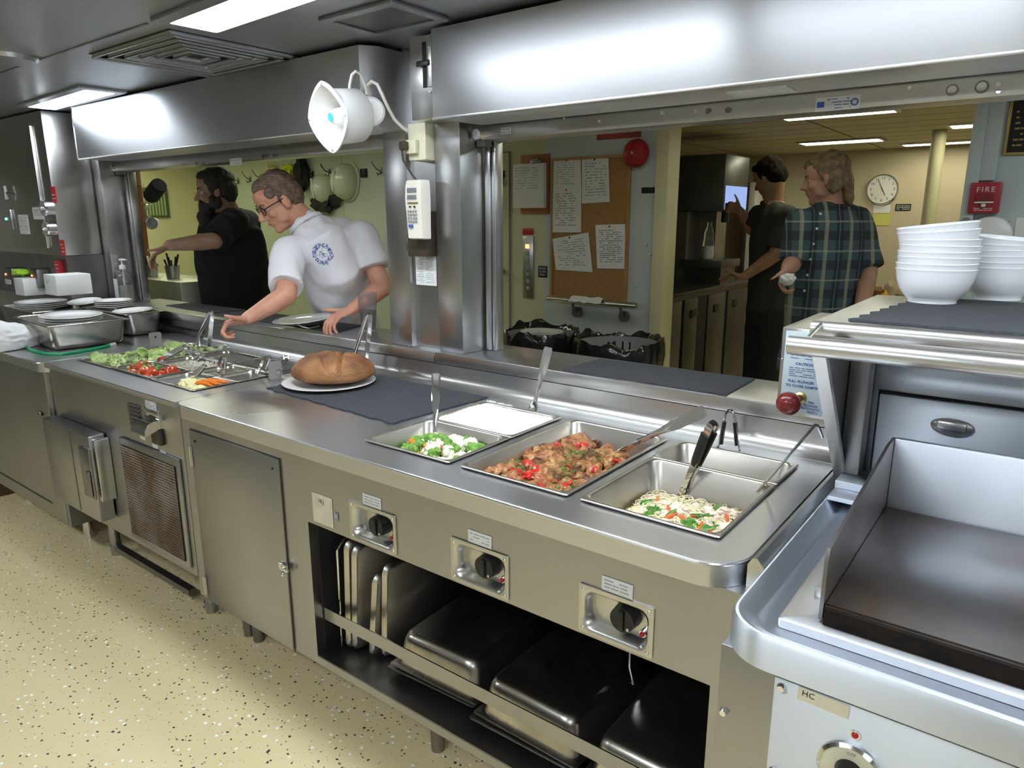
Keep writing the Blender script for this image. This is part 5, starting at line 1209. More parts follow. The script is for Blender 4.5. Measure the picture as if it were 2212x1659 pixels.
MB().ell((bz.x, WY - .094, bz.z), (.010, .006, .010), 12, 8).build('centre_bolt', 'brass', be)
# grab rail
ra, rb = W(1183, 645, .07), W(1375, 661, .07)
gr_ = thing('grab_rail', 'polished horizontal grab rail under the cork board', 'rail', ((ra.x + rb.x) / 2, 2.7, ra.z))
MB().cyl((ra.x, WY - .07, ra.z), (rb.x, WY - .07, ra.z), .020, n=18).build('rail_tube', mat('rail_metal', (.62, .62, .50), .25, 1), gr_)
for px in (1237, 1340):
    p = W(px, 660, .07); MB().cyl((p.x, WY - .07, ra.z - .015), (p.x, WY - .05, ra.z - .075), .010, n=10).cyl((p.x, WY - .03, ra.z - .08), (p.x, WY, ra.z - .08), .034, n=18).build('rail_bracket', 'steel_dark', gr_)
q = W(1270, 643, .07)
bm = bmesh.new(); bmesh.ops.create_grid(bm, x_segments=16, y_segments=10, size=1)
for v in bm.verts: v.co = Vector((v.co.x * .12, v.co.y * .045, .014 * noise.noise(v.co * 2.3 + V(3, 1, 2)) + .012 - .03 * v.co.y ** 2))
bmesh.ops.solidify(bm, geom=bm.faces[:], thickness=.0012)
nk = MB()._bm(bm); nk.v = [v + V(q.x, WY - .07, ra.z + .018) for v in nk.v]
tag(nk.build('crumpled_napkin', 'paper', smooth=80), 'crumpled white napkin lying on the grab rail', 'napkin')
m = MB()
for px, py in ((1396, 528), (1405, 549), (1375, 615)): p = W(px, py); m.cyl((p.x, WY, p.z), (p.x, WY - .008, p.z), .012, n=14)
for i, (px, py) in enumerate(((1396, 528), (1405, 549), (1375, 615))):
    p = W(px, py); tag(MB().cyl((p.x, WY, p.z), (p.x, WY - .008, p.z), .013, .010, n=14).build('round_stud', 'wall_blue'), ('upper', 'middle', 'lower')[i] + ' small round stud on the pale blue wall', 'stud')
# bins with black bags
def bin_(label, cx, cyy, r, zt, food=False, seed=0):
    t = thing('trash_bin', label, 'bin', (cx, cyy, 0))
    MB().lathe([(0, .0), (r * .80, .0), (r * .97, zt - .07), (r, zt - .05), (r, zt - .02), (r * .93, zt - .02), (r * .76, .03), (0, .03)], (cx, cyy, 0), 32).build('bin_body', mat('grey_bin', (.30, .30, .29), .5, var=.1), t)
    rings = []
    for k, (rr, z) in enumerate(((1.04, zt - .16), (1.07, zt - .10), (1.06, zt - .03), (1.03, zt + .01), (.98, zt + .005), (.93, zt - .05), (.90, zt - .14), (.84, zt - .30))):
        l = []
        for j in range(64):
            a = 2 * math.pi * j / 64; w_ = noise.noise(V(math.cos(a) * 2.2, math.sin(a) * 2.2, seed + k * .25)); w2 = noise.noise(V(math.cos(a) * 8, math.sin(a) * 8, seed + 9 + k * .4))
            l.append(V(cx + r * (rr + .05 * w2 + .04 * w_) * math.cos(a), cyy + r * (rr + .05 * w2 + .04 * w_) * math.sin(a), z + .05 * w_ * (1 if k < 5 else .4) + .015 * w2))
        rings.append(l)
    MB().loft(rings, cap0=False, cap1=True).build('bin_bag', mat('black_bag', (.010, .010, .010), .18, coat=.4, bump=.6, bscale=40), t, smooth=70)
    return t
q1 = at(1168, 722, Z=.90); q2 = at(1336, 742, Z=.88)
q1 = at(1168, 724, Y=2.38); q2 = at(1336, 744, Y=2.36)
bin_('left trash bin with a black bag and a plate on top, under the rail', q1.x, q1.y, .235, q1.z + .03, seed=1)
bin_('right trash bin with a shiny black bag, beside the yellow post', q2.x, q2.y, .245, q2.z + .03, seed=5)
p = q1 + V(.02, -.02, .015)
tag(MB().lathe([(0, 0), (.07, 0), (.13, .01), (.132, .014), (.07, .005), (0, .005)], p, 32).build('paper_plate', 'china'), 'white paper plate lying in the left trash bin', 'plate')
# hooks, hats on the green wall
for i, (px, py) in enumerate(((515, 387), (541, 383), (563, 379), (823, 364), (676, 372), (712, 368))):
    p = W(px, py); t = thing('coat_hook', ('first hook from the left on the pale green wall', 'second hook from the left on the pale green wall', 'third hook from the left, beside the head of the man in white', 'bare hook on the cream wall right of the hard hats', 'dark hook left of the white hard hats', 'dark hook holding the nearer white hard hat')[i], 'hook', (p.x, WY, p.z))
    MB().box(p.x - .012, p.x + .012, WY - .005, WY, p.z - .04, p.z + .01, b=.002).tube([(p.x, WY - .005, p.z - .02), (p.x - .01, WY - .04, p.z - .005), (p.x - .03, WY - .06, p.z + .035), (p.x - .04, WY - .055, p.z + .05)], .005, 8).tube([(p.x, WY - .005, p.z - .03), (p.x, WY - .035, p.z - .05), (p.x, WY - .045, p.z - .03)], .005, 8).build('hook_body', 'steel_dark' if i < 4 else 'black', t)
def hat(label, px, py, m_, rx=.115, rz=.155, dy=.11, rot=0, y=2.60):
    p = at(px, py, Y=y); t = thing('hard_hat', label, 'hard hat', p)
    mt = Matrix.Rotation(R_(rot), 3, 'Y'); b = blob(1, 2, 0, 1, 3)
    vs = [mt @ Vector((v.x * rx, min(v.y, .25) * dy * 1.2, v.z * rz)) for v in b.v]
    s = MB(); s.add([v + p for v in vs], b.f); s.build('shell', m_, t, smooth=60)
    MB().loft([[p + mt @ V(rx * k * math.cos(a), .028 + o, rz * k * math.sin(a)) for a in [2 * math.pi * i / 36 for i in range(36)]] for k, o in ((1.0, -.004), (1.13, 0), (1.13, .004), (1.0, .006))], caps=True).build('brim', m_, t)
    MB().tube([p + mt @ V(0, -dy * 1.15, z) for z in (-.08, 0, .08)], [.008, .012, .008], 8).build('ridge', m_, t)
    return t
HW_ = mat('hard_hat_white', (.62, .66, .50), .25, coat=.3)
hat('pale hard hat hanging right, nearest the centre pillar', 747, 392, HW_, .115, .145, rot=10, y=2.762)
hat('pale hard hat hanging left, partly behind the other', 702, 408, HW_, .095, .120, rot=-8, y=2.764)
hat('round cream hat behind the head of the man in white', 590, 370, mat('cream_hat', (.70, .62, .30), .6), .06, .055, .05, y=2.778)
tag(blob(.07, 3, .4, 2.2, 3, (1.3, .4, .7)).build('yellow_strap', mat('hi_vis_yellow', (.60, .68, .03), .6, var=.2)), 'bright yellow safety strap hanging behind the head of the man in white', 'strap').location = at(620, 385, Y=2.772)
tag(blob(.11, 6, .35, 2, 3, (.7, .4, 1.6)).build('black_jacket', mat('black_cloth', (.012, .012, .012), .85)), 'black jacket hanging on the green wall beside the hard hats', 'jacket').location = at(652, 395, Y=2.757) + V(0, 0, -.12)
tag(blob(.10, 8, .35, 2, 3, (1.6, .4, .7)).build('dark_bag', mat('dark_bag_cloth', (.02, .022, .02), .8)), 'dark bag hanging below the white hard hats', 'bag').location = at(705, 448, Y=2.762) + V(0, 0, -.05)
plate_on('wall_switch', 'small dark switch right of the hard hats', 'switch', 781, 365, 794, 383, .02, 'black')

# left end of the serving side
LX = -5.199
pa, pb = at(322, 405, X=LX), at(366, 470, X=LX)
pic = thing('framed_picture', 'small framed picture of green stripes on the yellow wall', 'picture', ((LX, (pa.y + pb.y) / 2, pb.z)))
y0_, y1_ = sorted((pa.y, pb.y)); y0_ = min(y0_, y1_ - .25)
MB().box(LX, LX + .02, y0_, y1_, pb.z, pa.z, b=.003).build('frame', mat('dark_green', (.10, .14, .05), .5), pic)
m = MB()
for i in range(7): yy = y0_ + .02 + i * (y1_ - y0_ - .04) / 7; m.box(LX + .0202, LX + .022, yy, yy + (y1_ - y0_) / 14, pb.z + .02, pa.z - .02)
m.build('stripes', mat('pale_green_stripe', (.36, .46, .24), .6), pic)
a = at(293, 385, Y=1.02); c = at(318, 560, Y=1.02)
rk = thing('mug_board', 'narrow orange wood board at the left edge of the opening with hanging cups', 'board', (a.x, 1.02, 1.35))
bx = at(303, 450, Y=.98).x + .006
MB().box(bx - .03, bx - .005, .956, 1.005, at(310, 550, Y=1.05).z, 1.82, b=.003).build('board', 'wood', rk)
for z in (1.70, 1.50): MB().tube([(bx - .005, .98, z), (bx + .025, .99, z - .012), (bx + .035, 1.0, z + .012)], .003, 6).build('cup_hook', 'steel', rk)
p = at(335, 412, Y=1.15)
mg = thing('black_jug', 'black insulated jug hanging tilted at the top left of the opening', 'jug', p)
q = Matrix.Rotation(R_(62), 3, 'Y')
MB().lathe([(0, -.075), (.045, -.075), (.050, -.06), (.048, .06), (.044, .075), (0, .075)], p, 28, mtx=q).build('jug_body', 'black_m', mg)
MB().lathe([(.040, -.115), (.046, -.0755), (.043, -.0755), (.037, -.113)], p, 28, mtx=q).build('jug_rim', GLASS, mg)
p = at(328, 482, Y=1.12)
mg = thing('white_cup', 'white cup hanging from a hook at the left of the opening', 'cup', p)
q = (V(.75, -.65, -.1)).to_track_quat('Z', 'Y').to_matrix()
MB().lathe([(0, -.07), (.026, -.07), (.036, .0), (.040, .012), (.037, .012), (.033, 0), (.023, -.064), (0, -.064)], p, 28, mtx=q).build('cup_shell', 'white', mg)
MB().tube([p + V(-.02, .01, .03), p + V(-.045, 0, .05), p + V(-.05, 0, .085), p + V(-.03, 0, .10)], .005, 8).build('cup_handle', 'white', mg)
MB().tube([p + V(-.045, 0, .088), p + V(-.05, -.03, .11), (bx - .005, .99, p.z + .12)], .003, 6).build('hanging_hook', 'steel', mg)
# steel stand with utensil tubs
a, c = at(320, 603, Y=1.12), at(395, 655, Y=1.12)
us = thing('utensil_stand', 'plain steel stand holding tubs of cutlery at the left of the opening', 'stand', ((a.x + c.x) / 2, 1.3, .0))
MB().box(-3.4, c.x, 1.12, 1.45, .0, a.z - .0, b=.004).build('stand_body', mat('satin_green_steel', (.42, .44, .36), .45, .9), us)
for (px, py, lb, s) in ((375, 585, 'steel tub of dark-handled cutlery, right one on the stand', 1), (329, 580, 'round tub of cutlery, left one on the stand', 2)):
    p = at(px, 604, Y=1.25); p.z = a.z
    t = thing('cutlery_tub', lb, 'tub', p)
    MB().lathe([(0, .002), (.040, .002), (.048, .085), (.045, .085), (.037, .006), (0, .006)], p, 20).build('tub', 'steel_v', t)
    rd2 = random.Random(s); m = MB()
    for i in range(7): aa = rd2.uniform(0, 6.28); tt = rd2.uniform(.02, .05); m.cyl(p + V(.01 * math.cos(aa), .01 * math.sin(aa), .02), p + V(tt * math.cos(aa), tt * math.sin(aa), rd2.uniform(.12, .17)), .004, .007, n=6)
    m.build('cutlery', 'black_m', t)

# wall right of the opening
fx = thing('fire_alarm_box', 'red fire alarm pull box on the pale blue wall', 'fire alarm', W(2128, 462))
a, c = W(2098, 395), W(2160, 461)
RF = mat('alarm_red', (.40, .03, .05), .35, var=.1, coat=.2)
zc, xc = (a.z + c.z) / 2, (a.x + c.x) / 2; h_ = (a.z - c.z) / 2; w_ = (c.x - a.x) / 2 - .004
MB().box(xc - w_, xc + w_, WY - .045, WY, zc - h_, zc + h_, b=.006).build('alarm_body', RF, fx)
MB().box(xc - w_ * .62, xc + w_ * .62, WY - .049, WY - .0452, zc - h_ * .30, zc + h_ * .28, b=.002).build('pull_recess', mat('alarm_dark', (.25, .02, .03), .4), fx)
MB().box(xc - w_ * .62, xc + w_ * .62, WY - .056, WY - .0492, zc - h_ * .34, zc - h_ * .24, b=.002).box(xc - w_ * .14, xc + w_ * .14, WY - .058, WY - .0492, zc - h_ * .58, zc - h_ * .38, b=.002).build('pull_handle', 'white', fx)
text('FIRE', h_ * .46, front((xc, WY - .0455, zc + h_ * .52)), 'label', fx, spacing=1.3, bold=.01)
scribble(MB(), xc - w_ * .6, xc + w_ * .6, WY - .0455, zc - h_ * .85, zc - h_ * .62, 2, 2, .003, .1).build('print', 'label', fx)
a = W(2136, 230); c = W(2150, 390)
tag(MB().box(a.x, c.x, WY - .02, WY, c.z + .0, 2.11, b=.004).build('cable_channel', 'wall_blue'), 'flat grey cable channel running up from the fire alarm box', 'channel')
s = plate_on('red_sign', 'red rectangular sign under the fire alarm box', 'sign', 2092, 478, 2176, 507, .004, mat('dull_red', (.42, .10, .10), .5))
p = W(2138, 500); tag(MB().lathe([(0, .05), (.06, .048), (.085, .03), (.09, 0), (0, 0)], (p.x, WY - .006, p.z - .02), 30, mtx=Matrix.Rotation(R_(90), 3, 'X')).build('white_dome', 'white'), 'round white dome fitting in front of the red sign', 'fixture')
p = at(2078, 480, Y=2.76); tag(MB().box(1.465, 1.492, 2.74, 2.7695, p.z - .05, p.z + .02, b=.004).build('door_catch', 'steel_dark'), 'small steel catch on the right post of the passage', 'catch')
pq = thing('brass_plaque', 'dark engraved plaque in a brass frame at the right edge', 'plaque', W(2200, 338))
a, c = W(2184, 215), W(2184, 336)
MB().box(a.x, a.x + .45, WY - .012, WY, c.z, a.z + .02, b=.003).build('plaque_frame', 'brass', pq)
MB().box(a.x + .012, a.x + .438, WY - .014, WY - .0122, c.z + .012, a.z + .008).build('plaque_face', 'black', pq)
scribble(MB(), a.x + .03, a.x + .42, WY - .0142, c.z + .03, a.z - .02, 8, 4, .008, .25).build('engraving', 'brass', pq)
plate_on('white_notice', 'white sheet on the blue wall behind the right stack of bowls', 'notice', 2196, 470, 2240, 520, .002, 'paper')

# ================================================================ mess room beyond the passage
for (x, y, lx, ly, lb, ang) in ((.66, 3.62, .62, .17, 'warm ceiling light nearest in the mess room', 0), (.28, 5.35, .60, .22, 'warm ceiling light above the two men', 0), (.95, 6.0, .62, .16, 'warm ceiling light behind the round column', 0), (1.38, 4.75, .50, .20, 'warm ceiling light at the far right of the mess room', 0)):
    ceiling_light(x, y, lx, ly, 2.12, lb, (1.0, .98, .72), MESS_LAMP, ang, .02)
ceiling_light(-2.6, 1.75, 1.2, .18, 2.12, 'unseen warm ceiling light over the serving side', (.95, 1.0, .84), MESS_LAMP * .9, 0, .03)  # unseen lamp, lights the serving side from out of view
ceiling_light(-4.3, 1.9, 1.2, .18, 2.12, 'warm ceiling light at the far left of the serving side', (1.0, 1.0, .60), MESS_LAMP * .9, 0, .03)
ceiling_light(.55, 2.0, 1.2, .15, 2.12, 'added dim ceiling light over the middle of the serving side', (1.0, 1.0, .85), MESS_LAMP * .4, 0, .03)  # added lamp, lifts the board wall, ledge and men
ceiling_light(2.6, 1.95, 1.2, .18, 2.12, 'added cool ceiling light over the right end of the serving side', (.85, .95, 1.0), MESS_LAMP * 1.3, 0, .03)  # added lamp, brightens the blue wall right of the passage
ceiling_light(2.9, 4.6, 1.2, .18, 2.12, 'warm ceiling light in the right part of the mess room', (1.0, .98, .72), MESS_LAMP, 0, .03)
colm = struct('trim_12', MB().cyl((at(2002, 500, Y=5.0).x, 5.0, 0), (at(2002, 500, Y=5.0).x, 5.0, 2.12), .048, n=24), 'post')
FYW = 6.349
ck_ = at(1906, 409, Y=FYW - .02)
ct = thing('wall_clock', 'round white wall clock with black numerals on the beige wall', 'clock', ck_)
RX = Matrix.Rotation(R_(90), 3, 'X')
MB().lathe([(0, 0), (.138, 0), (.140, .02), (.134, .03), (.128, .03), (.126, .018), (0, .018)], (ck_.x, FYW, ck_.z), 44, mtx=RX).build('clock_case', 'chrome', ct)
MB().cyl((ck_.x, FYW - .0185, ck_.z), (ck_.x, FYW - .020, ck_.z), .125, n=44).build('clock_face', 'white', ct); cf_ob = ct.children[-1]
for i in range(1, 13):
    a_ = R_(90 - 30 * i); text(str(i), .034, front((ck_.x + .098 * math.cos(a_), FYW - .0205, ck_.z + .098 * math.sin(a_))), 'inkblk', cf_ob, name='numeral')
def hand(ang, l, w_): d = V(math.sin(R_(ang)), 0, math.cos(R_(ang))); s_ = V(d.z, 0, -d.x) * w_; c_ = V(ck_.x, FYW - .023, ck_.z); return MB().quad(c_ - d * .015 - s_, c_ - d * .015 + s_, c_ + d * l + s_ * .5, c_ + d * l - s_ * .5, th=.001)
hand(335, .090, .003).build('minute_hand', 'inkblk', ct); hand(152, .062, .004).build('hour_hand', 'inkblk', ct)
def far_plate(name, label, cat, px0, py0, px1, py1, m_, y=FYW, th=.004):
    a, c = at(px0, py0, Y=y), at(px1, py1, Y=y); return tag(MB().box(a.x, c.x, y - th, y, c.z, a.z).build(name, m_, origin=((a.x + c.x) / 2, y, c.z)), label, cat)
far_plate('notice', 'white notice taped under the wall clock', 'notice', 1888, 443, 1922, 460, 'paper')
far_plate('notice', 'yellow notice taped under the white one below the clock', 'notice', 1888, 461, 1922, 487, mat('yellow_paper', (.62, .62, .16), .7))
s = far_plate('door_sign', 'small black sign with white lettering right of the clock', 'sign', 1935, 441, 1967, 455, 'black')
a = at(1951, 448, Y=FYW - .0045)
for k in range(3): scribble(MB(), a.x - .055, a.x + .055, FYW - .0045, a.z - .022 + k * .015, a.z - .010 + k * .015, 1, k + 3, .006, .1).build('print', 'label', s)
s = far_plate('whiteboard', 'white board with handwriting behind the two men', 'board', 1688, 385, 1765, 470, mat('white_board', (.60, .56, .40), .5))
for (px, py, tx) in ((1742, 400, 'Ha'), (1747, 416, 'Pe')):
    p = at(px, py, Y=FYW - .006); text(tx, .065, front(p), 'inkblk', s)
# serving counter with the milk dispenser
bc = thing('beverage_counter', 'dark steel beverage counter along the left of the mess room', 'counter', (-.5, 4, 0))
MB().box(-.86, -.20, 3.0, 5.4, .975, 1.0, b=.004).build('countertop', 'mess_steel', bc)
MB().box(-.84, -.225, 3.02, 5.38, .0, .9745).build('counter_body', 'mess_steel', bc)
for i, (ya, yb, mt) in enumerate(((3.05, 3.50, 'mess_steel'), (3.55, 3.78, 'mess_steel'), (3.98, 4.32, 'mess_steel'), (4.38, 5.3, 'mess_steel'))):
    d = MB().box(-.224, -.212, ya, yb, .14, .94, b=.003).build('door', mt, bc)
    MB().box(-.2115, -.204, ya + .10, ya + .22, .80, .86, b=.002).build('handle', 'black', d)
MB().box(-.224, -.219, 3.80, 3.96, .10, .94).build('dark_gap', 'black_m', bc)
md = thing('milk_dispenser', 'tall dark steel drink dispenser on the beverage counter', 'dispenser', (-.42, 4.4, 1.0))
MB().box(-.80, -.205, 4.12, 4.62, 1.555, 1.965, b=.004).build('upper_case', 'mess_steel', md)
MB().box(-.80, -.50, 4.16, 4.62, 1.0, 1.554).box(-.52, -.36, 4.40, 4.62, 1.0, 1.554).build('back_case', 'steel_dark', md)
MB().box(-.52, -.18, 4.10, 4.50, 1.13, 1.19, b=.004).box(-.50, -.22, 4.2, 4.5, 1.0, 1.13).build('drip_tray', 'mess_steel', md)
MB().box(-.2045, -.201, 4.15, 4.60, 1.57, 1.74).build('blue_reflection', mat('blue_reflection_glow', (.2, .3, .6), .4, emit=(.35, .50, 1), estr=.55), md)  # weak emission imitates blue light reflected on the side of the case
MB().tube([(-.25, 4.3, 1.555), (-.25, 4.3, 1.47)], .03, 14).build('spout', 'black', md)
ml = thing('milk_bottle', 'clear plastic bottle half full of milk on the drip tray', 'bottle', (-.34, 4.25, 1.19))
MB().lathe([(0, 0), (.040, 0), (.045, .01), (.045, .12), (.036, .16), (.040, .19), (.020, .25), (.018, .28)], (-.34, 4.22, 1.191), 24, cap0=True).build('bottle_shell', GLASS, ml)
MB().lathe([(0, .004), (.041, .004), (.042, .10), (0, .10)], (-.34, 4.22, 1.191), 24).build('milk', 'white', ml)
for i, (y, h_, r_, lb, mt) in enumerate(((3.25, .05, .03, 'small white cup on the beverage counter near the post', 'white'), (3.38, .09, .05, 'dark canister on the beverage counter', 'black'), (3.62, .10, .025, 'slim pale shaker on the beverage counter', 'label'), (3.5, .075, .04, 'square white sugar box on the beverage counter', 'label'))):
    tag(MB().cyl((-.40, y, 1.0005), (-.40, y, 1.0 + h_), r_, n=18).build('canister', mt), lb, 'container')
# shelf cabinet in the background
a, c = at(1607, 395, Y=5.9), at(1690, 620, Y=5.9)
sh2 = thing('open_shelf', 'white open shelf cabinet behind the man in black', 'shelf', ((a.x + c.x) / 2, 5.9, 0))
MB().box(a.x, a.x + .06, 5.9, 6.3, 0, a.z, b=.003).build('side_panel', 'steel_dark', sh2)
MB().box(a.x + .06, a.x + .12, 5.9, 6.3, 0, a.z, b=.003).build('white_post', 'white', sh2)
for z in (1.38, 1.1, .8): MB().box(a.x + .12, c.x, 5.95, 6.3, z, z + .02).build('shelf_board', 'white', sh2)
p = at(1640, 500, Y=6.0)
for k in range(3): tag(MB().cyl((p.x - .05 + k * .06, 6.05, 1.4005), (p.x - .05 + k * .06, 6.05, 1.53), .026, n=14).build('orange_jar', mat('orange_jar_%d' % k, (.70, .28 + .1 * k, .03), .35)), ('left', 'middle', 'right')[k] + ' orange jar on the open shelf behind the man in black', 'jar')
tt = thing('mess_table', 'tan table at the back of the mess room with condiments', 'table', (1.0, 5.2, 0))
MB().box(.55, 2.3, 4.9, 5.6, .80, .84, b=.004).build('table_top', 'tan', tt)
for x, y in ((.62, 4.97), (2.2, 4.97), (.62, 5.5), (2.2, 5.5)): MB().box(x - .03, x + .03, y - .03, y + .03, 0, .7995).build('leg', 'steel_dark', tt)
MB().box(.57, 2.28, 4.92, 4.94, .55, .7995).build('front_panel', 'tan', tt)
YB = mat('yellow_bottle', (.75, .55, .02), .35)
for i, (px, h_, mt, lb) in enumerate(((1915, .10, YB, 'yellow squeeze bottle lying among the condiments on the table'), (1900, .12, mat('brown_pack', (.22, .09, .04), .6), 'brown packet on the mess table'), (1930, .16, mat('clear_pack', (.62, .50, .40), .3), 'clear wrapped packet on the mess table'), (1945, .08, mat('green_pack', (.12, .22, .04), .5), 'small green packet on the mess table'))):
    p = at(px, 600, Y=5.15); tag(blob(.055, i, .25, 1.6, 2, (1, .8, h_ / .11)).build('condiment', mt), lb, 'condiment').location = (p.x, 5.15, .8405)
# ================================================================ people
def evald(mb, voxel, smooth_it=4, fac=.5):
    me = bpy.data.meshes.new('tmp'); me.from_pydata([tuple(v) for v in mb.v], [], mb.f)
    bm = bmesh.new(); bm.from_mesh(me); bmesh.ops.recalc_face_normals(bm, faces=bm.faces)
    # every closed shell outward
    bm.to_mesh(me); bm.free()
    ob = bpy.data.objects.new('tmp', me); COL.objects.link(ob)
    md = ob.modifiers.new('r', 'REMESH'); md.mode = 'VOXEL'; md.voxel_size = voxel; md.adaptivity = 0
    s = ob.modifiers.new('s', 'SMOOTH'); s.factor = fac; s.iterations = smooth_it
    dg = bpy.context.evaluated_depsgraph_get(); dg.update(); out = bpy.data.meshes.new_from_object(ob.evaluated_get(dg))
    bpy.data.objects.remove(ob); bpy.data.meshes.remove(me); return out
def organic(name, mb, m_, parent, voxel=.006, it=4, fac=.5, wr=None, group=None):
    me = evald(mb, voxel, it, fac); me.name = name
    if wr:
        amp, fr, sd = wr; me.update()
        ns = [Vector(v.normal) for v in me.vertices]
        for v, n in zip(me.vertices, ns):
            p = v.co; q = Vector((p.x * fr + sd, p.y * fr, p.z * fr * .55)); v.co = p + n * amp * (noise.noise(q) + .5 * noise.noise(q * 2.3))
    o = ORG[parent.name]; me.transform(Matrix.Translation(-o)); me.materials.clear(); me.materials.append(M[m_] if isinstance(m_, str) else m_)
    for p in me.polygons: p.use_smooth = True
    ob = bpy.data.objects.new(name, me); COL.objects.link(ob); ob.parent = parent; ORG[ob.name] = o; return ob
def cap(mb, p, q, r1, r2, n=16):
    """limb piece with round ends"""
    p, q = Vector(p), Vector(q); mb.tube([p, q], [r1, r2], n); mb.ell(p, r1 * .995, n, 10); mb.ell(q, r2 * .995, n, 10); return mb
def etube(mb, pts, secs, side, n=24, ends=True):
    """elliptical trunk: half-widths a along side, b across it"""
    pts = [Vector(p) for p in pts]; side = Vector(side); lo = []
    for i, p in enumerate(pts):
        t = (pts[min(i + 1, len(pts) - 1)] - pts[max(i - 1, 0)]).normalized(); u = (side - t * side.dot(t)).normalized(); w_ = t.cross(u); a, b = secs[i]
        lo.append([p + u * (a * math.cos(x)) + w_ * (b * math.sin(x)) for x in [2 * math.pi * j / n for j in range(n)]])
    return mb.loft(lo)
def hand_mb(mb, wrist, d, nrm, thumb=1, curl=.5, s=1.0, spread=.0, grip_thumb=.4):
    """palm, four jointed fingers of different lengths and a thumb from the side of the palm"""
    wrist = Vector(wrist); d = Vector(d).normalized(); nrm = Vector(nrm); nrm = (nrm - d * nrm.dot(d)).normalized(); sd = d.cross(nrm) * thumb
    etube(mb, [wrist - d * .01, wrist + d * .025 * s, wrist + d * .06 * s, wrist + d * .088 * s], [(.026 * s, .019 * s), (.034 * s, .016 * s), (.042 * s, .014 * s), (.038 * s, .011 * s)], sd, 18)
    L_ = (.043, .027, .022); lens = (.95, 1.06, 1.0, .80)
    for i in range(4):
        off = (.031 - .0205 * i) * s; dr = (d + sd * spread * (1.5 - i) * .33).normalized(); p = wrist + d * .084 * s + sd * off; a = curl * (1 + .12 * i)
        for k in range(3):
            ang = a * (.75, 1.0, .8)[k]; axis = sd; dr = Matrix.Rotation(-ang * thumb, 3, axis) @ dr if True else dr
            q = p + dr * L_[k] * lens[i] * s; cap(mb, p, q, (.0090, .0080, .0074)[k] * s, (.0080, .0074, .0062)[k] * s, 10); p = q
    p = wrist + d * .022 * s + sd * .026 * s; dr = (d * .75 + sd * .75 - nrm * -.2).normalized()
    for k, (l_, r1, r2) in enumerate(((.036, .0135, .0105), (.030, .0100, .0088), (.024, .0088, .0070))):
        q = p + dr * l_ * s; cap(mb, p, q, r1 * s, r2 * s, 10); p = q; dr = (dr + d * grip_thumb * .5 + nrm * grip_thumb * .35).normalized()
    return mb
def head_frame(c, fwd, up):
    f = Vector(fwd).normalized(); u = Vector(up); u = (u - f * u.dot(f)).normalized(); r = f.cross(u)
    return Matrix((( r.x, f.x, u.x, c[0]), (r.y, f.y, u.y, c[1]), (r.z, f.z, u.z, c[2]), (0, 0, 0, 1)))
def head_mb(mb, H, s=1.0, nose=1.0):
    R3 = H.to_3x3()
    def E(c, r): mb.ell(H @ (Vector(c) * s), [x * s for x in r], 24, 16, mtx=R3)
    E((0, -.012, .035), (.074, .094, .086)); E((0, .018, -.028), (.060, .070, .078)); E((0, .040, -.078), (.040, .042, .034)); E((0, .066, -.094), (.024, .020, .018))
    E((0, .076, .028), (.048, .013, .011)); E((0, .050, .050), (.058, .040, .040))
    for x in (-1, 1):
        E((x * .036, .058, -.020), (.024, .022, .022)); E((x * .043, .015, -.055), (.018, .040, .026)); E((x * .031, .074, .026), (.018, .012, .008))
        E((x * .031, .0665, .0160), (.0155, .0135, .0085)); E((x * .031, .0665, -.005), (.0145, .0110, .0055)); E((x * .0775, -.006, -.004), (.0075, .018, .031)); E((x * .074, -.002, -.022), (.007, .011, .012)); E((x * .010, .094, -.028), (.009, .011, .008))
    p = [H @ (Vector(q) * s) for q in ((0, .082, .018), (0, .097, -.004), (0, .108, -.022))]
    cap(mb, p[0], p[1], .009 * s, .010 * s, 12); cap(mb, p[1], p[2], .010 * s, .0125 * s * nose, 12)
    E((0, .081, -.050), (.024, .012, .0062)); E((0, .080, -.062), (.020, .012, .0072)); E((0, .070, -.056), (.032, .020, .018))
    return mb
def eyes(H, parent, s=1.0, m_=None):
    R3 = H.to_3x3()
    for x in (-1, 1):
        o = MB().ell(H @ (Vector((x * .031, .0650, .006)) * s), .0125 * s, 16, 12).build('eye', M['eye'], parent)
        MB().ell(H @ (Vector((x * .031, .0748, .005)) * s), [.0055 * s, .0038 * s, .0055 * s], 12, 8, mtx=R3).build('iris', 'black', o)
    m = MB()
    for x in (-1, 1): m.tube([H @ (Vector(q) * s) for q in ((x * .014, .088, .024), (x * .032, .086, .032), (x * .050, .073, .027))], [.003 * s, .004 * s, .002 * s], 8)
    return m
def skin(name, c, c2): return mat(name, c, .5, col2=c2, vscale=14, sss=.15, bump=.15, bscale=250)

def add_arm(body, sh, el, wr, r=(.050, .044, .043, .030)):
    cap(body, sh, el, r[0], r[1]); mid = Vector(el).lerp(Vector(wr), .3); cap(body, el, mid, r[1] * .95, r[2]); cap(body, mid, wr, r[2], r[3] * .92)
def add_leg(body, hip, kn, an, toe, r=(.085, .058, .055, .038)):
    cap(body, hip, kn, r[0], r[1]); m_ = Vector(kn).lerp(Vector(an), .3); cap(body, kn, m_, r[1] * .95, r[2]); cap(body, m_, an, r[2], r[3]); cap(body, an, toe, r[3], .03)

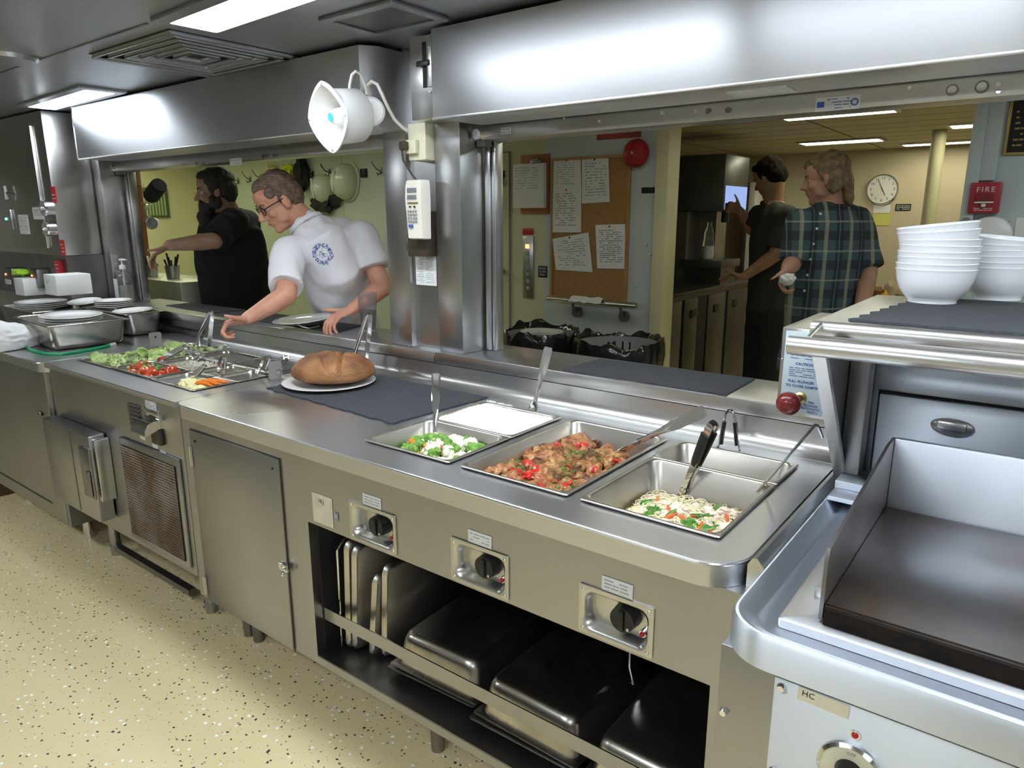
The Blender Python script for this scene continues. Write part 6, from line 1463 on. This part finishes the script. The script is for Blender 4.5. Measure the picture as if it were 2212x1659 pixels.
# ---- man in the white T-shirt leaning over the ledge
M['eye'] = mat('eye_white', (.45, .42, .38), .3)
def person_white():
    hc = dep(603, 436, 3.16); pel = V(-1.08, 1.27, .93); chest = dep(714, 562, 3.26); neck = dep(662, 484, 3.19)
    fwd = V(-.50, -.70, -.62); toL = V(.80, -.42, .0).normalized()      # toL: towards his left hand (image right)
    t = thing('person', 'man in a white T-shirt and glasses leaning over the ledge with a plate', 'person', (pel.x, pel.y, 0))
    H = head_frame(hc, (-.27, -.80, -.52), (-.16, -.40, .90)); hs = 1.04
    sL = dep(782, 516, 3.28); sR = dep(625, 545, 3.10)
    eL = dep(826, 622, 3.25); wL_ = dep(762, 668, 3.12); eR = dep(618, 640, 2.96); wR = dep(535, 688, 2.90)
    b = MB(); head_mb(b, H, hs)
    nk = H @ (V(0, -.03, -.05) * hs); cap(b, nk, neck, .055, .058); cap(b, neck, dep(700, 510, 3.30), .052, .06); hump = dep(728, 522, 3.32); b.ell(hump, .09)
    etube(b, [neck, chest, (chest + pel) / 2, pel, pel + V(0, .01, -.10)], [(.045, .045), (.165, .105), (.15, .11), (.16, .115), (.15, .11)], toL)
    add_arm(b, sL, eL, wL_); add_arm(b, sR, eR, wR); cap(b, sL, sR, .055, .055)
    dR = (dep(490, 692, 2.86) - wR).normalized(); hand_mb(b, wR, dR + V(0, 0, -.15), V(-.1, .3, .9), thumb=-1, curl=1.1, s=1.02)
    dL = (dep(712, 690, 3.06) - wL_).normalized(); hand_mb(b, wL_, dL, V(.1, .35, .92), thumb=1, curl=.55, s=1.05)
    for s_, y in ((1, 0), (-1, .02)):
        hp = pel + toL * .09 * s_ + V(0, 0, -.06); kn = hp + V(-.02, -.06, -.42); an = kn + V(.02, .08, -.40); an.z = .09
        add_leg(b, hp, kn, an, an + V(-.10, -.14, -.055))
    SK = skin('ruddy_skin', (.52, .24, .16), (.60, .31, .21))
    organic('body', b, SK, t, .0042, 3)
    br = eyes(H, t, hs); br.build('eyebrows', mat('brow_hair', (.12, .07, .05), .8), t)
    MB().tube([H @ (V(*q) * hs) for q in ((-.022, .083, -.0565), (-.008, .0915, -.0555), (0, .0925, -.0565), (.008, .0915, -.0555), (.022, .083, -.0565))], [.0015, .003, .003, .003, .0015], 8).build('lips', mat('lip_pink', (.40, .12, .09), .5), t)
    # hair: thinning on top, greyish brown
    R3 = H.to_3x3(); h = MB()
    def E(c, r): h.ell(H @ (Vector(c) * hs), [x * hs for x in r], 24, 16, mtx=R3)
    E((0, -.022, .052), (.077, .088, .078)); E((0, -.055, .012), (.077, .060, .075)); E((0, .030, .088), (.050, .042, .030))
    for x in (-1, 1): E((x * .066, -.020, .020), (.016, .040, .040)); E((x * .060, .022, .055), (.018, .028, .028))
    HR = mat('brown_grey_hair', (.10, .060, .042), .6, bump=1, bscale=90, stretch=(1, 1, 6), col2=(.19, .13, .10), vscale=30)
    organic('hair', h, HR, t, .0045, 3, wr=(.006, 40, 3))
    # glasses
    g_ = MB(); gf = lambda *q: H @ (Vector(q) * hs)
    for x in (-1, 1):
        g_.tube([gf(x * .033 + .022 * (abs(math.cos(a)) ** .7) * (1 if math.cos(a) > 0 else -1), .094 - .006 * abs(math.cos(a)), .006 + .017 * (abs(math.sin(a)) ** .7) * (1 if math.sin(a) > 0 else -1)) for a in [2 * math.pi * i / 20 for i in range(20)]], .0024, 8, closed=True)
        g_.tube([gf(x * .055, .088, .012), gf(x * .078, .060, .014), gf(x * .082, 0, .012), gf(x * .079, -.012, .0)], .0024, 8)
    g_.tube([gf(-.011, .096, .010), gf(0, .100, .013), gf(.011, .096, .010)], .0024, 8)
    g_.build('glasses', 'black', t)
    # T-shirt
    ax0 = (nk - neck).normalized()
    s = MB(); TS = mat('white_cotton', (.74, .73, .76), .85, var=.04, bump=.2, bscale=300)
    etube(s, [neck + V(.01, .02, -.012), neck.lerp(chest, .35), chest, (chest + pel) / 2, pel + V(0, 0, .02), pel + V(0, .0, -.10)], [(.085, .075), (.165, .125), (.195, .140), (.195, .150), (.195, .15), (.20, .15)], toL, 32)
    cap(s, sL + V(0, 0, 0), sR, .074, .074); s.ell(hump, .116); cap(s, neck - ax0 * .006, dep(700, 510, 3.30), .071, .092); s.ell(dep(668, 514, 3.17), .078); cap(s, hump, sL, .10, .078); cap(s, neck + V(.02, .03, -.02), hump, .078, .105)
    cL = sL.lerp(eL, .62); cR = sR.lerp(eR, .80)
    s.tube([sL, cL], [.078, .080], 20); s.ell(sL, .078); s.tube([sR, cR], [.074, .076], 20); s.ell(sR, .074)
    sh_ = organic('t_shirt', s, TS, t, .007, 4, wr=(.014, 8, 1))
    col = MB(); cc = neck + V(-.012, -.006, .004); ax_ = (nk - neck).normalized()
    u = ax_.cross(V(0, 0, 1)).normalized(); w_ = ax_.cross(u); cr0 = neck + ax_ * .002
    MB().tube([cr0 + u * .071 * math.cos(a) + w_ * .074 * math.sin(a) + ax_ * .012 * math.sin(a) for a in [2 * math.pi * i / 36 for i in range(36)]], .0095, 10, closed=True, flat=1.2).build('collar', TS, t)
    # printed round emblem on the chest: found on the shirt surface by a ray from the camera side
    ori = V(CX, CY, CZ); d = (dep(697, 549, 3) - ori).normalized(); off = ORG[t.name]
    bpy.context.view_layer.update()
    hit, loc, nor, _ = sh_.ray_cast(ori - off, d)
    if hit:
        loc = loc + off; nor = nor.normalized(); uu = V(0, 0, 1).cross(nor).normalized(); vv = nor.cross(uu); e = MB(); rd = random.Random(5)
        def onto(x, y):
            p = loc + uu * x + vv * y + nor * .05; h2, l2, n2, _ = sh_.ray_cast(p - off, -nor); return (l2 + off + n2 * .0008, n2) if h2 else (None, None)
        for i in range(260):
            a = rd.uniform(0, 6.283); r = rd.uniform(.026, .042) if i < 230 else rd.uniform(0, .02); x, y = r * math.cos(a), r * math.sin(a) * 1.1
            p, n2 = onto(x, y)
            if p is None: continue
            ln = rd.uniform(.003, .007); aa = a + rd.uniform(-.8, .8); q, _n = onto(x + ln * math.cos(aa), y + ln * math.sin(aa))
            if q is not None: e.tube([p, q], .0012, 4)
        e.build('round_emblem', 'inkblue', sh_)
    # trousers and shoes
    s = MB(); TR = mat('dark_trousers', (.03, .035, .05), .8, bump=.2, bscale=200)
    etube(s, [pel + V(0, 0, .02), pel + V(0, 0, -.06), pel + V(0, .01, -.14)], [(.165, .125), (.175, .13), (.16, .12)], toL)
    for s_ in (1, -1):
        hp = pel + toL * .09 * s_ + V(0, 0, -.06); kn = hp + V(-.02, -.06, -.42); an = kn + V(.02, .08, -.40); an.z = .09; cap(s, hp, kn, .098, .075); s.tube([kn, an], [.075, .062], 18)
    organic('trousers', s, TR, t, .010, 3, wr=(.008, 10, 4))
    for s_ in (1, -1):
        hp = pel + toL * .09 * s_ + V(0, 0, -.06); an = hp + V(0, .02, 0); c = V(an.x - .05, an.y - .07, .045)
        q = MB(); etube(q, [c + V(.09, .13, 0), c + V(.05, .07, .01), c + V(-.03, -.05, 0), c + V(-.08, -.12, -.01)], [(.035, .035), (.045, .045), (.048, .035), (.036, .024)], toL); organic('shoe', q, 'black', t, .008, 2)
    return wL_, dL
wl, dl = person_white()
# plate and fork held over the ledge
pc_ = at(640, 688, Z=1.065)
pp = plate('pale oval-looking plate held over the ledge by the man in white', tuple(at(655, 694, Z=1.052)), .135, (R_(4), R_(-2), 0))
fk = thing('fork', 'steel fork held against the plate by the man in white', 'fork', at(665, 700, Z=1.045))
MB().tube([at(640, 700, Z=1.05), at(652, 705, Z=1.045), at(668, 709, Z=1.04), at(690, 704, Z=1.045)], .0025, 6).build('fork_handle', 'chrome', fk)

# ---- bearded man in black at the left
def person_beard():
    hc = dep(466, 415, 4.15); pel = V(-2.33, 1.38, .93); neck = dep(496, 462, 4.22); chest = dep(500, 545, 4.25)
    toL = V(.55, .45, 0).normalized()
    t = thing('person', 'bearded man dressed in black reaching left at the end of the serving line', 'person', (pel.x, pel.y, 0))
    H = head_frame(hc, (-.46, -.76, -.14), (-.08, -.05, .99)); hs = 1.06
    sR = dep(478, 505, 4.08); eR = dep(478, 528, 3.96) ; sL = dep(535, 480, 4.4)
    sR = dep(505, 480, 4.08); eR = dep(462, 520, 3.92); wR = dep(366, 530, 3.88); eL = dep(548, 585, 4.55); wL = dep(505, 640, 4.60)
    b = MB(); head_mb(b, H, hs); cap(b, H @ (V(0, -.03, -.05) * hs), neck, .058, .066)
    etube(b, [neck, chest, (chest + pel) / 2, pel, pel + V(0, 0, -.10)], [(.09, .08), (.18, .13), (.17, .13), (.17, .125), (.16, .12)], toL)
    add_arm(b, sR, eR, wR, (.052, .048, .047, .033)); add_arm(b, sL, eL, wL, (.052, .048, .046, .032)); cap(b, sL, sR, .06, .06)
    dR = (dep(325, 545, 3.86) - wR).normalized(); hand_mb(b, wR, dR + V(0, 0, -.2), V(.1, .2, 1), thumb=-1, curl=.55, s=1.05); hand_mb(b, wL, (wL - eL), V(0, .3, 1), thumb=1, curl=.6)
    for s_ in (1, -1):
        hp = pel + toL * .09 * s_ + V(0, 0, -.06); kn = hp + V(-.02, -.02, -.42); an = V(kn.x, kn.y + .03, .09); add_leg(b, hp, kn, an, an + V(-.12, -.08, -.055))
    organic('body', b, skin('tanned_skin', (.26, .15, .09), (.32, .19, .12)), t, .006, 3)
    eyes(H, t, hs).build('eyebrows', 'black_m', t)
    R3 = H.to_3x3(); h = MB(); HB_ = mat('black_hair', (.018, .014, .012), .7, bump=1, bscale=90)
    def E(c, r): h.ell(H @ (Vector(c) * hs), [x * hs for x in r], 24, 16, mtx=R3)
    E((0, -.020, .058), (.081, .095, .078)); E((0, -.055, .005), (.080, .062, .080)); E((0, .04, .095), (.055, .04, .025))
    for x in (-1, 1): E((x * .068, 0, .02), (.016, .035, .05))
    organic('hair', h, HB_, t, .006, 3, wr=(.006, 40, 3))
    h = MB(); E((0, .062, -.080), (.054, .048, .045)); E((0, .085, -.122), (.050, .042, .050)); E((0, .095, -.165), (.040, .034, .048)); E((0, .100, -.205), (.026, .022, .040)); E((0, .084, -.060), (.034, .020, .016))
    for x in (-1, 1): E((x * .056, .015, -.050), (.016, .035, .045)); E((x * .02, .088, -.040), (.02, .010, .008))
    organic('beard', h, HB_, t, .006, 3, wr=(.007, 45, 8))
    s = MB(); BK = mat('black_cotton', (.006, .006, .006), .95, bump=.2, bscale=200)
    etube(s, [neck + V(.01, .01, -.01), neck.lerp(chest, .35), chest, (chest + pel) / 2, pel + V(0, 0, .03), pel + V(0, 0, -.14)], [(.10, .09), (.185, .13), (.215, .165), (.215, .17), (.21, .165), (.21, .16)], toL, 32)
    cap(s, sL, sR, .080, .080)
    s.tube([sR, sR.lerp(eR, .95)], [.082, .076], 20); s.ell(sR, .082); s.tube([sL, sL.lerp(eL, .75)], [.082, .078], 20); s.ell(sL, .082)
    organic('black_shirt', s, BK, t, .009, 4, wr=(.010, 9, 2))
    s = MB(); etube(s, [pel + V(0, 0, -.04), pel + V(0, 0, -.15)], [(.185, .145), (.175, .135)], toL)
    for s_ in (1, -1):
        hp = pel + toL * .09 * s_ + V(0, 0, -.06); kn = hp + V(-.02, -.02, -.42); cap(s, hp, kn, .10, .08); s.tube([kn, V(kn.x, kn.y + .03, .07)], [.08, .065], 18)
    organic('trousers', s, mat('black_trousers', (.015, .015, .018), .85), t, .012, 3)
    for s_ in (1, -1):
        hp = pel + toL * .09 * s_; c = V(hp.x - .08, hp.y - .05, .04); q = MB(); etube(q, [c + V(.13, .09, 0), c + V(.06, .04, .01), c + V(-.05, -.03, 0), c + V(-.11, -.07, -.01)], [(.035, .035), (.045, .04), (.048, .032), (.036, .024)], toL); organic('shoe', q, 'black', t, .009, 2)
person_beard()

def standing(label, loc, face, hc, headfwd, hs, sh, armpts, skin_m, hair_m, shirt_m, trouser_m, sleeve=.72, hairkind='short', vox=.008, thick=1.0, headup=(0, 0, 1), hands=None, untucked=.12, collar=None, longhair=False):
    """standing figure: pelvis above loc, shoulders sh = (left, right), arms = elbow and wrist for each"""
    t = thing('person', label, 'person', (loc[0], loc[1], 0)); sL, sR = sh; toL = (sL - sR).normalized(); toL.z = 0; toL.normalize()
    pel = V(loc[0], loc[1], .95); neck = (sL + sR) / 2 + V(0, 0, .085); chest = neck.lerp(pel, .38); H = head_frame(hc, headfwd, headup)
    b = MB(); head_mb(b, H, hs); cap(b, H @ (V(0, -.03, -.05) * hs), neck, .054, .062)
    k = thick
    etube(b, [neck, chest, (chest + pel) / 2, pel, pel + V(0, 0, -.10)], [(.08, .075), (.165 * k, .11 * k), (.15 * k, .11 * k), (.155 * k, .115 * k), (.15, .11)], toL); cap(b, sL, sR, .055, .055)
    for (s_, (e_, w_), hd) in ((sL, armpts[0], hands[0]), (sR, armpts[1], hands[1])):
        add_arm(b, s_, e_, w_, (.050, .045, .044, .031)); hand_mb(b, w_, hd[0], hd[1], thumb=hd[2], curl=hd[3])
    f = V(face[0], face[1], 0).normalized()
    for s_ in (1, -1):
        hp = pel + toL * .09 * s_ + V(0, 0, -.06); kn = hp + f * .02 + V(0, 0, -.42); an = V(hp.x, hp.y, .09); add_leg(b, hp, kn, an, an + f * .14 + V(0, 0, -.055))
    organic('body', b, skin_m, t, vox, 3); eyes(H, t, hs).build('eyebrows', hair_m, t)
    R3 = H.to_3x3(); h = MB()
    def E(c, r): h.ell(H @ (Vector(c) * hs), [x * hs for x in r], 24, 16, mtx=R3)
    E((0, -.020, .055), (.080, .093, .078)); E((0, -.055, .008), (.079, .060, .078)); E((0, .045, .092), (.055, .038, .024))
    for x in (-1, 1): E((x * .068, -.008, .025), (.015, .035, .042))
    if longhair:
        E((0, -.085, -.03), (.060, .035, .080)); E((0, -.09, -.085), (.040, .028, .060)); E((.02, .065, .078), (.055, .030, .020))
        for x in (-1, 1): E((x * .070, -.035, -.02), (.018, .040, .055))
    organic('hair', h, hair_m, t, .007, 3, wr=(.006, 40, 3))
    s = MB()
    etube(s, [neck + V(0, 0, -.015), neck.lerp(chest, .35), chest, (chest + pel) / 2, pel, pel + V(0, 0, -untucked)], [(.09, .08), (.17 * k, .12 * k), (.19 * k, .14 * k), (.185 * k, .14 * k), (.19 * k, .145 * k), (.195 * k, .15 * k)], toL, 32)
    cap(s, sL, sR, .070, .070); cap(s, neck - V(0, 0, .03), sL, .062, .066); cap(s, neck - V(0, 0, .03), sR, .062, .066)
    for s_, (e_, w_) in ((sL, armpts[0]), (sR, armpts[1])): s.tube([s_, s_.lerp(e_, sleeve)], [.076, .080], 20); s.ell(s_, .076)
    shirt = organic('shirt', s, shirt_m, t, .009, 4, wr=(.011, 9, 2))
    ax_ = (H @ (V(0, -.03, -.05) * hs) - neck).normalized(); u = ax_.cross(V(0, 1, 0)).normalized(); w_ = ax_.cross(u); cr0 = neck + ax_ * -.004
    MB().tube([cr0 + u * .070 * math.cos(a) + w_ * .072 * math.sin(a) for a in [2 * math.pi * i / 32 for i in range(32)]], .011 if not longhair else .014, 10, closed=True).build('collar', shirt_m, t)
    s = MB(); etube(s, [pel + V(0, 0, -.02), pel + V(0, 0, -.15)], [(.17 * k, .13 * k), (.17, .13)], toL)
    for s_ in (1, -1):
        hp = pel + toL * .09 * s_ + V(0, 0, -.06); kn = hp + f * .02 + V(0, 0, -.42); cap(s, hp, kn, .105, .085); s.tube([kn, V(hp.x, hp.y, .06)], [.085, .075], 18)
    organic('trousers', s, trouser_m, t, .012, 3, wr=(.012, 9, 5))
    for s_ in (1, -1):
        c = pel + toL * .09 * s_ + f * .05; c.z = .042; q = MB(); etube(q, [c - f * .13, c - f * .06 + V(0, 0, .01), c + f * .05, c + f * .12 + V(0, 0, -.01)], [(.035, .035), (.045, .04), (.048, .032), (.036, .024)], toL); organic('shoe', q, 'black', t, .010, 2)
    return t, H, shirt, neck

# ---- man in a dark T-shirt at the dispenser
T_ = 4.55
hc = dep(1662, 385, T_); sL = dep(1632, 480, T_ + .12); sR = dep(1690, 478, T_ - .18)
# he faces left: his left arm is the far one reaching to the dispenser, his right arm the near one
far_s, near_s = dep(1640, 468, T_ + .22), dep(1697, 468, T_ - .12)
standing('man in a dark T-shirt facing the drink dispenser, seen from the side', ((far_s.x + near_s.x) / 2 + .02, (far_s.y + near_s.y) / 2 + .02, 0), (-.75, .25), hc, (-.80, .18, -.38), 1.02, (near_s, far_s),
         ((dep(1676, 550, T_ - .10), dep(1606, 598, T_ - .02)), (dep(1625, 495, T_ + .25), dep(1598, 455, T_ + .22))),
         skin('brown_skin', (.30, .16, .09), (.36, .20, .12)), mat('dark_hair', (.010, .008, .006), .9, spec=.1, bump=.8, bscale=120), mat('dark_tee', (.028, .030, .026), .85, bump=.2, bscale=200), mat('black_baggy', (.014, .014, .015), .85),
         sleeve=.85, thick=.92, headup=(-.3, 0, 1), hands=((V(-.8, .1, .1), V(0, .2, 1), -1, .5), (V(-.8, .1, .3), V(.2, -.8, .3), 1, .9)), untucked=.05)
pk = at(1583, 447, Y=4.09)
MB().box(pk.x - .05, pk.x + .03, 4.06, 4.1195, pk.z - .035, pk.z + .03, b=.008).build('tap_handle', 'black', md)

# ---- man in the plaid shirt
def plaid_mat():
    m = bpy.data.materials.new('plaid_cotton'); m.use_nodes = True; nt = m.node_tree; N = nt.nodes; L = nt.links; b = N['Principled BSDF']; b.inputs['Roughness'].default_value = .85
    tc = N.new('ShaderNodeTexCoord'); sx = N.new('ShaderNodeSeparateXYZ'); L.new(tc.outputs['Object'], sx.inputs[0])
    def bands(sock, freq, ph, lo_, hi):
        a = N.new('ShaderNodeMath'); a.operation = 'MULTIPLY_ADD'; a.inputs[1].default_value = freq; a.inputs[2].default_value = ph; L.new(sock, a.inputs[0])
        f = N.new('ShaderNodeMath'); f.operation = 'FRACT'; L.new(a.outputs[0], f.inputs[0])
        g1 = N.new('ShaderNodeMath'); g1.operation = 'GREATER_THAN'; g1.inputs[1].default_value = lo_; L.new(f.outputs[0], g1.inputs[0])
        g2 = N.new('ShaderNodeMath'); g2.operation = 'LESS_THAN'; g2.inputs[1].default_value = hi; L.new(f.outputs[0], g2.inputs[0])
        mu = N.new('ShaderNodeMath'); mu.operation = 'MULTIPLY'; L.new(g1.outputs[0], mu.inputs[0]); L.new(g2.outputs[0], mu.inputs[1]); return mu.outputs[0]
    hx = N.new('ShaderNodeMath'); hx.operation = 'SUBTRACT'; L.new(sx.outputs['X'], hx.inputs[0]); yy = N.new('ShaderNodeMath'); yy.operation = 'MULTIPLY'; yy.inputs[1].default_value = -.55; L.new(sx.outputs['Y'], yy.inputs[0]); L.new(yy.outputs[0], hx.inputs[1])
    prev = None; base = (.050, .085, .105)
    col = N.new('ShaderNodeRGB'); col.outputs[0].default_value = (*base, 1); prev = col.outputs[0]
    for sock, fr, ph, lo_, hi, c, fac in ((hx.outputs[0], 7, .1, .0, .30, (.012, .016, .022), .75), (sx.outputs['Z'], 7, .2, .0, .32, (.014, .018, .024), .7), (hx.outputs[0], 7, .1, .55, .70, (.34, .32, .20), .55), (sx.outputs['Z'], 7, .2, .60, .66, (.40, .40, .34), .45), (hx.outputs[0], 14, .4, .45, .52, (.30, .36, .40), .35)):
        s = bands(sock, fr, ph, lo_, hi); mk = N.new('ShaderNodeMath'); mk.operation = 'MULTIPLY'; mk.inputs[1].default_value = fac; L.new(s, mk.inputs[0])
        mx = N.new('ShaderNodeMix'); mx.data_type = 'RGBA'; mx.inputs['B'].default_value = (*c, 1); L.new(mk.outputs[0], mx.inputs['Factor']); L.new(prev, mx.inputs['A']); prev = mx.outputs['Result']
    L.new(prev, b.inputs['Base Color']); return m
T_ = 3.55
hc = dep(1784, 388, T_); sR_ = dep(1730, 484, T_ - .02); sL_ = dep(1850, 474, T_ + .10)
pt, H, shirt, neck = standing('tall man in a plaid shirt with tied-back hair walking with a napkin', ((sL_.x + sR_.x) / 2, (sL_.y + sR_.y) / 2 + .03, 0), (-.5, -.8), hc, (-.90, -.22, -.16), 1.05, (sL_, sR_),
         ((dep(1876, 590, T_ + .05), dep(1856, 690, T_ - .05)), (dep(1712, 570, T_ + .0), dep(1700, 580, T_ - .22))),
         skin('fair_skin', (.40, .21, .14), (.48, .27, .19)), mat('fair_brown_hair', (.13, .085, .045), .55, bump=.8, bscale=90, col2=(.24, .18, .09), vscale=30), plaid_mat(), mat('grey_trousers', (.035, .037, .045), .85),
         sleeve=.92, thick=1.10, hands=((V(-.15, -.1, -1), V(-.8, -.3, 0), 1, .5), (V(-.1, -.3, -.7), V(-.9, .1, .2), -1, .9)), untucked=.24, longhair=True)

off = ORG[pt.name]; ori = V(CX, CY, CZ); bpy.context.view_layer.update()
for px, py in ((1772, 462), (1764, 494), (1757, 527), (1750, 560), (1744, 594), (1738, 628)):
    d = ray(px, py).normalized(); hit, loc, nor, _ = shirt.ray_cast(ori - off, d)
    if hit: MB().cyl(loc + off, loc + off + nor * .003, .0065, n=12).build('button', 'label', shirt)
q = dep(1702, 603, 3.28)
bm = bmesh.new(); bmesh.ops.create_icosphere(bm, subdivisions=4, radius=1)
for v in bm.verts: p = v.co; d = 1 + .35 * noise.noise(p * 1.8) + .12 * noise.noise(p * 5); v.co = Vector((p.x * .036 * d, p.y * .030 * d, p.z * .026 * d)) + q
tag(MB()._bm(bm).build('napkin', 'paper', smooth=80), 'white crumpled napkin in the hand of the man in plaid', 'napkin')
